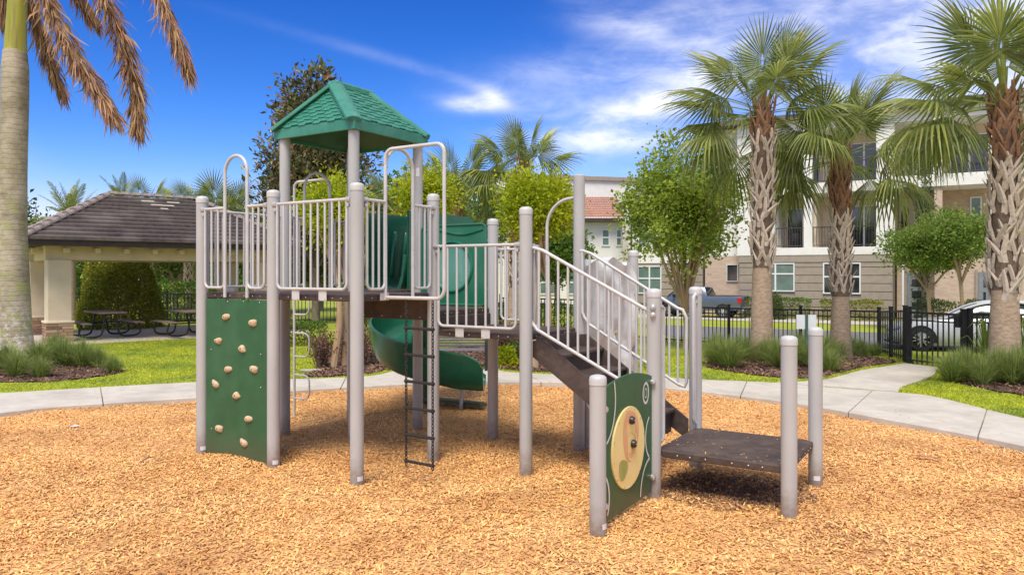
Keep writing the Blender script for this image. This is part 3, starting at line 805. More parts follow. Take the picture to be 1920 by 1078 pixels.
# low activity panel with the yellow disc
pa0, pb0 = G(1 + ST, 0), G(1 + ST, 1)
d = (pb0 - pa0).normalized(); n = Vector((d.y, -d.x, 0)); n = n if n.x > 0 else -n
nf = -n if (-n).y < 0 and False else n
cam_side = n if (Vector((0, 0, 0)) - pa0).dot(n) > 0 else -n
n = cam_side
mb = MB(); L = (pb0 - pa0).length; g = 0.078
top = []
for k in range(13):
    x = g + (L - 2 * g) * (1 - k / 12); t = (x / L - 0.5) * 2
    top.append(pa0 + d * x + UP * (1.17 - 0.085 * t * t * (1 if t < 0 else 1.15)))
out = [pa0 + d * g + UP * 0.04, pa0 + d * (L - g) + UP * 0.04] + top
mb.prism([p + n * 0.01 for p in out], -n * 0.02)
apan = mb.build('activity_panel', M['green'], PS, bevel=0.003, smooth=False)
pc = on_panel(1177.5, 838, pa0 + n * 0.012, n)
FM = Matrix((d, UP, n)).transposed().to_4x4(); FM.translation = pc
def disc(name, r, h0, h1, m, par, c=(0, 0), n_=40, sy=1.0):
    mb = MB(); mb.lathe([(r, h0), (r, h1 - 0.003), (r - 0.003, h1)], (0, 0, 0), n_, None)
    mb.v = [tuple(FM @ Vector((x + c[0], y * sy + c[1], z))) for x, y, z in mb.v]
    return mb.build(name, m, par)
dsc = disc('yellow_disc', 0.345, -0.002, 0.012, M['yellow'], apan)
# painted contour rings of the disc
def ring(name, cx_, cy_, rx, ry, w, z, m, par, a0=0, a1=2 * math.pi, n_=36, wob=0.0):
    mb = MB(); A = []; B = []
    for k in range(n_ + 1):
        a = a0 + (a1 - a0) * k / n_; q = 1 + wob * math.sin(3 * a + 1)
        A.append(FM @ Vector((cx_ + rx * q * math.cos(a), cy_ + ry * q * math.sin(a), z)))
        B.append(FM @ Vector((cx_ + (rx * q - w) * math.cos(a), cy_ + (ry * q - w) * math.sin(a), z)))
    mb.strip(A, B)
    mb.add([p + FM.to_3x3() @ Vector((0, 0, -0.004)) for p in A], [])
    return mb.build(name, m, par, smooth=False)
ring('ring', 0.03, 0.10, 0.165, 0.215, 0.075, 0.0145, M['peach'], dsc, wob=0.06)
ring('ring', 0.045, 0.02, 0.10, 0.13, 0.02, 0.0165, M['yellow'], dsc, wob=0.1)
ring('patch', -0.13, -0.16, 0.09, 0.085, 0.085, 0.0145, M['lime'], dsc, wob=0.1)
for (px, py) in ((1180, 787), (1183, 831)):
    p = FM.inverted() @ on_panel(px, py, pc, n)
    mb = MB(); mb.lathe([(0.034, 0.010), (0.036, 0.03), (0.028, 0.045), (0.012, 0.05)], n=16)
    mb.v = [tuple(FM @ (Vector(v) + Vector((p.x, p.y, 0)))) for v in mb.v]
    kn = mb.build('knob', M['knob'], dsc)
    bolt(FM @ Vector((p.x, p.y, 0.05)), n, kn, 0.6)
for k in range(12):
    a = 2 * math.pi * k / 12 + 0.2
    bolt(FM @ Vector((0.325 * math.cos(a), 0.325 * math.sin(a), 0.012)), n, dsc, 0.7)
ring('line_ring', 0.395, 0.405, 0.075, 0.10, 0.024, 0.0035 - 0.002, M['paintw'], apan)
ring('line_ring', 0.395, 0.405, 0.032, 0.046, 0.010, 0.0035 - 0.002, M['paintw'], apan)
ring('line_arc', -0.52, 0.44, 0.27, 0.36, 0.022, 0.0015, M['paintw'], apan, R(-70), R(25))
ring('line_arc', -0.53, -0.33, 0.16, 0.22, 0.022, 0.0015, M['paintw'], apan, R(-40), R(60))
ring('line_arc', 0.52, 0.0, 0.14, 0.20, 0.022, 0.0015, M['paintw'], apan, R(110), R(250))
ring('line_arc', 0.52, -0.52, 0.26, 0.34, 0.022, 0.0015, M['paintw'], apan, R(98), R(175))
for px, py in ((1210, 712), (1221, 738)): pass
for (z, at_far) in ((1.04, True), (0.18, True), (0.95, False), (0.18, False)):
    p = (pb0 - d * 0.085 if at_far else pa0 + d * 0.085) + UP * z + n * 0.012
    c = MB(); c.lathe([(0.03, 0), (0.03, 0.02), (0.015, 0.035)], p, 10, n.to_track_quat('Z', 'Y').to_matrix().to_4x4()); c.build('clamp', M['bolt'], apan)

# stairs down to the low platform
sa, sb = G(1, 1), G(1, 2); LN = ST * S
near0 = sa + V * 0.10; far0 = sb - V * 0.10
NS = 5; rise = (D2 - D0) / NS; run = LN / NS
def sp(base, x, z): return Vector((base.x, base.y, 0)) + U * x + UP * z
stair = None
for base in (near0, far0):
    mb = MB()
    poly = [sp(base, 0.02, D2 - 0.07), sp(base, 0.02, D2 - 0.235), sp(base, LN - 0.08, D0 - 0.10), sp(base, LN - 0.04, D0 - 0.07), sp(base, LN - 0.04, D0 + 0.10), sp(base, 0.16, D2 - 0.06)]
    mb.prism(poly, V * (0.02 if base is near0 else -0.02))
    o = mb.build('stair' if stair is None else 'stringer', M['deck'], PS if stair is None else stair, bevel=0.003, smooth=False)
    if stair is None: stair = o
wid = (far0 - near0).length
for k in range(1, NS):
    z = D2 - rise * k; x0 = run * (k - 0.75) - 0.02
    mb = MB(); p = near0 + V * 0.022; q = far0 - V * 0.022
    a, b = sp(p, x0, z), sp(q, x0, z)
    mb.prism([a - UP * 0.03, a + U * (run + 0.05) - UP * 0.03, b + U * (run + 0.05) - UP * 0.03, b - UP * 0.03], UP * 0.03)
    mb.prism([a - UP * 0.032, a - UP * (-rise + 0.035), b - UP * (-rise + 0.035), b - UP * 0.032], U * 0.012)
    mb.build('step', M['deck'], stair, bevel=0.003, smooth=False)
mb = MB(); p = near0 + V * 0.022; q = far0 - V * 0.022; a, b = sp(p, run * (NS - 0.85), D0 - 0.05), sp(q, run * (NS - 0.85), D0 - 0.05)
mb.prism([a, a + UP * (rise + 0.0), b + UP * (rise + 0.0), b], U * 0.012); mb.build('step', M['deck'], stair, smooth=False)
# stair rails
def stair_rail(base, xs, xe, top0, top1, lo0, lo1, flat, nb, endround=False, name='stair_rail'):
    """base line at the stringer; top rail with a short level stretch, then down"""
    f = lambda x, z: sp(base, x, z)
    zt = lambda x: top0 + (top1 - top0) * max(0, (x - flat)) / (xe - flat)
    zl = lambda x: lo0 + (lo1 - lo0) * (x - xs) / (xe - xs)
    mb = MB()
    pts = [f(xs - 0.05, top0), f(flat - 0.05, top0)] + [f(flat + 0.05, zt(flat + 0.05) - 0.004)]
    if endround:
        r = 0.10
        pts += [f(xe - 0.10, zt(xe - 0.10)), f(xe - 0.04, zt(xe - 0.07)), f(xe, zt(xe) - 0.04), f(xe, zl(xe) + 0.08), f(xe - 0.02, zl(xe) + 0.03), f(xe - 0.08, zl(xe - 0.08) + 0.005)]
    else: pts += [f(xe, zt(xe))]
    mb.tube(pts, 0.0185, 10)
    lo = [f(xs, top0), f(xs, zl(xs) + 0.09), f(xs + 0.025, zl(xs) + 0.03), f(xs + 0.09, zl(xs + 0.09)), f(xe - (0.08 if endround else 0), zl(xe - (0.08 if endround else 0)))]
    mb.tube(lo, 0.0175, 10)
    o = mb.build(name, M['pipe'], PS)
    for k in range(1, nb + 1):
        x = xs + (xe - xs) * k / (nb + 1)
        place('bar', ucyl, between(f(x, zl(x)), f(x, zt(x)), RB), o)
    return o
stair_rail(near0 - V * 0.06, 0.02, LN - 0.03, 2.285, 1.66, 1.50, 0.86, 0.13, 11)
stair_rail(far0 + V * 0.06, 0.06, LN - 0.085, 2.285, 1.60, 1.50, 0.80, 0.12, 12, endround=True)
# upright hand loops at the foot of the stairs
for (p, dirv) in ((G(1 + ST, 2), -V), (G(1 + ST, 1), V)):
    mb = MB(); q = p + dirv * (PR + 0.045) + U * 0.03; z0, z1 = 0.47, 1.80 if dirv == -V else 1.72; r = 0.05
    pts = [q - dirv * 0.05 + UP * z1] + arc(q - UP * r + UP * z1, UP * r, dirv * r, 0, math.pi / 2, 5)
    q2 = q + dirv * r
    pts += [q2 + UP * (z0 + 0.06), q2 - dirv * 0.03 + UP * (z0 + 0.012), q2 - dirv * 0.08 + UP * z0]
    mb.tube(pts, 0.0175, 10); hl = mb.build('hand_loop', M['pipe'], PS)
    mb = MB(); mb.tube([q + UP * (z1 - 0.02), q + UP * (z0 + 0.01)], 0.013, 8); mb.build('bar', M['pipe'], hl)
    for zz in (z1, z1 - 0.07):
        c = MB(); c.lathe([(0.026, 0), (0.026, 0.03), (0.012, 0.045)], p - V * PR * 0.9 + UP * zz + U * 0.02, 10, (-V).to_track_quat('Z', 'Y').to_matrix().to_4x4()); c.build('clamp', M['bolt'], hl)

# arched hand rail on the tall back post of the middle deck
mb = MB(); b = G(1, 2); c0 = b - U * 0.44 + V * 0.03
z1 = 2.90; r = 0.33
pts = [c0 + UP * (D2 - 0.05), c0 + UP * (z1 - r)] + arc(c0 + U * r + UP * (z1 - r), -U * r, UP * r, 0.12, math.pi / 2, 9) + [b - U * PR * 0.8 + V * 0.03 + UP * (z1 + 0.012)]
mb.tube(pts, 0.019, 10); mb.build('grab_rail', M['pipe'], PS)
# dark chain climber hanging behind the middle deck
cc = G(0.40, 2) + V * 0.12
mb = chain_mesh(cc + UP * 2.30, 64); mb.tube([G(0.40, 2) + V * 0.03 + UP * 2.315, cc + UP * 2.315], 0.012, 8); mb.build('hanging_chain', M['chain'], PS)

# grey moulded rock wall behind the stairs
a = G(1, 2) + V * 0.0; b = RW; d = (b - a).normalized(); n = Vector((d.y, -d.x, 0)); L = (b - a).length
NX, NZ = 26, 40; Vv = []
def wall_pt(s, t, side):
    x = 0.085 + (L - 0.17) * s
    ztop = 2.06 + 0.10 * abs(math.sin(s * math.pi * 2.5 + 0.5)) + 0.07 * math.sin(s * math.pi)
    z = -0.1 + (ztop + 0.1) * t
    bump = 0.05 * math.sin(7 * x + 3.1 * z) * math.sin(5.3 * z + 1) + 0.035 * math.sin(13 * x - 4 * z + 2) + 0.02 * math.sin(17 * z + 9 * x)
    return a + d * x + n * side * (0.05 + max(-0.03, bump)) + UP * z
fr = MB(); N1 = NX * NZ
for side in (1, -1):
    for i in range(NX):
        for k in range(NZ): fr.v.append(tuple(wall_pt(i / (NX - 1), k / (NZ - 1), side)))
for sd_ in (0, N1):
    for i in range(NX - 1):
        for k in range(NZ - 1):
            q = sd_ + i * NZ + k; fr.f.append((q, q + 1, q + NZ + 1, q + NZ))
for i in range(NX - 1):
    for k in (0, NZ - 1):
        q = i * NZ + k; fr.f.append((q, q + NZ, q + NZ + N1, q + N1))
for k in range(NZ - 1):
    for i in (0, NX - 1):
        q = i * NZ + k; fr.f.append((q, q + 1, q + 1 + N1, q + N1))
rwall = fr.build('rock_wall', M['rock'], PS, angle=60)
for k, (s, t) in enumerate(((0.3, 0.72), (0.62, 0.6), (0.45, 0.42), (0.75, 0.82), (0.25, 0.3), (0.7, 0.3))):
    p = wall_pt(s, t, -1 if n.dot(Vector((0, -1, 0))) < 0 else 1)
    nn_ = n if n.y < 0 else -n
    Mx = Matrix((d, UP, nn_)).transposed().to_4x4(); Mx.translation = p
    place('hold', hm[k % 4], Mx @ Matrix.Scale(0.8, 4), rwall)

# green panel with the clear bubble window, on the back of the step deck
a, b = G(-1, 2), G(0, 2); d = (b - a).normalized(); n = Vector((d.y, -d.x, 0)); n = n if n.y < 0 else -n
L = (b - a).length; z0, z1 = DS + 0.02, DS + 1.03
FM = Matrix((d, UP, n)).transposed().to_4x4(); FM.translation = (a + b) / 2 + UP * ((z0 + z1) / 2)
w2, h2 = L / 2 - 0.085, (z1 - z0) / 2
outl = []
for cxs, cys, s0 in ((1, -1, -90), (1, 1, 0), (-1, 1, 90), (-1, -1, 180)):
    r = 0.07
    for k in range(5):
        a_ = R(s0 + 90 * k / 4); outl.append((cxs * (w2 - r) + r * math.cos(a_), cys * (h2 - r) + r * math.sin(a_)))
def bp(x, y, z): return FM @ Vector((x, y, z))
HR = 0.315
def hole_panel(outl, zf, zb, hr, hc, m, name, par):
    """flat panel with a round hole: matched outline and circle, both faces and rims"""
    n_ = 48; ci = []; co_ = []
    for k in range(n_):
        a_ = 2 * math.pi * k / n_; dx, dy = math.cos(a_), math.sin(a_)
        ci.append((hc[0] + hr * dx, hc[1] + hr * dy))
        best = None
        for (p, q) in zip(outl, outl[1:] + outl[:1]):
            ex, ey = q[0] - p[0], q[1] - p[1]; den = dx * ey - dy * ex
            if abs(den) < 1e-9: continue
            t = ((p[0] - hc[0]) * ey - (p[1] - hc[1]) * ex) / den; u_ = ((p[0] - hc[0]) * dy - (p[1] - hc[1]) * dx) / den
            if t > 0 and -1e-6 <= u_ <= 1 + 1e-6: best = t
        co_.append((hc[0] + dx * best, hc[1] + dy * best))
    mb = MB(); vs = [bp(x, y, zf) for x, y in ci] + [bp(x, y, zf) for x, y in co_] + [bp(x, y, zb) for x, y in ci] + [bp(x, y, zb) for x, y in co_]
    fs = []
    for k in range(n_):
        l = (k + 1) % n_
        fs += [(k, l, n_ + l, n_ + k), (2 * n_ + k, 2 * n_ + l, 3 * n_ + l, 3 * n_ + k), (k, l, 2 * n_ + l, 2 * n_ + k), (n_ + k, n_ + l, 3 * n_ + l, 3 * n_ + k)]
    mb.add(vs, fs); return mb.build(name, m, par)
bub = hole_panel(outl, 0.02, -0.02, HR, (-0.02, -0.02), M['slide'], 'bubble_panel', PS)
mb = MB(); mb.tube([bp(x, y, 0.02) for x, y in outl], 0.014, 8, closed=True); mb.build('edge_lip', M['slide'], bub)
mb = MB(); mb.tube([bp(-0.02 + HR * math.cos(2 * math.pi * k / 40), -0.02 + HR * math.sin(2 * math.pi * k / 40), 0.02) for k in range(40)], 0.022, 8, closed=True); mb.build('window_ring', M['slide'], bub)
mb = MB(); w = []
for k in range(25):
    t = k / 24; w.append(bp(-w2 + 0.05 + (2 * w2 - 0.1) * t, h2 - 0.085 + 0.035 * math.sin(2 * math.pi * t * 1.0 + 0.6), 0.02))
mb.tube(w, 0.016, 8); mb.build('wave_trim', M['slide'], bub)
mb = MB(); mb.lathe([(HR * math.cos(R(t)), -0.22 * math.sin(R(t))) for t in range(0, 90, 9)] + [(0.003, -0.22)], n=40)
mb.v = [tuple(bp(x - 0.02, y - 0.02, z + 0.01)) for x, y, z in mb.v]; mb.build('bubble_window', M['bubble'], bub)
for s_ in (-1, 1):
    for y in (-0.3, 0.3):
        c = MB(); c.tube([bp(s_ * (w2 - 0.01), y, 0), bp(s_ * (w2 + 0.05), y, 0)], 0.02, 8); c.build('clamp', M['bolt'], bub)

# spiral slide: entry chute between two high walls, three quarter turn, run-out
SCx = G(-1.91, 3.27); RR = 0.50; HW = 0.29
ent = G(-1.5, 2)
cline = []          # (point, side vector to the outer/right, z)
c_ = Vector((SCx.x, SCx.y, 0))
e0 = G(-1.91 + RR / S, 2.0); e1 = c_ + U * RR
for k in range(8): cline.append((e0.lerp(e1, k / 8), U))
NA = 42
for k in range(NA + 1):
    a_ = R(300) * k / NA
    rd = U * math.cos(a_) + V * math.sin(a_); cline.append((c_ + rd * RR, rd))
XO = U * math.cos(R(300)) + V * math.sin(R(300)); XD = U * -math.sin(R(300)) + V * math.cos(R(300))
xs_ = c_ + XO * RR
for k in range(1, 14): cline.append((xs_ + XD * (0.97 * k / 13), XO))
dist = [0]
for (p, _), (q, _) in zip(cline, cline[1:]): dist.append(dist[-1] + (q - p).length)
TL = dist[-1]
def bedz(s):
    t = s / TL
    z = np.interp(s, [0, 0.5, 1.5, 3.36, 3.87, 4.15, 4.7, TL], [D1 - 0.01, D1 - 0.05, 1.50, 0.84, 0.60, 0.50, 0.38, 0.35]); return float(z)
prof_in = [(-1.00, 0.20), (-0.98, 0.10), (-0.86, 0.03), (-0.6, 0.005), (0, -0.01), (0.6, 0.01), (0.85, 0.06), (1.02, 0.20), (1.10, 0.36), (1.14, 0.48)]
rows = []
for (p, rd), s in zip(cline, dist):
    z = bedz(s); tt = min(1, max(0, (TL - s) / 0.24)); row = []
    hs = 0.62 + 0.38 * math.sqrt(tt)
    inn = [p + rd * (x * HW) + UP * (z + y_ * hs) for x, y_ in prof_in]
    lipo = [p + rd * (1.28 * HW) + UP * (z + 0.47 * hs - 0.01), p + rd * (1.26 * HW) + UP * (z + 0.43 * hs - 0.03)]
    under = [p + rd * (x * HW * 1.05) + UP * (z + y_ * hs - 0.05) for x, y_ in [(1.16, 0.34), (1.06, 0.17), (0.90, 0.04), (0.6, -0.01), (0, -0.03), (-0.6, -0.01), (-0.98, 0.06), (-1.06, 0.19)]]
    rows.append(inn + lipo + under)
mb = MB(); nr = len(rows[0])
for r_ in rows: mb.v += [tuple(p) for p in r_]
for i in range(len(rows) - 1):
    for k in range(nr):
        l = (k + 1) % nr; mb.f.append((i * nr + k, i * nr + l, (i + 1) * nr + l, (i + 1) * nr + k))
mb.f.append(tuple(range(nr))); mb.f.append(tuple((len(rows) - 1) * nr + k for k in range(nr)))
slide = mb.build('slide', M['slide'], PS, angle=50)
# entry walls with moulded ribs
for sx, nm in ((-1, 'entry_wall'), (1, 'entry_wall')):
    mb = MB(); x = RR + sx * (HW + 0.10); b0 = c_ + U * x
    a0 = b0 + V * ((ent - c_).dot(V) + 0.04); a1 = b0 + V * (-0.02 if sx < 0 else 0.12)
    ztop = D1 + 1.06; th = 0.035
    o_ = [a0 + UP * (D1 - 0.12), a1 + UP * (D1 - 0.35), a1 + UP * (ztop - 0.16), a1 - V * 0.05 + UP * (ztop - 0.05), a1 - V * 0.16 + UP * ztop, a0 + UP * ztop]
    mb.prism(o_, U * (th * -sx)); ew = mb.build(nm, M['slide'], slide, bevel=0.012, smooth=True, segs=2)
    for q in range(3):
        t = 0.34 + 0.17 * q; bs = a0.lerp(a1, t) - U * (0.0 if sx < 0 else 0)
        r_ = MB(); s0 = bs + UP * (D1 + 0.14) + U * (th if sx < 0 else -th) ; s1 = bs + V * 0.10 + UP * (D1 + 0.82) + U * (th if sx < 0 else -th)
        r_.tube([s0, s0.lerp(s1, 0.05), s0.lerp(s1, 0.95), s1], [0.02, 0.046, 0.046, 0.02], 12); r_.build('rib', M['slide'], ew)
# arched hood joining the wall tops at the far end
mb = MB(); b0 = c_ + U * RR; W_ = HW + 0.12; A_ = []; B_ = []
for k in range(13):
    a_ = math.pi * k / 12; off = U * (-W_ * math.cos(a_)) + UP * (D1 + 0.86 + 0.22 * math.sin(a_))
    A_.append(b0 - V * 0.42 + off); B_.append(b0 + V * 0.10 + off - UP * 0.03)
mb.strip(A_, B_); hd = mb.build('hood', M['slide'], slide); sm = hd.modifiers.new('thick', 'SOLIDIFY'); sm.thickness = 0.03
mb = MB(); mb.lathe([(0.045, -0.2), (0.045, 1.75)], c_, 14); mb.build('centre_pole', M['green'], slide)
ex = cline[-5][0]
mb = MB(); q = c_ + UP * 0.045; ee = Vector((-0.42, 11.12, 0.045))
dd = (ee - q).normalized(); sd_ = dd.cross(UP)
mb.prism([q - sd_ * 0.09, ee - sd_ * 0.09, ee + sd_ * 0.09, q + sd_ * 0.09], UP * 0.05); mb.build('foot_beam', M['green'], slide, bevel=0.008, smooth=False)
mb = MB(); p = xs_ + XD * 0.62; mb.lathe([(0.028, -0.2), (0.028, bedz(TL - 0.5) - 0.02)], p, 12); mb.build('support_leg', M['pipe'], slide)
mb = MB(); mb.tube([c_ + U * 0.55 - V * 0.02 + UP * 0.07, p + UP * 0.07], 0.02, 8); mb.build('foot_brace', M['green'], slide)
# ------------------------------------------------------------------ buildings
M['white'] = mat('white_stucco', (0.75, 0.725, 0.66), (0.80, 0.78, 0.72), 0.85, 3.0, 0.12, 50, c3=(0.62, 0.58, 0.50), scale3=0.5, amt3=0.4)
M['cream'] = mat('cream_stucco', (0.64, 0.53, 0.37), (0.70, 0.59, 0.43), 0.85, 3.0, 0.12, 50, c3=(0.49, 0.42, 0.31), scale3=0.7, amt3=0.5)
M['siding'] = mat('tan_siding', (0.31, 0.26, 0.20), (0.36, 0.305, 0.24), 0.8, 4.0, 0.1, 50, c3=(0.31, 0.25, 0.18), scale3=0.6, amt3=0.5)
M['darkwood'] = mat('dark_brown_trim', (0.040, 0.026, 0.022), (0.058, 0.04, 0.034), 0.6, 6)
M['frame'] = mat('white_window_frame', (0.76, 0.76, 0.74), None, 0.45)
M['railing'] = mat('dark_bronze_railing', (0.05, 0.042, 0.04), None, 0.5)
M['door'] = mat('grey_door', (0.20, 0.225, 0.24), (0.24, 0.26, 0.27), 0.5, 4)
M['redtile'] = mat('red_clay_tile', (0.27, 0.10, 0.062), (0.42, 0.18, 0.11), 0.8, 9.0, 0.2, 40, c3=(0.20, 0.08, 0.055), scale3=2, amt3=0.5)
M['darktile'] = mat('brown_concrete_tile', (0.066, 0.050, 0.044), (0.115, 0.090, 0.078), 0.75, 7.0, 0.3, 40, c3=(0.21, 0.175, 0.155), scale3=1.1, amt3=0.7, stretch=(1, 1, 1))
def glass(name, c, rough=0.06):
    m = mat(name, c, tuple(x * 1.6 for x in c), rough, 1.2, spec=0.9); return m
M['glass'] = glass('dark_window_glass', (0.018, 0.022, 0.024))
M['glass_g'] = glass('green_window_glass', (0.10, 0.155, 0.13), 0.15)
def brickmat(name, c1, c2, mortar, scale, rough=0.85, w=0.45, h=0.16):
    m = bpy.data.materials.new(name); m.use_nodes = True; N = m.node_tree.nodes; L = m.node_tree.links; b = N['Principled BSDF']
    co = N.new('ShaderNodeTexCoord'); mp = N.new('ShaderNodeMapping'); mp.inputs['Rotation'].default_value = (R(90), 0, 0)
    L.new(co.outputs['Object'], mp.inputs[0])
    t = N.new('ShaderNodeTexBrick'); t.inputs['Color1'].default_value = (*c1, 1); t.inputs['Color2'].default_value = (*c2, 1); t.inputs['Mortar'].default_value = (*mortar, 1)
    t.inputs['Scale'].default_value = scale; t.inputs['Mortar Size'].default_value = 0.012; t.inputs['Brick Width'].default_value = w; t.inputs['Row Height'].default_value = h
    L.new(mp.outputs[0], t.inputs['Vector']); L.new(t.outputs['Color'], b.inputs['Base Color'])
    b.inputs['Roughness'].default_value = rough
    bp_ = N.new('ShaderNodeBump'); bp_.inputs['Strength'].default_value = 0.4; L.new(t.outputs['Fac'], bp_.inputs['Height']); bp_.invert = True; L.new(bp_.outputs[0], b.inputs['Normal'])
    return m
M['brickw'] = brickmat('pale_brick', (0.48, 0.35, 0.25), (0.57, 0.44, 0.33), (0.50, 0.42, 0.34), 2.2)

FD = Vector((0.857, -0.515, 0)).normalized(); FNn = Vector((-FD.y * -1, 0, 0)); FN = Vector((FD.y, -FD.x, 0)); R0 = Vector((17.7, 35.0, 0))
if FN.y > 0: FN = -FN
def tpx(px):
    k = (px - 960) / FPX; return (k * R0.y - R0.x) / (FD.x - FD.y * k)
def FP(t, d, z): return R0 + FD * t + FN * d + UP * z
def fbox(mb, t0, t1, z0, z1, d0, d1):
    mb.prism([FP(t0, d0, z0), FP(t1, d0, z0), FP(t1, d0, z1), FP(t0, d0, z1)], FN * (d1 - d0)); return mb
def fpart(name, m, par, t0, t1, z0, z1, d0, d1, bevel=0):
    return fbox(MB(), t0, t1, z0, z1, d0, d1).build(name, m, par, smooth=False, bevel=bevel)
ubar = mesh_m(MB().box(-0.5, 0.5, -0.5, 0.5, 0, 1), 'bar', M['railing'], smooth=False)
def fbar(par, me, name, t, d, z0, z1, w):
    Mx = Matrix((FD * w, FN * w, UP * (z1 - z0))).transposed().to_4x4(); Mx.translation = FP(t, d, z0); return place(name, me, Mx, par)
def window(par, t0, t1, z0, z1, d, mull=(), trans=(), g=None, fr=0.06):
    """white frame with glazing bars proud of panes set back in it"""
    g = g or M['glass']; mb = MB()
    fbox(mb, t0, t1, z0, z0 + fr, d, d + 0.07); fbox(mb, t0, t1, z1 - fr, z1, d, d + 0.07)
    fbox(mb, t0, t0 + fr, z0 + fr, z1 - fr, d, d + 0.069); fbox(mb, t1 - fr, t1, z0 + fr, z1 - fr, d, d + 0.069)
    for q in mull: fbox(mb, t0 + (t1 - t0) * q - 0.04, t0 + (t1 - t0) * q + 0.04, z0 + fr, z1 - fr, d, d + 0.065)
    for q in trans: fbox(mb, t0 + fr, t1 - fr, z0 + (z1 - z0) * q - 0.035, z0 + (z1 - z0) * q + 0.035, d, d + 0.06)
    w = mb.build('window', M['frame'], par, smooth=False)
    ms = [0] + list(mull) + [1]; ts = [0] + list(trans) + [1]
    for a, b in zip(ms, ms[1:]):
        for c, e_ in zip(ts, ts[1:]):
            fpart('pane', g, w, t0 + (t1 - t0) * a + 0.02, t0 + (t1 - t0) * b - 0.02, z0 + (z1 - z0) * c + 0.02, z0 + (z1 - z0) * e_ - 0.02, d + 0.01, d + 0.03)
    return w
def railing(par, t0, t1, z, d, h=1.02, step=0.13):
    mb = MB(); fbox(mb, t0, t1, z + h - 0.05, z + h, d - 0.03, d + 0.03); fbox(mb, t0, t1, z + 0.08, z + 0.12, d - 0.02, d + 0.02)
    o = mb.build('railing', M['railing'], par, smooth=False)
    n = int((t1 - t0) / step)
    for k in range(n + 1): fbar(o, ubar, 'bar', t0 + 0.02 + (t1 - t0 - 0.04) * k / n, d, z + 0.12, z + h - 0.05, 0.022)
    return o
TB = thing('apartment_building', FP(0, 0, -0.2), 'three storey cream and tan apartment building with balconies behind the palms', 'building')
# the core behind the balconies
fpart('wall', M['cream'], TB, -9.0, 16.0, -0.6, 9.6, -11, -2.3)
fpart('roof', M['darktile'], TB, -9.6, 16.5, 9.6, 9.85, -11.5, 0.55)
fpart('cornice', M['white'], TB, -7.05, 16.2, 9.05, 9.6, -2.29, 0.12)
# ground floor of tan boards: block 1 (t -7 .. 0)
fpart('wall', M['siding'], TB, -6.95, 0.12, -0.6, 2.92, -2.29, -0.05)
zb = -0.4; bh = 0.39
gw = [(tpx(1445), tpx(1490)), (tpx(1543), tpx(1614))]; gz0, gz1 = 1.12, 2.55
while zb < 2.55:
    spans = [(-6.95, 0.12)]
    if zb + bh > gz0 and zb < gz1:
        spans = [(-6.95, gw[0][0]), (gw[0][1], gw[1][0]), (gw[1][1], 0.12)]
    for a, b in spans: fpart('siding_board', M['siding'], TB, a + 0.005, b - 0.005, zb + 0.012, min(zb + bh - 0.02, 2.9), -0.05, 0.0, bevel=0.006)
    zb += bh
fpart('trim_band', M['siding'], TB, -7.0, 0.16, 2.58, 2.93, -0.05, 0.035, bevel=0.01)
window(TB, gw[0][0], gw[0][1], gz0, gz1, -0.04, (0.2,), (0.62,), M['glass_g'])
window(TB, gw[1][0], gw[1][1], gz0 - 0.08, gz1, -0.04, (0.33, 0.66), (0.55,))
# white frame of the first floor: band, piers, beam
fpart('white_band', M['white'], TB, -7.05, 0.2, 2.93, 3.30, -2.29, 0.06, bevel=0.01)
fpart('floor_beam', M['white'], TB, -7.05, 0.2, 5.95, 6.45, -2.29, 0.06, bevel=0.01)
for a, b in ((-7.05, tpx(1453)), (tpx(1507), tpx(1523)), (tpx(1643), 0.2)):
    fpart('pier', M['white'], TB, a, b, 3.30, 5.95, -2.29 if a < -6 else -0.45, 0.055, bevel=0.008)
    fpart('pier', M['white'], TB, a, b, 6.45, 9.05, -0.45, 0.05, bevel=0.008)
fpart('side_wall', M['cream'], TB, tpx(1523), tpx(1523) + 0.12, 3.30, 5.95, -2.29, -0.46)
for (a, b) in ((tpx(1453), tpx(1507)), (tpx(1523), tpx(1642))):
    railing(TB, a + 0.02, b - 0.02, 3.30, -0.12)
    railing(TB, a + 0.02, b - 0.02, 6.45, -0.12)
    for zf in (3.30, 6.45):
        sl0 = a + 0.15 if (b - a) < 2 else a + (b - a) * 0.34
        w = window(TB, sl0, b + 0.4, zf + 0.02, zf + 2.15, -2.28, (0.5,), (), M['glass'], 0.05)
# ceiling fan on the balcony
fan = MB(); c = FP(tpx(1620) - 0.1, -1.0, 5.62); fan.lathe([(0.02, 0.33), (0.02, 0.06), (0.09, 0.05), (0.10, -0.02), (0.03, -0.05)], c, 12)
for k in range(5):
    a = 2 * math.pi * k / 5; dv = Vector((math.cos(a), math.sin(a), 0)); pv = Vector((-dv.y, dv.x, 0))
    fan.prism([c + dv * 0.1 - pv * 0.05, c + dv * 0.6 - pv * 0.07, c + dv * 0.6 + pv * 0.07, c + dv * 0.1 + pv * 0.05], UP * 0.012)
fan.build('ceiling_fan', M['darkwood'], TB, smooth=False)
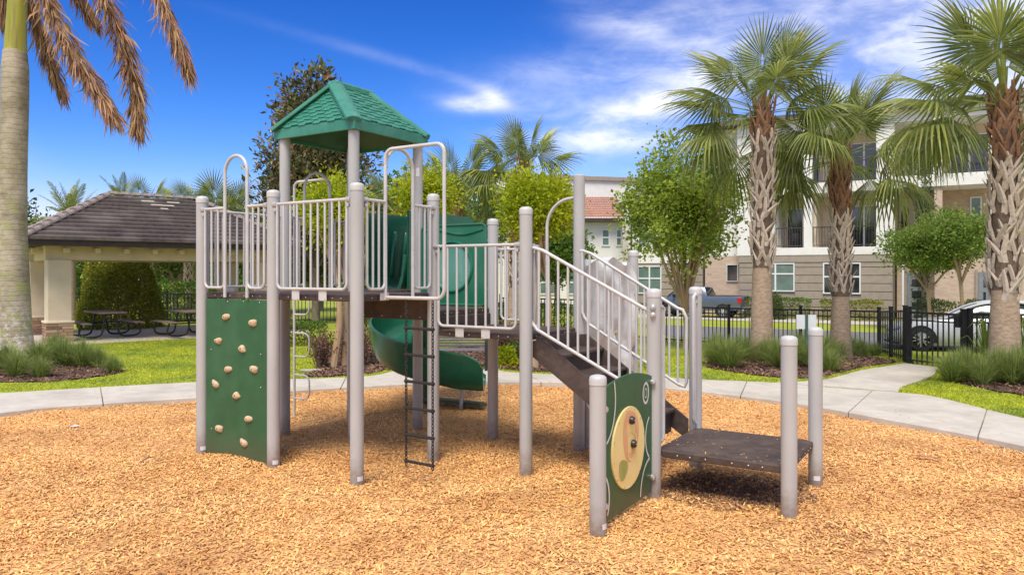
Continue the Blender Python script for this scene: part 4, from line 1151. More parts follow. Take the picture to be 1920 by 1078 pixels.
# right-hand block set back, pale brick with deeper balconies
fpart('brick_wall', M['brickw'], TB, 0.2, tpx(1752), -0.6, 6.0, -2.0, -1.5)
fpart('brick_wall', M['brickw'], TB, tpx(1752), 16.0, -0.6, 2.95, -2.29, -0.3)
fpart('brick_pier', M['brickw'], TB, tpx(1752), tpx(1767), 2.96, 5.95, -2.0, 0.2)
fpart('brick_wall', M['brickw'], TB, tpx(1767), 16.0, 2.96, 5.95, -2.28, -1.9)
fpart('floor_beam', M['white'], TB, 0.2, 16.0, 5.96, 6.5, -2.27, 0.32, bevel=0.01)
fpart('white_band', M['white'], TB, tpx(1752), 16.0, 2.95, 3.25, -2.27, -0.2, bevel=0.01)
fpart('pier', M['white'], TB, tpx(1750), tpx(1766), 6.5, 9.05, -0.3, 0.3, bevel=0.008)
fpart('pier', M['white'], TB, tpx(1857), tpx(1872), 3.25, 5.95, -0.3, 0.28, bevel=0.008)
fpart('pier', M['white'], TB, tpx(1857), tpx(1872), 6.5, 9.05, -0.3, 0.28, bevel=0.008)
railing(TB, 0.25, tpx(1749), 6.5, 0.18); railing(TB, tpx(1767), tpx(1856), 6.5, 0.18); railing(TB, tpx(1873), 10.5, 6.5, 0.18)
railing(TB, tpx(1680), tpx(1692), 3.5, -1.2)
window(TB, tpx(1800) + 0.4, tpx(1823) + 0.4, 3.9, 5.6, -1.89, (), (0.5,), M['glass_g'])
window(TB, 0.5, 1.55, 6.7, 8.6, -2.27, (0.5,), ()); window(TB, 2.4, 4.0, 6.6, 8.6, -2.27, (0.5,), ())
# entrance doors
for a, b, dd in ((tpx(1697), tpx(1731), -1.49), (tpx(1834), tpx(1855), -0.29)):
    o = fpart('door', M['door'], TB, a, b, -0.3, 2.1, dd, dd + 0.05, bevel=0.01)
    for zz in (0.3, 0.85, 1.4): fpart('pane', M['glass'], o, a + 0.2, b - 0.12, zz, zz + 0.35, dd + 0.05, dd + 0.056)
    fpart('door_frame', M['siding'], TB, a - 0.1, a - 0.005, -0.3, 2.2, dd, dd + 0.09); fpart('door_frame', M['siding'], TB, b + 0.005, b + 0.1, -0.3, 2.2, dd, dd + 0.09)
mb = MB(); p = FP(tpx(1693), 0.0, -0.3); mb.tube([p, p + UP * 3.2], 0.05, 8); mb.build('downpipe', M['frame'], TB)
fpart('pane', M['glass'], TB, tpx(1686), tpx(1700), 3.9, 5.2, -1.495, -1.48)
# brick recess and siding block on the left side
fpart('brick_wall', M['brickw'], TB, -8.9, -6.96, -0.6, 2.95, -2.29, -0.55)
fpart('wall', M['white'], TB, -8.9, -7.06, 2.95, 9.6, -2.29, -0.55)
window(TB, tpx(1365) - 0.2, tpx(1379), 1.6, 2.5, -0.54, (), (), M['glass'], 0.03)
railing(TB, -8.6, -7.1, 6.45, -0.3)

# block D: two storey wing with tile eave, left of the tree
WD = thing('wing_building', FP(-11.5, 0, -0.2), 'cream two storey wing with dark tile eave behind the leafy street tree', 'building')
wall_d = fpart('wall', M['white'], WD, -13.3, -9.05, 2.6, 5.95, -9, -0.6)
fpart('wall', M['siding'], WD, -13.3, -9.05, -0.6, 2.6, -9, -0.65)
zb = -0.4
while zb < 2.3:
    sp_ = [(-13.3, -9.05)]
    if zb + bh > 0.9 and zb < 2.4: sp_ = [(-13.3, -12.75), (-11.35, -9.05)]
    for a, b in sp_: fpart('siding_board', M['siding'], WD, a, b, zb + 0.012, zb + bh - 0.02, -0.65, -0.6, bevel=0.006)
    zb += bh
window(WD, -12.75, -11.35, 0.9, 2.45, -0.64, (0.5,), (0.55,), M['glass_g']); window(WD, -12.7, -11.6, 3.7, 5.2, -0.6, (), (0.5,), M['glass_g'])
rf = MB()
E4 = [FP(-13.9, 0.0, 5.9), FP(-8.9, 0.0, 5.9), FP(-8.9, -9.6, 5.9), FP(-13.9, -9.6, 5.9)]; Rg = [FP(-11.4, -2.5, 7.3), FP(-11.4, -7, 7.3)]
rf.add(E4 + Rg + [p - UP * 0.14 for p in E4], [(0, 1, 4), (1, 2, 5, 4), (2, 3, 5), (3, 0, 4, 5), (0, 6, 7, 1), (1, 7, 8, 2), (2, 8, 9, 3), (3, 9, 6, 0), (6, 9, 8, 7)])
rf.build('roof', M['darktile'], WD, smooth=False)
mb = MB()
mb.tube([FP(-13.35, -0.1, 5.76), FP(-13.35, -0.15, 5.5), FP(-13.1, -0.52, 5.3), FP(-13.1, -0.52, -0.2)], 0.05, 8); mb.build('downpipe', M['darkwood'], WD)

# mid building: red tiled wing and a taller white block behind it
def xbox(name, m, par, x0, x1, y0, y1, z0, z1, bevel=0): return MB().box(x0, x1, y0, y1, z0, z1).build(name, m, par, smooth=False, bevel=bevel)
def xwin(par, x0, x1, z0, z1, y, trans=(0.5,), g=None):
    mb = MB(); fr = 0.07
    mb.box(x0, x1, y - 0.07, y, z0, z0 + fr); mb.box(x0, x1, y - 0.07, y, z1 - fr, z1); mb.box(x0, x0 + fr, y - 0.069, y, z0 + fr, z1 - fr); mb.box(x1 - fr, x1, y - 0.069, y, z0 + fr, z1 - fr)
    for q in trans: mb.box(x0 + fr, x1 - fr, y - 0.06, y, z0 + (z1 - z0) * q - 0.04, z0 + (z1 - z0) * q + 0.04)
    w = mb.build('window', M['frame'], par, smooth=False); ts = [0] + list(trans) + [1]
    for c, e_ in zip(ts, ts[1:]): xbox('pane', g or M['glass_g'], w, x0 + 0.03, x1 - 0.03, y - 0.03, y - 0.005, z0 + (z1 - z0) * c + 0.03, z0 + (z1 - z0) * e_ - 0.03)
    return w
WM = thing('tile_roof_house', (5.2, 44, -0.2), 'white stucco house with red clay tile roof behind the stairs', 'building')
xbox('wall', M['white'], WM, 0.8, 6.45, 43.6, 52, -0.6, 5.2)
for x0 in (5.22, 6.05 - 0.0): xwin(WM, x0, x0 + 0.48 if x0 < 6 else x0 + 0.36, 3.62, 4.62, 43.6)
for x0 in (1.6, 3.0): xwin(WM, x0, x0 + 0.9, 3.5, 4.7, 43.6)
for x0 in (1.6, 3.2, 5.0): xwin(WM, x0, x0 + 1.0, 0.8, 2.2, 43.6)
# clay tiles in rows of rolls
ncol = 40; x0, x1 = 0.3, 6.55; y0_, y1_, z0_, z1_ = 43.0, 46.6, 5.22, 6.75
nr_ = 9
for r_ in range(nr_):
    f0, f1 = r_ / nr_, (r_ + 1.06) / nr_; mb = MB(); A_ = []; B_ = []
    for k in range(ncol * 4 + 1):
        x = x0 + (x1 - x0) * k / (ncol * 4); w = 0.045 * abs(math.sin(math.pi * k / 4))
        A_.append((x, y0_ + (y1_ - y0_) * f0, z0_ + (z1_ - z0_) * f0 + w + 0.03)); B_.append((x, y0_ + (y1_ - y0_) * f1, z0_ + (z1_ - z0_) * f1 + w))
    mb.strip(A_, B_); mb.build('tile_course', M['redtile'], WM, smooth=False)
xbox('fascia', M['darkwood'], WM, 0.3, 6.5, 42.98, 43.55, 5.02, 5.21)
WT = thing('white_block', (4.5, 52, -0.2), 'tall plain white stucco block with brown parapet behind the red tile roof', 'building')
mb = MB(); mb.prism([(-2.0, 47.0, -0.6), (14, 49.5, -0.6), (14, 49.5, 7.9), (-2.0, 47.0, 8.1)], (0, 9, 0)); mb.build('wall', M['white'], WT, smooth=False)
mb = MB(); mb.prism([(-2.2, 46.85, 8.1), (14.2, 49.35, 7.9), (14.2, 49.35, 8.15), (-2.2, 46.85, 8.36)], (0, 9.3, 0)); mb.build('parapet', M['siding'], WT, smooth=False)

# ------------------------------------------------------------------ picnic pavilion
PF = Vector((0.766, 0.643, 0)).normalized(); PB = Vector((-PF.y, PF.x, 0)); E0 = Vector((-13.3, 20.4, 0))
PL, PD, PO = 7.9, 5.2, 0.72
def Pp(a, b, z): return E0 + PF * a + PB * b + UP * z
PV = thing('picnic_pavilion', Pp(PL / 2, PD / 2, 0.03), 'open cream picnic pavilion with brown tile hip roof on brick based columns', 'pavilion')
def pbox(name, m, par, a0, a1, b0, b1, z0, z1, bevel=0):
    mb = MB(); mb.prism([Pp(a0, b0, z0), Pp(a1, b0, z0), Pp(a1, b1, z0), Pp(a0, b1, z0)], UP * (z1 - z0)); return mb.build(name, m, par, smooth=False, bevel=bevel)
M['paver'] = mat('grey_paver_floor', (0.50, 0.42, 0.35), (0.58, 0.50, 0.42), 0.9, 6, 0.2, 40)
pbox('floor_slab', M['paver'], PV, -0.15, PL + 0.3, -0.35, PD, -0.1, 0.055, 0.01)
brick_cols = [mat('brick_%d' % i, c, tuple(x * 1.3 for x in c), 0.85, 12, 0.3, 60) for i, c in enumerate(((0.25, 0.14, 0.09), (0.33, 0.20, 0.12), (0.17, 0.11, 0.085), (0.40, 0.28, 0.17)))]
ub = [mesh_m(MB().box(-0.5, 0.5, -0.5, 0.5, -0.5, 0.5), 'brick', m_, smooth=False, bevel=0.04) for m_ in brick_cols]
rb_ = random.Random(11)
for ca_, cb_ in ((PO + 0.2, PO + 0.2), (PO + 0.2, PD - PO - 0.2), (PL - PO - 0.2, PO + 0.2), (PL - PO - 0.2, PD - PO - 0.2)):
    hw = 0.30
    col = pbox('column', M['cream'], PV, ca_ - hw, ca_ + hw, cb_ - hw, cb_ + hw, 0.05, 2.42, 0.012)
    pbox('column_cap_stone', M['cream'], col, ca_ - hw - 0.07, ca_ + hw + 0.07, cb_ - hw - 0.07, cb_ + hw + 0.07, 0.60, 0.66, 0.012)
    for cy_ in range(6):
        z = 0.06 + cy_ * 0.09
        for sd_ in range(4):
            L4 = 2 * hw + 0.09; xs = [-L4 / 2]; 
            while xs[-1] < L4 / 2 - 0.12: xs.append(min(L4 / 2, xs[-1] + rb_.uniform(0.15, 0.34)))
            xs[-1] = L4 / 2
            for x0_, x1_ in zip(xs, xs[1:]):
                ax = (PF, PB, -PF, -PB)[sd_]; nn_ = (-PB, PF, PB, -PF)[sd_]
                ctr = Pp(ca_, cb_, z + 0.045) + ax * ((x0_ + x1_) / 2) + nn_ * (hw + 0.0235)
                Mx = Matrix((ax * (x1_ - x0_ - 0.012), nn_ * 0.045, UP * 0.08)).transposed().to_4x4(); Mx.translation = ctr
                place('brick', rb_.choice(ub), Mx, col)
# beams
for a0, a1, b0, b1 in ((PO - 0.15, PL - PO + 0.15, PO, PO + 0.4), (PO - 0.15, PL - PO + 0.15, PD - PO - 0.4, PD - PO), (PO, PO + 0.4, PO + 0.405, PD - PO - 0.405), (PL - PO - 0.4, PL - PO, PO + 0.405, PD - PO - 0.405)):
    pbox('beam', M['cream'], PV, a0, a1, b0, b1, 2.42, 2.86, 0.01)
for k in range(9):
    a = PO + 0.35 + k * 0.78
    if a < PL - PO: pbox('rafter_tail', M['cream'], PV, a - 0.07, a + 0.07, 0.30, PO - 0.002, 2.62, 2.76, 0.01)
for k in range(5):
    b = PO + 0.5 + k * 0.8
    pbox('rafter_tail', M['cream'], PV, 0.30, PO - 0.002, b - 0.07, b + 0.07, 2.62, 2.76, 0.01)
# soffit and fascia
pbox('soffit', M['darkwood'], PV, 0.06, PL - 0.06, 0.06, PD - 0.06, 2.865, 2.90)
ez, rz_ = 2.98, 4.52
for a0, a1, b0, b1 in ((0, PL, 0, 0.05), (0, PL, PD - 0.05, PD), (0, 0.05, 0.051, PD - 0.051), (PL - 0.05, PL, 0.051, PD - 0.051)):
    pbox('fascia', M['darkwood'], PV, a0, a1, b0, b1, 2.80, ez)
# tile courses: each a proud sloping band, clipped to the hips
hp = PD / 2; NCs = 12
def course(k, side):
    f0 = k / NCs; f1 = min(1, (k + 1.0) / NCs); i0, i1 = f0 * hp - 0.08, f1 * hp
    z0 = ez + (rz_ - ez) * f0 - 0.01; z1 = ez + (rz_ - ez) * f1 - 0.02
    th = 0.10
    if side == 0: q = [(i0, i0), (PL - i0, i0), (PL - i1, i1), (i1, i1)]
    elif side == 1: q = [(PL - i0, i0), (PL - i0, PD - i0), (PL - i1, PD - i1), (PL - i1, i1)]
    elif side == 2: q = [(PL - i0, PD - i0), (i0, PD - i0), (i1, PD - i1), (PL - i1, PD - i1)]
    else: q = [(i0, PD - i0), (i0, i0), (i1, i1), (i1, PD - i1)]
    mb = MB(); zz = (z0, z0, z1, z1)
    bot = [Pp(a, b, z) for (a, b), z in zip(q, zz)]; topq = [p + UP * (th if i < 2 else th * 0.35) for i, p in enumerate(bot)]
    mb.add(bot + topq, [(3, 2, 1, 0), (4, 5, 6, 7), (0, 1, 5, 4), (1, 2, 6, 5), (2, 3, 7, 6), (3, 0, 4, 7)])
    return mb.build('tile_course', M['darktile'], PV, smooth=False)
for s_ in range(4):
    for k in range(NCs): course(k, s_)
# hip and ridge tiles: overlapping half rounds
ht = MB(); n_ = 8
for k in range(2):
    for j in range(n_ + 1):
        a = math.pi * j / n_; r_ = (0.135, 0.115)[k]; ht.v.append((k * 1.0, r_ * math.cos(a), r_ * 0.8 * math.sin(a) + (0.02 if k == 0 else 0)))
for j in range(n_): ht.f.append((j, j + 1, n_ + 2 + j, n_ + 1 + j))
ht.f.append(tuple(range(n_ + 1)))
M['hiptile'] = mat('brown_hip_tile', (0.16, 0.12, 0.105), (0.24, 0.19, 0.17), 0.75, 9, 0.2, 40, c3=(0.34, 0.30, 0.275), scale3=3, amt3=0.6)
ht_me = mesh_m(ht, 'hip_tile', M['hiptile'], smooth=True)
ra_, rb2 = Pp(hp, hp, rz_), Pp(PL - hp, hp, rz_)
for a, b in ((Pp(-0.05, -0.05, ez), ra_), (Pp(PL + 0.05, -0.05, ez), rb2), (Pp(-0.05, PD + 0.05, ez), ra_), (Pp(PL + 0.05, PD + 0.05, ez), rb2), (ra_, rb2)):
    L = (b - a).length; n_t = max(2, int(round(L / 0.36)))
    for k in range(n_t):
        p = a.lerp(b, k / n_t) + UP * 0.05; fm = frame(p, b - a); 
        place('hip_tile', ht_me, fm @ Matrix.Diagonal((L / n_t * 1.06, 1, 1, 1)), PV)
# pale repair patch on the roof slope
for (fa, fb_, kk) in ((0.44, 0.49, 10), (0.47, 0.56, 9), (0.54, 0.59, 10), (0.5, 0.53, 8)):
    f = (kk + 0.3) / NCs; f2 = (kk + 0.75) / NCs
    mb = MB(); z_a = ez + (rz_ - ez) * f + 0.07; z_b = ez + (rz_ - ez) * f2 + 0.055
    mb.strip([Pp(PL * fa, f * hp, z_a + 0.012), Pp(PL * fb_, f * hp, z_a + 0.012)], [Pp(PL * fa, f2 * hp, z_b + 0.012), Pp(PL * fb_, f2 * hp, z_b + 0.012)])
    mb.build('worn_patch', M['concrete'], PV, smooth=False)

# ------------------------------------------------------------------ picnic tables
M['table'] = mat('brown_table_coating', (0.22, 0.15, 0.12), (0.27, 0.19, 0.15), 0.55, 20, 0.2, 120)
def picnic_table(c, ang, label):
    t = thing('picnic_table', Vector(c) + UP * 0.055, label, 'picnic table', 'picnic tables under the pavilion')
    a = Vector((math.cos(R(ang)), math.sin(R(ang)), 0)); b = Vector((-a.y, a.x, 0)); o = Vector(t.location)
    P = lambda x, y, z: o + a * x + b * y + UP * z
    def board(name, x0, x1, y0, y1, z, th=0.05):
        mb = MB(); mb.prism([P(x0, y0, z - th), P(x1, y0, z - th), P(x1, y1, z - th), P(x0, y1, z - th)], UP * th); return mb.build(name, M['table'], t, bevel=0.02, segs=2, smooth=True)
    board('tabletop', -0.92, 0.92, -0.38, 0.38, 0.76)
    for s_ in (-1, 1): board('bench_seat', -0.92, 0.92, s_ * 0.72 - 0.135, s_ * 0.72 + 0.135, 0.45, 0.045)
    for x in (-0.55, 0.55):
        for s_ in (-1, 1):
            mb = MB()
            pts = smooth_path([P(x, s_ * 0.12, 0.70), P(x, s_ * 0.18, 0.45), P(x, s_ * 0.24, 0.12), P(x, s_ * 0.36, 0.025), P(x, s_ * 0.66, 0.025), P(x, s_ * 0.82, 0.09), P(x, s_ * 0.84, 0.22), P(x, s_ * 0.78, 0.41)], 5)
            mb.tube(pts, 0.03, 8); mb.build('leg', M['black'], t)
        mb = MB(); mb.tube([P(x, -0.72, 0.39), P(x, 0.72, 0.39)], 0.022, 8); mb.tube([P(x, -0.3, 0.70), P(x, 0.3, 0.70)], 0.02, 8); mb.build('cross_tube', M['black'], t)
    return t
picnic_table(gp(197, 633, 0.055), -46, 'brown picnic table with black bent legs beside the pavilion column')
picnic_table(gp(354, 630, 0.055), -46, 'brown picnic table with black bent legs right of the one by the column')

# ------------------------------------------------------------------ park bench behind the slide
bn = thing('park_bench', gp(862, 693, 0.03), 'dark slatted park bench with arm rests behind the spiral slide', 'bench')
o = Vector(bn.location); M['slat'] = mat('dark_bench_slat', (0.10, 0.09, 0.10), (0.14, 0.125, 0.135), 0.5, 12)
for k in range(7):
    z = 0.47 + k * 0.055; y = 0.10 + k * 0.018
    MB().box(o.x - 0.80, o.x + 0.52, o.y + y, o.y + y + 0.018, o.z + z, o.z + z + 0.042).build('back_slat', M['slat'], bn, smooth=False, bevel=0.004)
for k in range(6):
    MB().box(o.x - 0.80, o.x + 0.52, o.y - 0.36 + k * 0.075, o.y - 0.36 + k * 0.075 + 0.058, o.z + 0.42, o.z + 0.445).build('seat_slat', M['slat'], bn, smooth=False, bevel=0.004)
for x in (-0.84, 0.56):
    mb = MB(); q = lambda y, z: (o.x + x, o.y + y, o.z + z)
    mb.tube([q(-0.34, -0.02), q(-0.36, 0.30), q(-0.34, 0.60), q(-0.28, 0.635), q(0.12, 0.63)], 0.026, 8); mb.tube([q(0.02, -0.02), q(0.05, 0.42), q(0.24, 0.90)], 0.028, 8); mb.tube([q(-0.36, 0.40), q(0.06, 0.40)], 0.02, 8)
    mb.build('side_frame', M['black'], bn)

# ------------------------------------------------------------------ fences and gate
picket_me = mesh_m(MB().box(-0.5, 0.5, -0.5, 0.5, 0, 1), 'picket', M['black'], smooth=False)
def fence_bay(par, a, b, h=1.2, step=0.115, rails=True, w=0.024, posts=(True, True), lift=0.06):
    a = Vector(a); b = Vector(b); d = (b - a); d.z = 0; L = d.length; d.normalize(); n = Vector((-d.y, d.x, 0))
    za, zb_ = a.z, b.z
    mb = MB()
    for zz, hh in ((h - 0.06, 0.045), (h - 0.22, 0.03), (lift + 0.06, 0.035)):
        mb.prism([a + UP * zz - n * 0.02, b + UP * zz - n * 0.02, b + UP * (zz + hh) - n * 0.02, a + UP * (zz + hh) - n * 0.02], n * 0.04)
    mb.build('rail', M['black'], par, smooth=False)
    k = int(L / step)
    for i in range(1, k):
        p = a.lerp(b, i / k) + UP * lift; Mx = Matrix((d * w, n * w, UP * (h - 0.03 - lift))).transposed().to_4x4(); Mx.translation = p
        place('picket', picket_me, Mx, par)
def fence_post(par, p, h=1.28, w=0.075):
    mb = MB(); p = Vector(p)
    mb.box(p.x - w / 2, p.x + w / 2, p.y - w / 2, p.y + w / 2, p.z - 0.3, p.z + h - 0.02)
    mb.box(p.x - w / 2 - 0.008, p.x + w / 2 + 0.008, p.y - w / 2 - 0.008, p.y + w / 2 + 0.008, p.z + h - 0.02, p.z + h + 0.01); return mb.build('post', M['black'], par, smooth=False, bevel=0.004)
def gz(x, y): return Vector((x, y, tzf(x, y)))
def run(label, pts, step=2.3, pk=0.115, last_post=True, stuff=False):
    f = thing('metal_fence', gz(*pts[0]), label, 'fence')
    first = True
    for p, q in zip(pts, pts[1:]):
        L = math.dist(p, q); n = max(1, int(round(L / step)))
        for i in range(n):
            a = gz(p[0] + (q[0] - p[0]) * i / n, p[1] + (q[1] - p[1]) * i / n); b = gz(p[0] + (q[0] - p[0]) * (i + 1) / n, p[1] + (q[1] - p[1]) * (i + 1) / n)
            fence_post(f, a); fence_bay(f, a, b, step=pk)
    if last_post: fence_post(f, gz(*pts[-1]))
    return f
run('black metal picket fence crossing behind the two right-hand palms up to the gate post', [(-0.4, 25.6), (4.7, 23.3), (10.07, 20.5)], 2.3)
run('short black metal fence stretch running back from the gate post', [(8.80, 16.72), (10.03, 20.4)], 2.0, 0.26, last_post=False)
run('black metal picket fence right of the gate behind the nearest palm', [(9.36, 15.25), (17.0, 13.9)], 2.3)
run('black metal picket fence behind the pavilion and its clipped shrub', [(-21, 30.6), (-7.0, 30.0)], 2.3, 0.14)
gt = thing('gate', gz(8.75, 16.5), 'black metal pedestrian gate at the end of the concrete path', 'gate')
a, b = gz(8.75, 16.5), gz(9.30, 15.36)
fence_post(gt, a, 1.26, 0.11); fence_post(gt, b, 1.26, 0.11)
d = (b - a).normalized(); fence_bay(gt, a + d * 0.09, b - d * 0.09, 1.18, 0.118, lift=0.02)
mb = MB(); q = b - d * 0.13 + UP * 1.0; mb.box(q.x - 0.05, q.x + 0.03, q.y - 0.05, q.y + 0.03, q.z - 0.12, q.z + 0.12); mb.build('latch', M['black'], gt, bevel=0.006, smooth=False)
for zz in (0.25, 0.95):
    mb = MB(); mb.lathe([(0.02, -0.05), (0.02, 0.05)], a + d * 0.075 + UP * zz, 8); mb.build('hinge', M['black'], gt)
mb = MB(); mb.prism([a + d * 0.06, a + d * 0.16, a + d * 0.06 + UP * 0.13], Vector((0.02, 0.01, 0))); mb.build('post_gusset', M['black'], gt, smooth=False)

# back of a small sign among the grass tufts
sg = thing('sign', gz(6.46, 16.4), 'white sign plate seen from the back on a green post among the grass', 'sign')
M['signpost'] = mat('green_sign_post', (0.045, 0.10, 0.075), None, 0.5); M['plate'] = mat('pale_sign_back', (0.60, 0.61, 0.60), (0.66, 0.67, 0.66), 0.5, 6)
o = sg.location
mb = MB(); mb.box(o.x - 0.03, o.x + 0.03, o.y - 0.032, o.y - 0.012, o.z - 0.2, o.z + 1.10); mb.build('sign_post', M['signpost'], sg, smooth=False)
mb = MB(); mb.box(o.x - 0.22, o.x + 0.22, o.y - 0.011, o.y - 0.004, o.z + 0.78, o.z + 1.09); mb.build('sign_plate', M['plate'], sg, smooth=False, bevel=0.002)

# ------------------------------------------------------------------ vehicles
M['carwhite'] = mat('white_car_paint', (0.48, 0.50, 0.52), None, 0.25, coat=0.6)
M['truckpaint'] = mat('slate_blue_car_paint', (0.10, 0.125, 0.165), None, 0.25, coat=0.7, metallic=0.25)
M['tyre'] = mat('tyre_rubber', (0.015, 0.015, 0.015), (0.022, 0.022, 0.022), 0.8, 20)
M['rim'] = mat('alloy_rim', (0.62, 0.62, 0.62), None, 0.3, metallic=0.8); M['trimb'] = mat('black_trim', (0.012, 0.012, 0.012), None, 0.4)
M['red'] = mat('red_lamp', (0.45, 0.012, 0.015), None, 0.2); M['lampw'] = mat('clear_lamp', (0.6, 0.62, 0.65), None, 0.1, metallic=0.4)
def loft(secs, m, name, par, T, angle=40):
    """secs: list of (x, [(y,z)...]) half outlines from bottom centre to top centre; mirrored"""
    mb = MB(); rows = []
    for x, h in secs:
        full = [(y, z) for y, z in h] + [(-y, z) for y, z in reversed(h)]
        rows.append([T @ Vector((x, y, z)) for y, z in full])
    n = len(rows[0])
    for r_ in rows: mb.v += [tuple(p) for p in r_]
    for i in range(len(rows) - 1):
        for k in range(n):
            l = (k + 1) % n; mb.f.append((i * n + k, i * n + l, (i + 1) * n + l, (i + 1) * n + k))
    mb.f.append(tuple(range(n))); mb.f.append(tuple((len(rows) - 1) * n + k for k in range(n)))
    return mb.build(name, m, par, angle=angle)
def wheel(par, T, x, y, r, w, spokes=5):
    s_ = 1 if y > 0 else -1
    Mx = T @ Matrix.Translation((x, y, r)) @ Matrix.Rotation(R(-90 * s_), 4, 'X')
    M3 = Mx.to_3x3().to_4x4(); c = Mx.translation
    mb = MB(); mb.lathe([(r * 0.62, -w), (r * 0.93, -w), (r, -w * 0.8), (r, -w * 0.1), (r * 0.95, 0.0), (r * 0.70, 0.004), (r * 0.66, -0.03)], c, 28, M3); t = mb.build('wheel', M['tyre'], par)
    mb = MB(); mb.lathe([(r * 0.70, -0.05), (r * 0.70, 0.0), (r * 0.66, 0.002), (r * 0.63, -0.03), (r * 0.1, -0.03)], c, 28, M3); mb.build('rim', M['trimb'], t)
    mb = MB()
    for k in range(spokes):
        for da in (-0.13, 0.13):
            a = 2 * math.pi * k / spokes + da; a2 = 2 * math.pi * k / spokes + da * 1.9
            p0 = Mx @ Vector((0.06 * math.cos(a), 0.06 * math.sin(a), -0.01)); p1 = Mx @ Vector((r * 0.66 * math.cos(a2), r * 0.66 * math.sin(a2), -0.004)); mb.tube([p0, p1], 0.02, 6)
    mb.lathe([(r * 0.2, -0.03), (r * 0.18, 0.004), (0.01, 0.01)], c, 14, M3); mb.build('spokes', M['rim'], t)
    # dark wheel-arch edge
    mb = MB(); A_ = []; B_ = []
    for k in range(25):
        a = math.pi * (-0.08 + 1.16 * k / 24); A_.append(T @ Vector((x + (r + 0.075) * math.cos(a), y - s_ * 0.012, r + (r + 0.075) * math.sin(a)))); B_.append(T @ Vector((x + (r + 0.0) * 0.9 * math.cos(a), y - s_ * 0.012, r + r * 0.9 * math.sin(a))))
    mb.strip(A_, B_); mb.build('wheel_arch', M['trimb'], t, smooth=False)
    return t
def side_glass(par, T, y0, y1, poly, m, name='side_window'):
    """poly in (x,z); y is interpolated by z between (z0,y0),(z1,y1)"""
    (za, ya), (zb_, yb) = y0, y1
    for s_ in (1, -1):
        mb = MB(); pts = [T @ Vector((x, s_ * (ya + (yb - ya) * (z - za) / (zb_ - za) + 0.006), z)) for x, z in poly]
        mb.prism(pts, (T.to_3x3() @ Vector((0, -s_ * 0.01, 0)))); mb.build(name, m, par, smooth=False)
# white sedan, nose to the left
cp = at(1727, 660, 21.2)
car = thing('parked_car', (cp.x, cp.y, tzf(cp.x, cp.y) + 0.01), 'silver white sedan parked beyond the gate with black and silver wheels', 'car')
T = Matrix.Translation(car.location + Vector((0.45, 0.8, 0))) @ Matrix.Rotation(R(180 - 29), 4, 'Z') @ Matrix.Translation((-1.0 + 1.0, 0, 0))
# local x forward; the front wheel sits at x = 0
def bsec(x, hw, zb_, zs, zt, crown=0.03):
    return (x, [(0.0, zb_), (hw * 0.86, zb_), (hw * 0.97, zb_ + 0.10), (hw, zb_ + (zs - zb_) * 0.55), (hw * 0.985, zs), (hw * 0.90, zt), (hw * 0.5, zt + crown), (0.0, zt + crown * 1.3)])
body = loft([bsec(0.92, 0.60, 0.36, 0.50, 0.60), bsec(0.86, 0.80, 0.24, 0.55, 0.66), bsec(0.6, 0.90, 0.19, 0.62, 0.74), bsec(0, 0.93, 0.18, 0.72, 0.84), bsec(-0.7, 0.935, 0.18, 0.80, 0.91), bsec(-1.0, 0.935, 0.18, 0.82, 0.94, 0.02),
             bsec(-2.4, 0.935, 0.18, 0.86, 0.96, 0.02), bsec(-3.3, 0.93, 0.18, 0.88, 0.99), bsec(-3.75, 0.88, 0.24, 0.88, 1.0), bsec(-3.92, 0.78, 0.36, 0.80, 0.93)], M['carwhite'], 'body', car, T)
def gsec(x, hwb, zb_, hwt, zt): return (x, [(0, zb_), (hwb, zb_), (hwb * 0.5 + hwt * 0.5 + 0.02, (zb_ + zt) / 2), (hwt, zt - 0.03), (hwt * 0.8, zt), (0, zt + 0.015)])
loft([gsec(-0.62, 0.80, 0.90, 0.78, 0.95), gsec(-1.05, 0.82, 0.91, 0.72, 1.19), gsec(-1.45, 0.83, 0.92, 0.65, 1.34), gsec(-1.9, 0.83, 0.92, 0.62, 1.395), gsec(-2.4, 0.83, 0.93, 0.61, 1.39), gsec(-3.0, 0.82, 0.94, 0.62, 1.25), gsec(-3.55, 0.78, 0.95, 0.70, 1.02)], M['glass'], 'greenhouse', car, T)
# roof skin and pillars follow the glass line
for s_ in (1, -1):
    mb = MB(); pts = [(-0.58, 0.82, 0.93), (-1.05, 0.745, 1.20), (-1.45, 0.675, 1.345), (-1.9, 0.64, 1.40), (-2.4, 0.63, 1.395), (-3.0, 0.645, 1.26), (-3.6, 0.74, 1.0)]
    mb.tube(smooth_path([T @ Vector((x, s_ * y, z)) for x, y, z in pts], 4), 0.035, 8); mb.build('roof_rail', M['carwhite'], car)
    mb = MB(); mb.tube([T @ Vector((-2.0, s_ * 0.84, 0.93)), T @ Vector((-2.05, s_ * 0.66, 1.37))], 0.03, 6); mb.build('door_pillar', M['trimb'], car)
mb = MB(); A_ = []; B_ = []
for x, y, z in ((-1.38, 0.60, 1.345), (-1.9, 0.58, 1.425), (-2.4, 0.57, 1.42), (-2.9, 0.58, 1.31)): A_.append(T @ Vector((x, y, z))); B_.append(T @ Vector((x, -y, z)))
mb.strip(A_, B_); mb.build('roof', M['carwhite'], car)
for x in (0.0, -2.75):
    for s_ in (1, -1): wheel(car, T, x, s_ * 0.945, 0.325, 0.20)
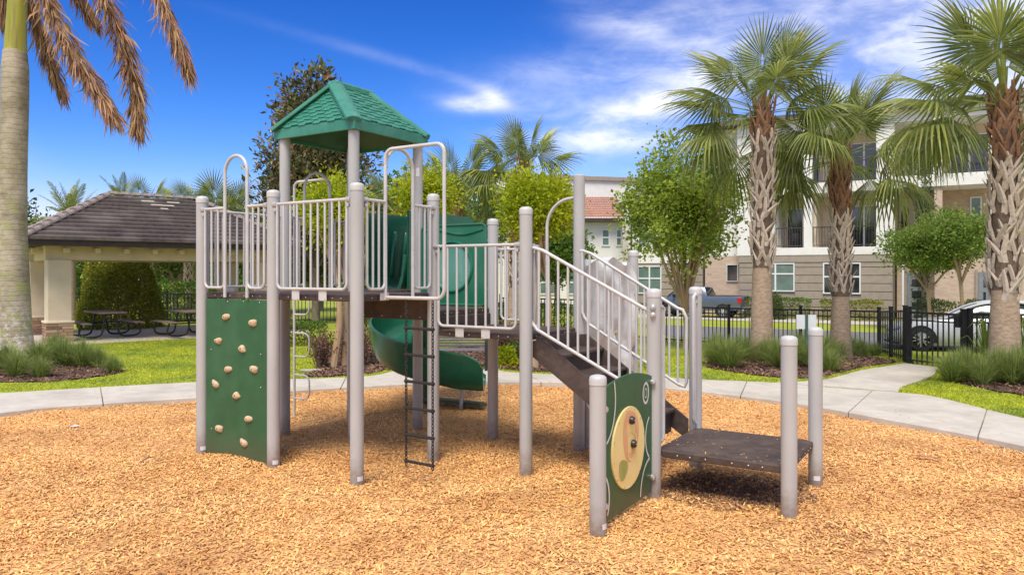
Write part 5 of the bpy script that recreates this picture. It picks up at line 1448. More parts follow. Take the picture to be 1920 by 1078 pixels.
for s_ in (1, -1):
    mb = MB(); mb.prism([T @ Vector((0.88, s_ * 0.78, 0.57)), T @ Vector((0.62, s_ * 0.895, 0.60)), T @ Vector((0.50, s_ * 0.905, 0.70)), T @ Vector((0.84, s_ * 0.78, 0.65))], T.to_3x3() @ Vector((0, s_ * 0.02, 0.01))); mb.build('headlight', M['lampw'], car, smooth=False)
    mb = MB(); mb.prism([T @ Vector((-0.85, s_ * 0.93, 0.97)), T @ Vector((-1.02, s_ * 0.93, 0.97)), T @ Vector((-1.03, s_ * 0.93, 1.09)), T @ Vector((-0.9, s_ * 0.93, 1.08))], T.to_3x3() @ Vector((0, s_ * 0.17, 0))); mb.build('mirror', M['trimb'], car, bevel=0.02, smooth=False)
    for xx in (-1.0, -2.08, -3.0):
        mb = MB(); mb.tube([T @ Vector((xx, s_ * 0.937, 0.88)), T @ Vector((xx + 0.02, s_ * 0.944, 0.55)), T @ Vector((xx + 0.05, s_ * 0.93, 0.27))], 0.006, 4); mb.build('door_seam', M['trimb'], car)
mb = MB(); mb.tube([T @ Vector((0.55, 0.93, 0.20)), T @ Vector((0.80, 0.83, 0.22)), T @ Vector((0.93, 0.6, 0.26))], 0.03, 6); mb.build('bumper_lip', M['trimb'], car)
# pickup, tail to the right
tp_ = at(1354, 600, 36.6)
trk = thing('pickup_truck', (tp_.x, tp_.y, -0.163), 'slate blue pickup truck parked on the street beyond the fence', 'truck')
SCL = 0.80
T = Matrix.Translation(trk.location + Vector((0.45, 0.75, 0))) @ Matrix.Rotation(R(180 - 31), 4, 'Z') @ Matrix.Scale(SCL, 4)
# local x forward; rear wheel at x = 0
def tsec(x, hw, zb_, zt): return (x, [(0, zb_), (hw * 0.92, zb_), (hw, zb_ + 0.12), (hw, zb_ + (zt - zb_) * 0.6), (hw * 0.985, zt - 0.05), (hw * 0.94, zt), (0, zt + 0.015)])
loft([tsec(-1.12, 0.93, 0.55, 1.32), tsec(-1.08, 0.97, 0.48, 1.35), tsec(0.9, 0.99, 0.45, 1.34), tsec(1.0, 0.99, 0.45, 1.24), tsec(3.2, 0.99, 0.42, 1.22), tsec(3.35, 0.985, 0.42, 1.22), tsec(4.3, 0.97, 0.42, 1.16), tsec(4.62, 0.93, 0.45, 1.08), tsec(4.72, 0.86, 0.5, 1.0)], M['truckpaint'], 'body', trk, T)
mb = MB(); mb.prism([T @ Vector((x, y, 1.352)) for x, y in ((-1.02, 0.82), (0.84, 0.82), (0.84, -0.82), (-1.02, -0.82))], T.to_3x3() @ Vector((0, 0, 0.012))); mb.build('bed_cover', M['trimb'], trk, smooth=False)
def csec(x, zt, hwt): return (x, [(0, 1.2), (0.955, 1.2), (0.93, 1.26), (hwt + 0.06, zt - 0.12), (hwt, zt - 0.03), (hwt * 0.8, zt), (0, zt + 0.02)])
cab = loft([csec(0.95, 1.30, 0.90), csec(1.06, 1.62, 0.80), csec(1.2, 1.88, 0.735), csec(1.5, 1.935, 0.73), csec(2.3, 1.94, 0.73), csec(2.75, 1.87, 0.74), csec(3.1, 1.62, 0.80), csec(3.55, 1.30, 0.90)], M['truckpaint'], 'cab', trk, T)
side_glass(trk, T, (1.26, 0.935), (1.82, 0.80), [(1.30, 1.27), (2.02, 1.27), (2.02, 1.80), (1.42, 1.80)], M['glass']); side_glass(trk, T, (1.26, 0.935), (1.82, 0.80), [(2.12, 1.27), (3.22, 1.27), (2.72, 1.77), (2.12, 1.80)], M['glass'])
mb = MB(); mb.prism([T @ Vector(v) for v in ((0.945, 0.84, 1.36), (0.945, -0.84, 1.36), (1.165, -0.70, 1.84), (1.165, 0.70, 1.84))], T.to_3x3() @ Vector((-0.03, 0, 0.015))); mb.build('rear_window', M['glass'], trk, smooth=False)
mb = MB(); mb.prism([T @ Vector(v) for v in ((3.52, 0.82, 1.33), (3.52, -0.82, 1.33), (2.82, -0.70, 1.84), (2.82, 0.70, 1.84))], T.to_3x3() @ Vector((0.03, 0, 0.02))); mb.build('windscreen', M['glass'], trk, smooth=False)
for x in (0.0, 3.65):
    for s_ in (1, -1): wheel(trk, T, x, s_ * 1.0, 0.40, 0.24, 6)
for s_ in (1, -1):
    mb = MB(); mb.prism([T @ Vector((-1.13, s_ * 0.995, 0.93)), T @ Vector((-0.92, s_ * 0.999, 0.93)), T @ Vector((-0.86, s_ * 0.999, 1.24)), T @ Vector((-1.13, s_ * 0.995, 1.24))], T.to_3x3() @ Vector((-0.015, -s_ * 0.16, 0))); mb.build('tail_light', M['red'], trk, smooth=False, bevel=0.01)
    mb = MB(); mb.prism([T @ Vector((3.1, s_ * 0.98, 1.24)), T @ Vector((3.0, s_ * 0.98, 1.24)), T @ Vector((3.0, s_ * 0.98, 1.45)), T @ Vector((3.12, s_ * 0.98, 1.43))], T.to_3x3() @ Vector((0, s_ * 0.24, 0))); mb.build('mirror', M['trimb'], trk, smooth=False, bevel=0.02)
mb = MB(); mb.prism([T @ Vector((-1.14, 0.9, 0.47)), T @ Vector((-1.14, -0.9, 0.47)), T @ Vector((-1.14, -0.9, 0.66)), T @ Vector((-1.14, 0.9, 0.66))], T.to_3x3() @ Vector((-0.12, 0, 0))); mb.build('bumper', M['bolt'], trk, smooth=False, bevel=0.02)
# ------------------------------------------------------------------ vegetation
def leafmat(name, c1, c2, rough=0.5, isl=0.35, trans=0.3, c3=None, amt3=0.5, scale=0.8): return mat(name, c1, c2, rough, scale, island=isl, trans=min(0.55, trans * 1.45), c3=c3, scale3=1.6, amt3=amt3)
M['lf_magnolia'] = leafmat('magnolia_leaf', (0.08, 0.10, 0.03), (0.15, 0.155, 0.05), 0.35, 0.5, 0.12)
M['lf_rust'] = leafmat('magnolia_leaf_underside', (0.22, 0.13, 0.055), (0.30, 0.18, 0.08), 0.6, 0.5, 0.1)
M['lf_lime'] = leafmat('bright_lime_leaf', (0.31, 0.41, 0.012), (0.52, 0.55, 0.018), 0.45, 0.45, 0.38)
M['lf_mid'] = leafmat('mid_green_leaf', (0.09, 0.17, 0.02), (0.18, 0.27, 0.04), 0.45, 0.5, 0.3)
M['lf_syc'] = leafmat('street_tree_leaf', (0.25, 0.36, 0.045), (0.44, 0.53, 0.08), 0.45, 0.5, 0.42)
M['lf_dark'] = leafmat('dark_shrub_leaf', (0.05, 0.09, 0.014), (0.12, 0.16, 0.024), 0.5, 0.6, 0.2)
M['lf_topi'] = leafmat('clipped_shrub_leaf', (0.17, 0.20, 0.018), (0.34, 0.34, 0.036), 0.5, 0.55, 0.25)
M['lf_cyp'] = leafmat('cypress_leaf', (0.025, 0.06, 0.018), (0.05, 0.09, 0.03), 0.6, 0.5, 0.1)
M['lf_red'] = leafmat('reddish_twiggy_leaf', (0.13, 0.055, 0.035), (0.21, 0.11, 0.07), 0.7, 0.5, 0.15)
M['lf_light'] = leafmat('feathery_green_leaf', (0.16, 0.26, 0.035), (0.28, 0.38, 0.06), 0.5, 0.45, 0.35)
M['frond'] = leafmat('palm_frond', (0.19, 0.24, 0.05), (0.35, 0.385, 0.11), 0.4, 0.45, 0.35, c3=(0.34, 0.375, 0.13), amt3=0.5)
M['frond_l'] = leafmat('light_palm_frond', (0.19, 0.25, 0.045), (0.34, 0.385, 0.095), 0.4, 0.45, 0.25, c3=(0.22, 0.23, 0.07), amt3=0.4)
M['dead'] = leafmat('dead_frond', (0.30, 0.165, 0.08), (0.50, 0.31, 0.16), 0.8, 0.5, 0.15, c3=(0.24, 0.12, 0.09), amt3=0.6, scale=2)
M['trunk'] = mat('grey_bark', (0.17, 0.135, 0.10), (0.27, 0.22, 0.165), 0.9, 9, 0.5, 30, stretch=(1, 1, 0.4))
M['tan_trunk'] = mat('tan_peeling_bark', (0.36, 0.235, 0.12), (0.52, 0.37, 0.21), 0.75, 4, 0.2, 20, stretch=(1, 1, 0.35), c3=(0.30, 0.27, 0.22), scale3=3, amt3=0.6)
M['sabal_core'] = mat('dark_trunk_core', (0.10, 0.066, 0.042), (0.17, 0.12, 0.08), 0.95, 12, 0.5, 30)
M['sabal_trunk'] = mat('fibrous_palm_trunk', (0.29, 0.20, 0.13), (0.44, 0.33, 0.23), 0.9, 10, 0.6, 26, stretch=(1, 1, 2.2))
M['boot'] = mat('grey_leaf_base', (0.50, 0.40, 0.30), (0.66, 0.56, 0.45), 0.85, 9, 0.3, 50)
M['boot_r'] = mat('rusty_leaf_base', (0.23, 0.115, 0.062), (0.37, 0.20, 0.115), 0.85, 9, 0.3, 50)
def leaves(name, P, D, L, W, m, parent, curl=0.25):
    """many small folded leaves: P base points, D directions"""
    n = len(P); D = D / np.linalg.norm(D, axis=1, keepdims=True)
    r_ = rng.normal(size=(n, 3)); s_ = np.cross(D, r_); s_ /= np.linalg.norm(s_, axis=1, keepdims=True) + 1e-9
    nn = np.cross(s_, D); L = L[:, None]; W = W[:, None]
    a = P; t = P + D * L; mid = P + D * L * 0.45
    up = nn * W * curl
    Vv = np.stack([a, mid + s_ * W * 0.5 + up, t, mid - s_ * W * 0.5 + up], 1).reshape(-1, 3)
    b = (np.arange(n) * 4)[:, None]
    Ff = np.concatenate([b + np.array([0, 1, 2]), b + np.array([0, 2, 3])], 0)
    return fast(name, Vv, Ff, m, parent)
def clump_points(c, rad, nc, per, cr, shell=0.55, flat=1.0, seed=0, cone=0.0, low_cut=None):
    """clump centres through an ellipsoid, denser outside, then leaves round each"""
    g = np.random.default_rng(seed)
    d = g.normal(size=(nc, 3)); d /= np.linalg.norm(d, axis=1, keepdims=True)
    r_ = (shell + (1 - shell) * g.random(nc)) * np.where(g.random(nc) < 0.2, g.random(nc), 1)
    C = d * r_[:, None]
    if cone: C[:, :2] *= (1 - cone * (C[:, 2:3] + 1) / 2)
    C = C * np.array(rad) + np.array(c)
    k = np.repeat(np.arange(nc), per)
    sc = g.uniform(0.6, 1.4, nc)
    off = g.normal(size=(len(k), 3)) * cr * sc[k][:, None]; off[:, 2] *= flat
    P = C[k] + off
    D = off / (np.linalg.norm(off, axis=1, keepdims=True) + 1e-6) + g.normal(size=off.shape) * 0.6 + np.array([0, 0, 0.25])
    return C, P, D, g
def limbs(par, base, r0, C, m, g, n=7, fork=0.45, name='trunk', tops=None):
    """trunk then limbs to some of the clump centres"""
    base = Vector(base); cen = Vector(C.mean(0)); zlow = C[:, 2].min()
    fk = base.lerp(cen, fork); fk.z = base.z + (cen.z - base.z) * fork
    mb = MB(); mid = base.lerp(fk, 0.5) + Vector((g.normal() * 0.04, g.normal() * 0.04, 0))
    mb.tube(smooth_path([base - UP * 0.15, base + UP * 0.08, mid, fk], 4), [r0 * 1.25] * 4 + [r0] * 4 + [r0 * 0.9] * 4 + [r0 * 0.8], 10)
    tr = mb.build(name, m, par)
    sel = g.choice(len(C), size=min(n, len(C)), replace=False)
    for k in sel:
        tpt = Vector(C[k]); q = fk.lerp(tpt, 0.5) + Vector((g.normal() * 0.1, g.normal() * 0.1, 0.12)) * (tpt - fk).length * 0.35
        b = MB(); pts = smooth_path([fk - UP * 0.05, q, tpt], 4); b.tube(pts, [r0 * 0.6 * (1 - 0.85 * i / (len(pts) - 1)) + 0.004 for i in range(len(pts))], 6)
        b.build('branch', m, tr)
    return tr
def tree(name, label, cat, base, c, rad, nc, per, cr, L, W, m, seed, r0=0.09, trunk_m=None, group=None, shell=0.55, cone=0.0, fork=0.45, nl=8, flat=0.8, mix=None, low=None):
    base = Vector(base); t = thing(name, base, label, cat, group)
    C, P, D, g = clump_points(c, rad, nc, per, cr, shell, flat, seed, cone)
    n = len(P); LL = L * np.clip(g.lognormal(-0.05, 0.35, n), 0.35, 1.7); WW = LL * W * g.uniform(0.8, 1.2, n)
    if mix:
        k = g.random(n) < mix[1]
        cr_ = leaves('crown', P[~k], D[~k], LL[~k], WW[~k], m, t); leaves('leaf_undersides', P[k], D[k], LL[k], WW[k], mix[0], cr_)
    else: leaves('crown', P, D, LL, WW, m, t)
    if r0: limbs(t, base, r0, C, trunk_m or M['trunk'], g, nl, fork)
    return t
def gp3(px, py_base, y=None):
    p = gp(px, py_base, 0.03); return gz(p.x, p.y)
def atg(px, y): x = (px - 960) * y / FPX; return gz(x, y)
# magnolia behind the roof
b = atg(592, 30); c0 = at(590, 300, 30)
tree('magnolia_tree', 'tall dark magnolia with rusty leaf undersides rising behind the teal roof', 'tree', b, (c0.x, c0.y, c0.z), (3.3, 2.9, 3.9), 400, 50, 0.27, 0.23, 0.42, M['lf_magnolia'], 1, 0.17, mix=(M['lf_rust'], 0.27), shell=0.3, cone=0.62, fork=0.35)
# crepe myrtles: tan peeling trunks, lime crowns
def crepe(px, ybase, cpx, cpy, rx, rz, label, seed, trunks, n=120, m=None):
    b = gp3(px, ybase); c = at(cpx, cpy, b.y + 0.1)
    t = thing('crepe_myrtle', b, label, 'tree', 'crepe myrtles behind the play structure')
    C, P, D, g = clump_points((c.x, c.y, c.z), (rx, rx, rz), n, 90, 0.15, 0.35, 0.8, seed)
    nn = len(P); LL = g.uniform(0.05, 0.11, nn)
    leaves('crown', P, D, LL, LL * 0.55, m or M['lf_lime'], t)
    for k, tx in enumerate(trunks):
        bb = gp3(tx, ybase - k * 2); mb = MB(); top = Vector((c.x + (bb.x - b.x) * 0.8 + g.normal() * 0.15, c.y + g.normal() * 0.2, c.z - rz * 0.2))
        mid = bb.lerp(top, 0.5) + Vector((g.normal() * 0.05, 0, 0))
        fk = Vector((bb.x + (g.normal() * 0.05), bb.y, bb.z + (top.z - bb.z) * 0.55))
        pts = smooth_path([bb - UP * 0.1, bb.lerp(fk, 0.5) + Vector((g.normal() * 0.03, 0, 0)), fk, top], 4)
        mb.tube(pts, [0.095 - 0.075 * i / (len(pts) - 1) for i in range(len(pts))], 9); tr = mb.build('trunk', M['tan_trunk'], t)
        for q in range(5):
            e_ = Vector(C[g.integers(len(C))]); mb = MB(); pts = smooth_path([fk, fk.lerp(e_, 0.5) + UP * 0.15, e_], 4)
            mb.tube(pts, [0.045 * (1 - 0.85 * i / (len(pts) - 1)) for i in range(len(pts))], 6); mb.build('branch', M['tan_trunk'], tr)
    return t
crepe(632, 690, 628, 392, 0.70, 0.75, 'lime crepe myrtle with tan twin trunks seen through the bars of the tall deck', 21, (624, 646, 652), 100)
crepe(770, 672, 800, 375, 0.72, 0.85, 'lime crepe myrtle right of the rope ladder behind the slide', 22, (768, 781), 110)
crepe(1005, 690, 1004, 385, 0.84, 0.82, 'bright lime crepe myrtle between the centre palm and the tall grey post', 23, (1003, 1022, 986), 150)
# leafy street tree in front of the truck
b = atg(1285, 21.3); c0 = at(1283, 372, 21.3)
tree('street_tree', 'leafy green street tree with pale forked trunk in front of the pickup', 'tree', b, (c0.x, c0.y, c0.z - 0.15), (2.25, 1.9, 2.15), 270, 110, 0.19, 0.085, 0.85, M['lf_syc'], 31, 0.085, M['tan_trunk'], shell=0.22, cone=0.42, fork=0.26, nl=18)
# small feathery trees by the building entrance
for px, y, cpx, cpy, rx, rz, sd_, lab in ((1745, 29.0, 1735, 468, 1.35, 0.85, 41, 'small feathery green tree by the grey entrance door'), (1803, 28.0, 1800, 440, 1.4, 0.9, 42, 'small feathery green tree left of the nearest palm')):
    b = atg(px, y); c0 = at(cpx, cpy, y)
    tree('small_tree', lab, 'tree', b, tuple(c0), (rx * 1.2, rx * 1.2, rz * 1.05), 190, 75, 0.17, 0.10, 0.55, M['lf_light'], sd_, 0.075, M['tan_trunk'], 'small trees by the entrance', 0.35, fork=0.5)
# narrow cypress against the facade
b = atg(1730, 31.5); c0 = at(1731, 385, 31.5)
tree('cypress_tree', 'narrow dark columnar cypress in front of the brick balcony wall', 'tree', b, (c0.x, c0.y, 3.2), (0.34, 0.34, 3.5), 150, 50, 0.10, 0.09, 0.4, M['lf_cyp'], 44, 0.06, shell=0.5, fork=0.3, nl=4)
# background trees and masses
for px, y, cpy, rx, rz, m_, sd_, lab in ((705, 34, 415, 2.1, 2.0, M['lf_mid'], 51, 'round green tree in the distance left of the slide entry'), (880, 36, 425, 2.4, 2.0, M['lf_mid'], 52, 'round green tree in the distance behind the middle deck'), (800, 31, 395, 1.7, 1.7, M['lf_light'], 59, 'light green tree in the distance between the teal roof and the centre palm'), (480, 37, 455, 2.4, 1.9, M['lf_dark'], 53, 'dark green tree in the distance right of the pavilion'), (1045, 38, 470, 1.6, 1.6, M['lf_mid'], 54, 'green tree in the distance left of the white house'),
                                       (330, 42, 470, 2.6, 1.9, M['lf_dark'], 55, 'dark green tree in the distance behind the pavilion opening'), (170, 40, 480, 2.4, 2.2, M['lf_mid'], 56, 'green tree in the distance behind the pavilion column'), (20, 40, 460, 2.6, 2.4, M['lf_dark'], 57, 'dark green tree in the distance behind the grey palm trunk'), (600, 40, 465, 2.5, 1.9, M['lf_dark'], 58, 'dark green tree in the distance behind the tall deck')):
    b = atg(px, y); c0 = at(px, cpy, y)
    tree('background_tree', lab, 'tree', b, tuple(c0), (rx, rx, rz), 130, 44, 0.28, 0.20, 0.6, m_, sd_, 0.16, None, 'trees in the distance', 0.45)
# far-off belt of trees that closes the horizon
g_ = np.random.default_rng(66); n_ = 60000
xx = g_.uniform(-75, 75, n_); yy = g_.uniform(62, 82, n_); hh = 4.2 + 1.2 * np.sin(xx * 0.31) + 0.9 * np.sin(xx * 0.83 + 1) + 0.6 * np.sin(xx * 1.9)
pp = np.stack([xx, yy, hh * g_.random(n_) ** 0.6 - 0.2], -1); ll = g_.uniform(0.35, 0.9, n_)
tag(leaves('woodland', pp, g_.normal(size=(n_, 3)) + np.array([0, -0.4, 0.5]), ll, ll * 0.6, M['lf_mid'], None), 'far-off belt of green trees along the horizon', 'trees', kind='stuff')
# shrubs and hedges
def mound(name, label, cat, c, rad, n, L, m, seed, group=None, W=0.55, stems=True, sq=2.0):
    """leafy body of a shrub: leaves on a rounded shell plus an inner layer, over a few stems"""
    g = np.random.default_rng(seed); c = Vector(c); t = thing(name, c, label, cat, group)
    d = g.normal(size=(n, 3)); d[:, 2] = np.abs(d[:, 2]) * 1.0
    if sq > 2:
        d = d / (np.sum(np.abs(d) ** sq, axis=1, keepdims=True) ** (1 / sq))
    else: d /= np.linalg.norm(d, axis=1, keepdims=True)
    lump = 1 + 0.07 * np.sin(5 * d[:, :1] + seed) + 0.06 * np.sin(6 * d[:, 1:2] + 2 * seed) + 0.05 * np.sin(9 * d[:, 2:3])
    P = d * np.array(rad) * lump * np.where(g.random((n, 1)) < 0.7, g.uniform(0.9, 1.03, (n, 1)), g.uniform(0.55, 0.9, (n, 1))) + np.array(c)
    D = d + g.normal(size=d.shape) * 0.7 + np.array([0, 0, 0.3]); LL = g.uniform(L * 0.6, L * 1.3, n)
    leaves('foliage', P, D, LL, LL * W, m, t)
    if stems:
        mb = MB()
        for k in range(5):
            a = k * 1.26; e_ = c + Vector((math.cos(a) * rad[0] * 0.6, math.sin(a) * rad[1] * 0.6, rad[2] * 0.75)); mb.tube([c - UP * 0.05, c.lerp(e_, 0.5) + UP * 0.05, e_], [0.03, 0.02, 0.008], 6)
        mb.build('stems', M['trunk'], t)
    return t
b = atg(225, 27.4)
mound('clipped_shrub', 'big rounded clipped olive green shrub behind the picnic table', 'shrub', b, (1.28, 1.2, 2.55), 26000, 0.085, M['lf_topi'], 61, sq=2.6)
def hedge(label, p0, p1, h, w, m, seed, dens=900, L=0.07):
    a = Vector(p0); b = Vector(p1); d = b - a; Ln = d.length; d.normalize(); n_ = Vector((-d.y, d.x, 0)); g = np.random.default_rng(seed)
    t = thing('hedge', a.lerp(b, 0.5), label, 'hedge')
    N_ = int(dens * (Ln * (w + 2 * h)))
    s_ = g.uniform(0, Ln, N_); q = g.uniform(0, w + 2 * h, N_)
    y_ = np.where(q < h, -w / 2, np.where(q < h + w, q - h - w / 2, w / 2)); z_ = np.where(q < h, q, np.where(q < h + w, h, w + 2 * h - q))
    ny = np.where(q < h, -1.0, np.where(q < h + w, 0, 1.0)); nz_ = np.where((q >= h) & (q < h + w), 1.0, 0.1)
    wob = 0.05 * np.sin(3 * s_ + seed) + 0.04 * np.sin(7 * s_)
    dep = g.uniform(-0.14, 0.03, N_)
    P = np.array(a)[None] + s_[:, None] * np.array(d) + (y_ + (wob + dep) * ny)[:, None] * np.array(n_) + (z_ * (1 + wob * 0.6) + dep * (nz_ > 0.5))[:, None] * np.array((0, 0, 1.0))
    P[:, 2] += tz(P[:, 0], P[:, 1]) - a.z
    D = ny[:, None] * np.array(n_) + nz_[:, None] * np.array((0, 0, 1.0)) + g.normal(size=(N_, 3)) * 0.6; LL = g.uniform(L * 0.6, L * 1.3, N_)
    leaves('foliage', P, D, LL, LL * 0.6, m, t)
    mb = MB()
    k = int(Ln / 0.5) + 1
    for i in range(k):
        p = a.lerp(b, (i + 0.5) / k); mb.tube([p - UP * 0.05, p + UP * h * 0.8], [0.02, 0.01], 5)
    mb.build('stems', M['trunk'], t); return t
hedge('low clipped green hedge on the lawn left of the tan trunks', gp3(500, 650), gp3(612, 646), 0.62, 0.8, M['lf_mid'], 71)
hedge('tall green hedge behind the fence right of the clipped shrub', atg(285, 31.5), atg(470, 31.2), 1.55, 0.8, M['lf_mid'], 72, 420, 0.1)
hedge('dark green hedge behind the fence left of the clipped shrub', atg(20, 33), atg(170, 32.5), 1.5, 0.8, M['lf_dark'], 73, 420, 0.1)
hedge('dark green hedge far behind the slide beyond the lawn', atg(640, 29.5), atg(900, 28.5), 1.0, 0.8, M['lf_dark'], 74, 420, 0.1)
hedge('green hedge behind the middle deck beyond the lawn', atg(905, 28.0), atg(1075, 27.5), 0.85, 0.8, M['lf_mid'], 75, 420, 0.1)
hedge('clipped hedge under the left ground floor window', FP(-6.6, 1.0, -0.18), FP(-3.3, 1.0, -0.18), 0.95, 0.8, M['lf_mid'], 76, 420, 0.09)
hedge('clipped hedge under the right ground floor window', FP(-2.9, 1.0, -0.18), FP(-0.2, 1.0, -0.18), 0.9, 0.8, M['lf_topi'], 77, 420, 0.09)
for t_, lab, sd_ in ((1.9, 'square dark shrub beside the grey entrance door', 78), (3.6, 'square dark shrub right of the entrance path', 79)):
    p = FP(t_, 1.4, -0.18); mound('square_shrub', lab, 'shrub', p, (0.75, 0.6, 0.95), 2600, 0.09, M['lf_dark'], sd_, 'square shrubs by the entrance', sq=5)
p = FP(-5.0, 1.9, -0.18); mound('round_shrub', 'round dark green shrub in front of the hedge under the left window', 'shrub', p, (0.62, 0.62, 1.25), 3600, 0.08, M['lf_dark'], 80)
# twiggy reddish shrubs in the beds
for i, (px, py, r_, h, lab) in enumerate(((600, 690, 0.42, 0.75, 'reddish twiggy shrub left of the tan twin trunks'), (672, 688, 0.48, 0.95, 'reddish twiggy shrub right of the tan twin trunks'), (722, 680, 0.55, 0.95, 'reddish twiggy shrub left of the spiral slide'), (942, 676, 0.42, 0.95, 'reddish twiggy shrub right of the park bench'), (975, 680, 0.40, 0.9, 'reddish twiggy shrub left of the crepe myrtle by the middle deck'), (1040, 672, 0.5, 0.8, 'reddish twiggy shrub under the stairs'))):
    b = gp3(px, py); t = thing('twiggy_shrub', b, lab, 'shrub', 'reddish shrubs in the beds'); g = np.random.default_rng(90 + i); mb = MB(); tips = []
    for k in range(34):
        a = g.uniform(0, 6.28); q = g.uniform(0.2, 1) * r_; e_ = b + Vector((math.cos(a) * q, math.sin(a) * q, h * g.uniform(0.55, 1.0))); mb.tube([b + Vector((math.cos(a), math.sin(a), 0)) * 0.06 - UP * 0.03, b.lerp(e_, 0.5) + Vector((g.normal() * 0.04, g.normal() * 0.04, 0.03)), e_], [0.009, 0.006, 0.003], 4); tips.append(e_)
    mb.build('twigs', M['trunk'], t)
    T_ = np.array([tuple(p) for p in tips]); k = g.integers(0, len(T_), 1500); P = np.array(b)[None] + (T_[k] - np.array(b)) * g.uniform(0.25, 1.05, (1500, 1)) + g.normal(size=(1500, 3)) * 0.06; P[:, 2] = np.maximum(P[:, 2], b.z + 0.03)
    LL = g.uniform(0.03, 0.08, 1500); leaves('foliage', P, g.normal(size=(1500, 3)) + np.array([0, 0, 0.6]), LL, LL * 0.5, M['lf_red'] if i not in (4,) else M['lf_mid'], t)
mound('small_green_plant', 'small bright green plant in the bark below the middle deck', 'plant', gp3(949, 688), (0.22, 0.22, 0.42), 900, 0.08, M['lf_lime'], 99, stems=True)

# ------------------------------------------------------------------ palms
def fan_frond(name, m, seed, droop=0.5, pet=0.95, blade=1.0, nseg=38):
    """costapalmate leaf along +x: petiole, then folded segments round an arching midrib"""
    g = np.random.default_rng(seed); V_ = []; F_ = []
    def add(vs, fs):
        b = len(V_); V_.extend([tuple(v) for v in vs]); F_.extend([tuple(i + b for i in f) for f in fs])
    bend = lambda x: -droop * 0.16 * x * x
    # petiole as a three sided strip
    n = 6
    for i in range(n):
        x0, x1 = pet * i / n, pet * (i + 1) / n; w0, w1 = 0.028 - 0.012 * i / n, 0.028 - 0.012 * (i + 1) / n
        a0, a1 = Vector((x0, 0, bend(x0))), Vector((x1, 0, bend(x1)))
        add([a0 + Vector((0, w0, 0)), a0 + Vector((0, 0, 0.02)), a0 - Vector((0, w0, 0)), a1 + Vector((0, w1, 0)), a1 + Vector((0, 0, 0.02)), a1 - Vector((0, w1, 0))], [(0, 1, 4, 3), (1, 2, 5, 4)])
    for k in range(nseg):
        f = k / (nseg - 1) * 2 - 1; ang = f * R(128)
        rib = pet + 0.33 * blade * (1 - abs(f)) ** 1.2
        L = blade * (0.62 + 0.42 * math.cos(ang * 0.62)) * g.uniform(0.9, 1.06)
        org = Vector((rib, 0, bend(rib)))
        dv = Vector((math.cos(ang), math.sin(ang), 0)); sv = Vector((-math.sin(ang), math.cos(ang), 0))
        slope = -0.35 * droop * (abs(f) ** 1.3) - 0.12 * droop
        pts = []; hang = g.uniform(0.7, 1.3)
        for t in (0.03, 0.45, 0.75, 1.0):
            r_ = L * t; z = slope * r_ - droop * 0.42 * hang * max(0, t - 0.35) ** 1.6 * L * 2.0; rr_ = r_ * (1 - 0.28 * droop * max(0, t - 0.5) * hang)
            pts.append(org + dv * rr_ + UP * z)
        half = L * math.tan(R(256 / nseg / 2)) * 1.05
        ws = (0.006, min(0.023, half * 0.5), 0.013, 0.002); fold = 0.5
        vs = []
        for p, w in zip(pts, ws): vs += [p - sv * w - UP * w * fold, p + UP * w * fold, p + sv * w - UP * w * fold]
        add(vs, [(3 * i + q, 3 * i + q + 1, 3 * i + q + 4, 3 * i + q + 3) for i in range(3) for q in (0, 1)])
    me = bpy.data.meshes.new(name); me.from_pydata(V_, [], F_); me.materials.append(m); me.update(); return me
FR = {q: [fan_frond('frond', M[q], 200 + i, dr) for i, dr in enumerate((0.35, 0.8, 1.25, 1.6))] for q in ('frond', 'frond_l')}
def boot_mesh(m, name='leaf_base', s=1.0, rt=0.205):
    """forked stub of a cut leaf: narrow foot on the trunk, two long prongs that splay and hug the trunk"""
    mb = MB()
    wrap = lambda y: math.sqrt(max(1e-4, rt * rt - min(abs(y), rt * 0.97) ** 2)) - rt
    def bar(path):
        rows = []
        for (y, z, hw, out, th) in path:
            rows.append([(wrap(y - hw) + out, y - hw, z), (wrap(y) + out + th, y, z), (wrap(y + hw) + out, y + hw, z), (wrap(y) + out - 0.012, y, z)])
        b = len(mb.v)
        for r_ in rows: mb.v += r_
        for q in range(len(rows) - 1):
            for k in range(4): l = (k + 1) % 4; mb.f.append((b + q * 4 + k, b + q * 4 + l, b + q * 4 + 4 + l, b + q * 4 + 4 + k))
        mb.f.append((b, b + 1, b + 2, b + 3)); e = b + 4 * (len(rows) - 1); mb.f.append((e + 3, e + 2, e + 1, e))
    bar([(0, -0.05, 0.060, 0.0, 0.016), (0, 0.06, 0.066, 0.010, 0.022), (0, 0.14, 0.060, 0.022, 0.024)])
    for q in (-1, 1):
        bar([(q * 0.028, 0.10, 0.040, 0.018, 0.024), (q * 0.064, 0.20, 0.039, 0.030, 0.022), (q * 0.108, 0.30, 0.033, 0.046, 0.018), (q * 0.145, 0.385, 0.016, 0.075, 0.010)])
    return mesh_m(mb, name, m, smooth=False)
BT = {k: boot_mesh(M[k]) for k in ('boot', 'boot_r')}
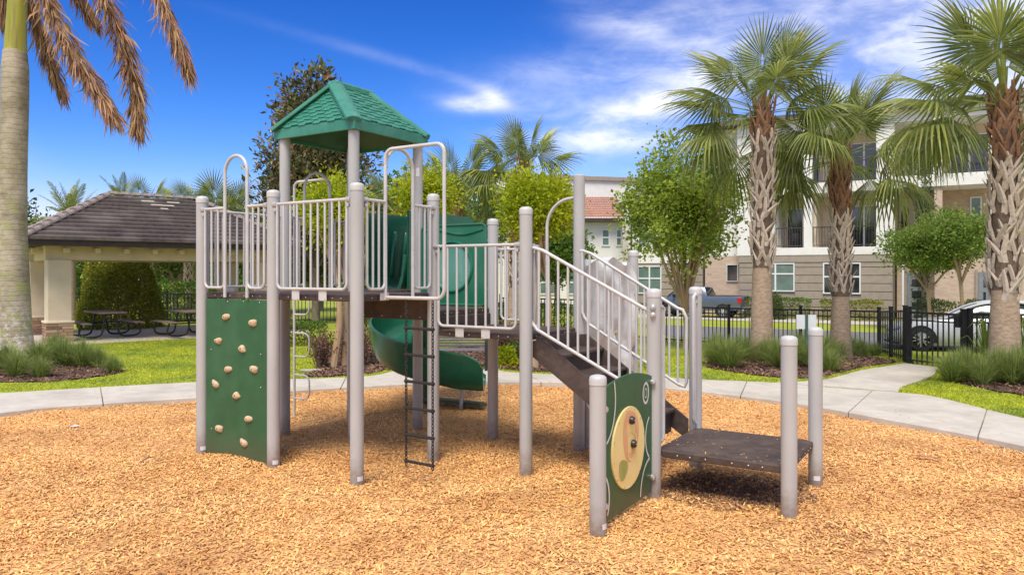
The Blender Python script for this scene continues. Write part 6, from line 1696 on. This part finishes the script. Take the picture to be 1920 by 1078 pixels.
def sabal(base, r, zb, zr, ztop, nf, sc, label, seed, lean=(0, 0), boots=True, fm='frond', group=None, el=(82, -48), spacing=0.215, around=6, spear=True):
    """cabbage palm: bare foot to zb, grey forked leaf bases to zr, rusty ones to ztop, fan fronds"""
    g = random.Random(seed); base = Vector(base); t = thing('sabal_palm', base, label, 'palm tree', group)
    ax = lambda z: base + Vector((lean[0], lean[1], 0)) * ((z - base.z) / (ztop - base.z)) ** 1.3 + UP * (z - base.z)
    mb = MB(); zs = [base.z - 0.2, base.z + 0.05, base.z + 0.25, base.z + 0.6, zb, zr, ztop - 0.3, ztop]
    rs = [r * 1.15, r * 1.1, r * 0.98, r * 0.90, r * 0.74, r * 0.70, r * 0.66, r * 0.4]
    cut = 5; tb = [ax(z) if z > base.z else Vector((base.x, base.y, z)) for z in zs]
    mb.tube(tb[:cut], rs[:cut], 18); tr = mb.build('trunk', M['sabal_trunk'], t)
    m2 = MB(); m2.tube(tb[cut - 1:], rs[cut - 1:], 14); m2.build('trunk_core', M['sabal_core'], tr)
    if boots:
        z = zb - 0.1 + g.uniform(-0.05, 0.05); row = 0; rtop = lambda zz: float(np.interp(zz, zs, rs))
        while z < ztop - 0.12:
            for k in range(around):
                if g.random() < 0.07 or (row == 0 and g.random() < 0.5): continue
                a = 2 * math.pi * (k + 0.5 * (row % 2)) / around + g.gauss(0, 0.10) + row * 0.07
                rad = rtop(z) * 0.97; p = ax(z) + Vector((math.cos(a) * rad, math.sin(a) * rad, g.gauss(0, 0.012)))
                red = z > zr + g.gauss(0, 0.1)
                Mx = frame(p, Vector((math.cos(a), math.sin(a), 0.0))) @ Matrix.Rotation(R(4 + g.random() * 8), 4, 'Y') @ Matrix.Rotation(R(g.gauss(0, 9)), 4, 'X') @ Matrix.Diagonal((r / 0.28 * g.uniform(0.7, 1.35), r / 0.28 * g.uniform(0.8, 1.15), r / 0.28 * g.uniform(0.75, 1.3), 1))
                place('leaf_base', BT['boot_r' if red else 'boot'], Mx, tr)
            z += spacing * r / 0.28; row += 1
    top = ax(ztop)
    for k in range(nf):
        f = (k + 0.5) / nf; e_ = el[0] + (el[1] - el[0]) * f ** 0.85 + g.gauss(0, 6); a = k * 2.39996 + seed + g.gauss(0, 0.12)
        if e_ < 25 and math.sin(a) < -0.45: a = math.atan2(-0.3 + 0.5 * g.random(), math.cos(a) if abs(math.cos(a)) > 0.2 else g.choice((-1, 1)))   # old leaves on this side were trimmed
        d = Vector((math.cos(R(e_)) * math.cos(a), math.cos(R(e_)) * math.sin(a), math.sin(R(e_))))
        up_ = UP if abs(d.z) < 0.93 else Vector((-math.cos(a), -math.sin(a), 0.3))
        var = FR[fm][min(3, max(0, int(f * 3.2 + g.uniform(-0.4, 0.5))))]
        p = ax(ztop - 0.10 - 0.32 * f) + Vector((math.cos(a), math.sin(a), 0)) * r * 0.35
        s_ = sc * g.uniform(0.88, 1.08) * (0.85 if f < 0.12 else 1)
        place('frond', var, frame(p, d, up_) @ Matrix.Rotation(R(g.gauss(0, 14)), 4, 'X') @ Matrix.Scale(s_, 4), t)
    if spear:
        mb = MB(); 
        for k in range(3): mb.tube([top - UP * 0.25, top + Vector((g.gauss(0, 0.08), g.gauss(0, 0.08), 0.55 * sc)), top + Vector((g.gauss(0, 0.2), g.gauss(0, 0.2), 1.15 * sc))], [0.05, 0.03, 0.004], 6)
        mb.build('spear_leaf', M['frond_l'], t)
    return t
def palm_at(px, y): return atg(px, y)
sabal(palm_at(1428, 17.4), 0.285, 2.15, 5.1, 6.05, 24, 1.07, 'tall sabal palm with criss-cross leaf bases left of the sign', 301, (0.05, 0), True, 'frond', 'sabal palms on the right', (84, -22))
sabal(palm_at(1576, 18.6), 0.27, 1.45, 3.45, 5.2, 24, 1.10, 'shorter sabal palm with rusty trunk top right of the sign', 302, (0, 0), True, 'frond', 'sabal palms on the right', (84, -14))
sabal(palm_at(1884, 14.6), 0.31, 1.70, 3.95, 5.6, 26, 1.16, 'nearest sabal palm at the right edge of the picture', 303, (0.0, 0), True, 'frond', 'sabal palms on the right', (84, -14))
sabal(palm_at(1700, 23.0), 0.26, 5.2, 5.4, 6.1, 22, 1.05, 'sabal palm whose drooping fronds hang over the cypress beyond the fence', 304, (0.1, 0), True, 'frond', None) if False else None
sabal(palm_at(962, 22.0), 0.25, 1.6, 2.2, 5.25, 18, 0.85, 'sabal palm with rusty trunk behind the middle deck', 305, (0.28, 0), True, 'frond_l', 'sabal palms behind the play structure', (86, -8))
sabal(palm_at(862, 23.0), 0.25, 1.6, 2.0, 4.5, 24, 1.0, 'sabal palm between the teal roof and the centre palm', 306, (-0.1, 0), True, 'frond_l', 'sabal palms behind the play structure', (78, -40))
sabal(palm_at(752, 25.0), 0.25, 1.6, 2.0, 4.1, 22, 1.0, 'sabal palm half hidden behind the right roof post', 307, (0, 0), True, 'frond_l', 'sabal palms behind the play structure', (70, -50))
sabal(palm_at(275, 33.0), 0.26, 1.5, 2.5, 4.85, 18, 0.9, 'sabal palm showing its top above the middle of the pavilion ridge', 308, (0, 0), True, 'frond_l', 'palms behind the pavilion', (70, -20))
sabal(palm_at(425, 33.0), 0.26, 1.5, 2.5, 4.6, 20, 1.1, 'sabal palm showing its top at the right end of the pavilion ridge', 309, (0, 0), True, 'frond_l', 'palms behind the pavilion', (75, -25))
sabal(palm_at(355, 36.0), 0.26, 1.5, 2.5, 5.0, 18, 0.95, 'sabal palm farther back between the other two palm tops over the pavilion', 310, (0, 0), True, 'frond_l', 'palms behind the pavilion', (75, -20))
# feather palms behind the pavilion
def pinnate(name, m, L, seed, droop=0.5, nl=46, ll=0.34):
    g = np.random.default_rng(seed); V_ = []; F_ = []
    pos = lambda t: Vector((L * t * (1 - 0.12 * droop * t), 0, -droop * 0.55 * L * t * t))
    def add(vs, fs):
        b = len(V_); V_.extend([tuple(v) for v in vs]); F_.extend([tuple(i + b for i in f) for f in fs])
    for i in range(10):
        a, b = pos(i / 10), pos((i + 1) / 10); w = 0.022 * (1 - i / 11); w2 = 0.022 * (1 - (i + 1) / 11); s_ = Vector((0, 1, 0))
        add([a - s_ * w, a + UP * w, a + s_ * w, b - s_ * w2, b + UP * w2, b + s_ * w2], [(0, 1, 4, 3), (1, 2, 5, 4)])
    for k in range(nl):
        t = 0.14 + 0.86 * k / nl; p = pos(t); tg = (pos(min(1, t + 0.02)) - pos(t - 0.02)).normalized()
        for s_ in (-1, 1):
            d = (tg * 0.62 + Vector((0, s_, 0)) * 0.8 + UP * g.uniform(-0.1, 0.35)).normalized(); l = ll * math.sin(math.pi * (0.18 + 0.74 * t)) * g.uniform(0.85, 1.1); w = 0.012
            q = d.cross(UP).normalized(); m1 = p + d * l * 0.5; e_ = p + d * l - UP * 0.06 * l
            add([p - q * w * 0.5, p + q * w * 0.5, m1 + q * w + UP * 0.01, m1 - q * w + UP * 0.01, e_], [(0, 1, 2, 3), (3, 2, 4)])
    me = bpy.data.meshes.new(name); me.from_pydata(V_, [], F_); me.materials.append(m); me.update(); return me
PN = [pinnate('frond', M['frond_l'], 1.75, 400 + i, dr) for i, dr in enumerate((0.25, 0.6, 1.0))]
def feather_palm(px, y, head_py, nf, sc, label, seed, tr_r=0.2):
    b = atg(px, y); h = at(px, head_py, y); t = thing('feather_palm', b, label, 'palm tree', 'feather palms behind the pavilion'); g = random.Random(seed)
    mb = MB(); mb.tube([b - UP * 0.1, b + UP * 0.3, Vector((b.x, b.y, h.z * 0.7)), h], [tr_r * 1.2, tr_r, tr_r * 0.95, tr_r * 0.7], 14); mb.build('trunk', M['sabal_trunk'], t)
    for k in range(nf):
        f = (k + 0.5) / nf; e_ = 80 - 78 * f + g.gauss(0, 6); a = k * 2.39996 + seed
        d = Vector((math.cos(R(e_)) * math.cos(a), math.cos(R(e_)) * math.sin(a), math.sin(R(e_)))); up_ = UP if abs(d.z) < 0.93 else Vector((-math.cos(a), -math.sin(a), 0.3))
        place('frond', PN[min(2, int(f * 3))], frame(h - UP * 0.1 * f, d, up_) @ Matrix.Scale(sc * g.uniform(0.9, 1.1), 4), t)
    return t
feather_palm(132, 30.0, 412, 22, 0.95, 'feather palm rising over the left slope of the pavilion roof', 1)
feather_palm(228, 31.0, 378, 14, 0.72, 'small feather palm showing at the left end of the pavilion ridge', 3)
# royal palm at the left edge: grey ringed trunk, green crownshaft, dead hanging fronds
def royalmat():
    m = bpy.data.materials.new('ringed_grey_trunk'); m.use_nodes = True; N = m.node_tree.nodes; L = m.node_tree.links; b = N['Principled BSDF']; b.inputs['Roughness'].default_value = 0.85
    co = N.new('ShaderNodeTexCoord'); sx = N.new('ShaderNodeSeparateXYZ'); L.new(co.outputs['Object'], sx.inputs[0])
    n1 = N.new('ShaderNodeTexNoise'); n1.inputs['Scale'].default_value = 2.2; n1.inputs['Detail'].default_value = 8; n1.inputs['Roughness'].default_value = 0.7; L.new(co.outputs['Object'], n1.inputs['Vector'])
    w = N.new('ShaderNodeTexWave'); w.wave_type = 'BANDS'; w.bands_direction = 'Z'; w.inputs['Scale'].default_value = 2.6; w.inputs['Distortion'].default_value = 4.0; w.inputs['Detail'].default_value = 3; w.inputs['Detail Scale'].default_value = 1.2; L.new(co.outputs['Object'], w.inputs['Vector'])
    r1 = N.new('ShaderNodeValToRGB'); e_ = r1.color_ramp.elements; e_[0].position = 0.36; e_[0].color = (0.24, 0.20, 0.12, 1); e_[1].position = 0.62; e_[1].color = (0.47, 0.40, 0.29, 1); L.new(n1.outputs['Fac'], r1.inputs[0])
    mx = N.new('ShaderNodeMix'); mx.data_type = 'RGBA'; mx.blend_type = 'MULTIPLY'; L.new(r1.outputs[0], mx.inputs[6])
    r2 = N.new('ShaderNodeValToRGB'); r2.color_ramp.elements[0].position = 0.0; r2.color_ramp.elements[0].color = (0.72, 0.69, 0.64, 1); r2.color_ramp.elements[1].position = 0.22; r2.color_ramp.elements[1].color = (1, 1, 1, 1); L.new(w.outputs['Fac'], r2.inputs[0]); L.new(r2.outputs[0], mx.inputs[7]); mx.inputs[0].default_value = 0.55
    # lichen: olive patches in mid height, white near the foot
    n2 = N.new('ShaderNodeTexNoise'); n2.inputs['Scale'].default_value = 3.4; n2.inputs['Detail'].default_value = 7; L.new(co.outputs['Object'], n2.inputs['Vector'])
    r3 = N.new('ShaderNodeMapRange'); r3.inputs['From Min'].default_value = 0.50; r3.inputs['From Max'].default_value = 0.62; L.new(n2.outputs['Fac'], r3.inputs[0])
    hz = N.new('ShaderNodeMapRange'); hz.inputs['From Min'].default_value = 5.2; hz.inputs['From Max'].default_value = 3.0; L.new(sx.outputs[2], hz.inputs[0])
    mm = N.new('ShaderNodeMath'); mm.operation = 'MULTIPLY'; L.new(r3.outputs[0], mm.inputs[0]); L.new(hz.outputs[0], mm.inputs[1])
    mx2 = N.new('ShaderNodeMix'); mx2.data_type = 'RGBA'; L.new(mm.outputs[0], mx2.inputs[0]); L.new(mx.outputs[2], mx2.inputs[6]); mx2.inputs[7].default_value = (0.34, 0.33, 0.14, 1)
    n3 = N.new('ShaderNodeTexNoise'); n3.inputs['Scale'].default_value = 6; n3.inputs['Detail'].default_value = 8; n3.inputs['Roughness'].default_value = 0.75; L.new(co.outputs['Object'], n3.inputs['Vector'])
    r4 = N.new('ShaderNodeMapRange'); r4.inputs['From Min'].default_value = 0.50; r4.inputs['From Max'].default_value = 0.56; L.new(n3.outputs['Fac'], r4.inputs[0])
    h2 = N.new('ShaderNodeMapRange'); h2.inputs['From Min'].default_value = 1.5; h2.inputs['From Max'].default_value = 0.5; L.new(sx.outputs[2], h2.inputs[0])
    m2 = N.new('ShaderNodeMath'); m2.operation = 'MULTIPLY'; L.new(r4.outputs[0], m2.inputs[0]); L.new(h2.outputs[0], m2.inputs[1])
    mx3 = N.new('ShaderNodeMix'); mx3.data_type = 'RGBA'; L.new(m2.outputs[0], mx3.inputs[0]); L.new(mx2.outputs[2], mx3.inputs[6]); mx3.inputs[7].default_value = (0.60, 0.55, 0.47, 1)
    L.new(mx3.outputs[2], b.inputs['Base Color'])
    bp_ = N.new('ShaderNodeBump'); bp_.inputs['Strength'].default_value = 0.5; bp_.inputs['Distance'].default_value = 0.02; ad = N.new('ShaderNodeMath'); ad.operation = 'ADD'; L.new(n1.outputs['Fac'], ad.inputs[0]); L.new(r2.outputs[0], ad.inputs[1]); L.new(ad.outputs[0], bp_.inputs['Height']); L.new(bp_.outputs[0], b.inputs['Normal'])
    return m
M['royal'] = royalmat()
M['shaft'] = mat('yellow_green_crownshaft', (0.28, 0.29, 0.025), (0.42, 0.40, 0.05), 0.4, 1.2, stretch=(3, 3, 0.25), c3=(0.20, 0.115, 0.04), scale3=2.2, amt3=0.8)
rp = gp3(30, 668); rp_t = thing('royal_palm', rp, 'tall grey ringed palm at the left edge with brown hanging dead fronds', 'palm tree')
YR = rp.y
zpx = lambda py: CAMH + (Y0 - py) * YR / FPX
xpx = lambda px: (px - 960) * YR / FPX
k_ = YR / FPX
mb = MB()
sec = [(690, 34, 42), (668, 34, 38), (655, 33, 33), (620, 31, 30), (540, 28, 29), (440, 25, 27), (330, 25, 26.5), (240, 27, 26.5), (180, 28, 27), (130, 28.5, 26.5), (96, 28, 23)]
mb.tube([(xpx(cx_), YR, zpx(py)) for py, cx_, hw in sec], [hw * 0.85 * k_ for _, _, hw in sec], 28); mb.build('trunk', M['royal'], rp_t)
mb = MB(); sec = [(100, 28.5, 23.0), (90, 29, 22), (40, 31, 20), (-20, 34, 18.5), (-90, 37, 15), (-150, 39, 9)]
mb.tube([(xpx(cx_), YR, zpx(py)) for py, cx_, hw in sec], [hw * 0.85 * k_ for _, _, hw in sec], 24); mb.build('crownshaft', M['shaft'], rp_t)
def dead_frond(pts, yoff, width, seed, n=420, ll=0.55):
    """collapsed feather leaf: rachis with leaflets clinging and hanging along it"""
    g = np.random.default_rng(seed); P = [at(x, y, YR + yo) for (x, y), yo in zip(pts, yoff)]
    path_ = smooth_path(P, 8); mb = MB(); mb.tube(path_, [0.035 - 0.028 * i / (len(path_) - 1) for i in range(len(path_))], 7); fr = mb.build('dead_frond', M['dead'], rp_t)
    A = np.array([tuple(p) for p in path_]); V_ = []; F_ = []
    tt = g.random(n) ** 0.8 * 0.98
    for t in tt:
        q = t * (len(A) - 1); i = int(q); f = q - i; p = A[i] * (1 - f) + A[min(i + 1, len(A) - 1)] * f
        tg = A[min(i + 2, len(A) - 1)] - A[max(i - 1, 0)]; tg = tg / (np.linalg.norm(tg) + 1e-9)
        side = g.normal(size=3) * np.array([1, 1, 0.4]); w_ = width * (0.35 + 0.65 * math.sin(math.pi * min(1, 0.15 + 0.8 * t)))
        p0 = p + side * w_ * 0.17
        d = tg * g.uniform(0.55, 1.0) + np.array([0, 0, -1]) * g.uniform(0.25, 0.75) + side * 0.15 * w_ / 0.2; d /= np.linalg.norm(d)
        l = ll * g.uniform(0.45, 1.1); s_ = np.cross(d, g.normal(size=3)); s_ /= np.linalg.norm(s_); w = g.uniform(0.010, 0.022)
        m1 = p0 + d * l * 0.5 + g.normal(size=3) * 0.02; e_ = p0 + d * l + np.array([0, 0, -0.05]) + g.normal(size=3) * 0.03; b = len(V_)
        V_ += [p0 - s_ * w * 0.6, p0 + s_ * w * 0.6, m1 + s_ * w, m1 - s_ * w, e_]; F_ += [(b, b + 1, b + 2), (b, b + 2, b + 3), (b + 3, b + 2, b + 4)]
    fast('leaflets', np.array(V_), np.array(F_), M['dead'], fr)
dead_frond([(34, -60), (70, 40), (92, 110), (118, 176)], (0.1, 0.5, 0.8, 1.0), 0.34, 1, 720)
dead_frond([(50, -120), (80, -20), (120, 70), (170, 150), (222, 228)], (-0.1, -0.4, -0.6, -0.8, -0.9), 0.48, 2, 1300)
dead_frond([(60, -130), (160, -60), (215, 40), (250, 150), (262, 250)], (-0.1, 0.1, 0.2, 0.3, 0.3), 0.48, 3, 1350)
dead_frond([(60, -150), (200, -110), (290, -20), (330, 70), (358, 138)], (0, -0.5, -0.9, -1.2, -1.3), 0.34, 4, 900)
dead_frond([(20, -120), (-30, -40), (-50, 60), (-60, 160)], (0, -0.3, -0.5, -0.6), 0.35, 5, 500)
dead_frond([(60, -140), (120, -60), (150, 0), (178, 40)], (0.2, 0.8, 1.2, 1.4), 0.35, 6, 500)
dead_frond([(30, -90), (10, -30), (5, 15), (8, 40)], (0.2, 0.5, 0.7, 0.8), 0.2, 7, 240)

# ------------------------------------------------------------------ grass tufts
M['tuft'] = leafmat('fine_tuft_grass', (0.20, 0.27, 0.06), (0.34, 0.40, 0.12), 0.6, 0.5, 0.3)
def tuft_mesh(seed, n=800, h=0.80, sp=0.75):
    g = np.random.default_rng(seed); a = g.uniform(0, 2 * np.pi, n); q = np.abs(g.normal(0, 0.62, n)); hh = h * g.uniform(0.5, 1.1, n) * (1 - 0.25 * np.clip(q, 0, 1.4))
    d = np.stack([np.cos(a), np.sin(a), 0 * a], -1); b = d * (g.uniform(0, 0.14, n))[:, None]
    m1 = b + d * (q * sp * 0.35)[:, None]; m1[:, 2] = hh * 0.6; e_ = b + d * (q * sp)[:, None]; e_[:, 2] = hh * (1 - 0.18 * q)
    s_ = np.stack([-np.sin(a), np.cos(a), 0 * a], -1) * 0.0042
    V_ = np.stack([b - s_, b + s_, m1 + s_, m1 - s_, e_], 1).reshape(-1, 3); k = (np.arange(n) * 5)[:, None]
    F_ = np.concatenate([k + np.array([0, 1, 2]), k + np.array([0, 2, 3]), k + np.array([3, 2, 4])], 0)
    me = fast('tuft_source', V_, F_, M['tuft']); d_ = me.data; bpy.data.objects.remove(me); d_.name = 'grass_tuft'; return d_
TM = [tuft_mesh(500 + i) for i in range(3)]
gi = 0
for grp, lab, spots in (('grass tufts under the royal palm', 'fine green grass tuft in the bed around the grey ringed palm', ((70, 690, 0.9), (120, 686, 1.0), (155, 688, 0.95), (185, 690, 0.7), (30, 706, 0.8), (75, 708, 0.62), (10, 694, 0.9), (212, 699, 0.55), (100, 676, 0.95), (-40, 700, 0.9))),
                        ('grass tufts by the gate path', 'fine green grass tuft in the bark bed left of the gate path', ((1345, 684, 0.95), (1368, 690, 1.0), (1345, 668, 1.0), (1390, 676, 1.0), (1440, 680, 0.95), (1462, 690, 1.0), (1490, 682, 1.05), (1530, 690, 1.0), (1545, 676, 1.0), (1415, 664, 0.9), (1590, 655, 0.95), (1615, 660, 0.75), (1570, 664, 0.9), (1640, 654, 0.6), (1500, 668, 1.0), (1555, 697, 0.7))),
                        ('grass tufts under the nearest palm', 'fine green grass tuft in the bark bed under the nearest palm', ((1785, 716, 0.85), (1815, 712, 0.95), (1842, 722, 0.8), (1870, 714, 1.0), (1900, 720, 1.0), (1925, 714, 1.1), (1890, 706, 1.0), (1800, 702, 0.8), (1955, 722, 1.0)))):
    for px, py, s_ in spots:
        p = gp3(px, py); gi += 1
        o = place('grass_tuft', TM[gi % 3], Matrix.Translation(p) @ Matrix.Rotation(gi * 1.7, 4, 'Z') @ Matrix.Diagonal((s_, s_, s_ * 0.92, 1)), None)
        tag(o, lab, 'grass', grp)
# taller strappy plant beside the nearest palm
def strappy(p, label, seed, n=36, h=1.15):
    g = np.random.default_rng(seed); t = thing('strappy_plant', p, label, 'plant', 'strappy plants by the nearest palm'); p = Vector(p)
    for k in range(n):
        a = g.uniform(0, 6.28); q = g.uniform(0.15, 0.7); hh = h * g.uniform(0.6, 1.0); d = Vector((math.cos(a), math.sin(a), 0)); s_ = Vector((-d.y, d.x, 0)) * 0.013
        pts = [p, p + d * q * 0.25 + UP * hh * 0.6, p + d * q * 0.6 + UP * hh, p + d * q + UP * hh * 0.85]; mb = MB(); ws = (1, 1.2, 0.9, 0.1)
        mb.strip([x - s_ * w for x, w in zip(pts, ws)], [x + s_ * w for x, w in zip(pts, ws)]); mb.build('leaf', M['lf_light'], t, smooth=False)
strappy(palm_at(1850, 15.0), 'strappy green plant left of the nearest palm trunk', 1); strappy(palm_at(1925, 15.0), 'strappy green plant right of the nearest palm trunk', 2)
# lawns
blades('lawn_grass', (-14, -1.5, 12.6, 23), 120000, 'bright yellow green lawn left of and behind the play structure', 0.03, 0.065, 0.008)
blades('lawn_grass', (-1.5, 11, 12.6, 21), 90000, 'green lawn behind the stairs and beside the gate path', 0.03, 0.065, 0.008)
blades('lawn_grass', (6.5, 12, 7.5, 13.5), 50000, 'green lawn strip at the right edge beside the path', 0.03, 0.06, 0.007)
# odds and ends lying about
o = MB(); c = gp(1732, 858, 0.02); L = [(-0.10, 0.0), (-0.03, 0.035), (0.06, 0.03), (0.13, -0.02), (0.05, -0.03), (-0.04, -0.03)]
o.prism([Vector((c.x + x, c.y - 0.6 * x + y, 0.035 + 0.03 * abs(x))) for x, y in L], (0, 0, 0.006)); tag(o.build('fallen_leaf', M['dead'], None, smooth=False), 'dry brown fallen leaf on the wood chips at the right', 'leaf')
o = MB(); c = gp(140, 800, 0.02); o.prism([Vector((c.x + x, c.y + y, 0.03)) for x, y in ((-0.06, 0), (0.0, 0.05), (0.07, 0.02), (0.04, -0.03), (-0.03, -0.04))], (0, 0, 0.006)); tag(o.build('paper_scrap', M['sticker'], None, smooth=False), 'white paper scrap on the wood chips at the left', 'paper')
o = MB(); c = gp(583, 697, 0.03); o.prism([Vector((c.x + x, c.y + y, 0.035)) for x, y in ((-0.22, -0.03), (-0.10, 0.05), (0.08, 0.06), (0.24, 0.02), (0.20, -0.04), (-0.05, -0.08))], (0, 0, 0.05)); tag(o.build('flat_stone', M['concrete'], None, smooth=False, bevel=0.012), 'pale flat stone at the edge of the lawn beside the looped pole', 'stone')
o = MB(); a, b = gp(264, 869, 0.02), gp(290, 860, 0.02); o.tube([a + UP * 0.02, a.lerp(b, 0.5) + UP * 0.04, b + UP * 0.025], [0.006, 0.008, 0.005], 6); tag(o.build('twig', M['trunk'], None), 'thin dark twig lying on the wood chips', 'twig')
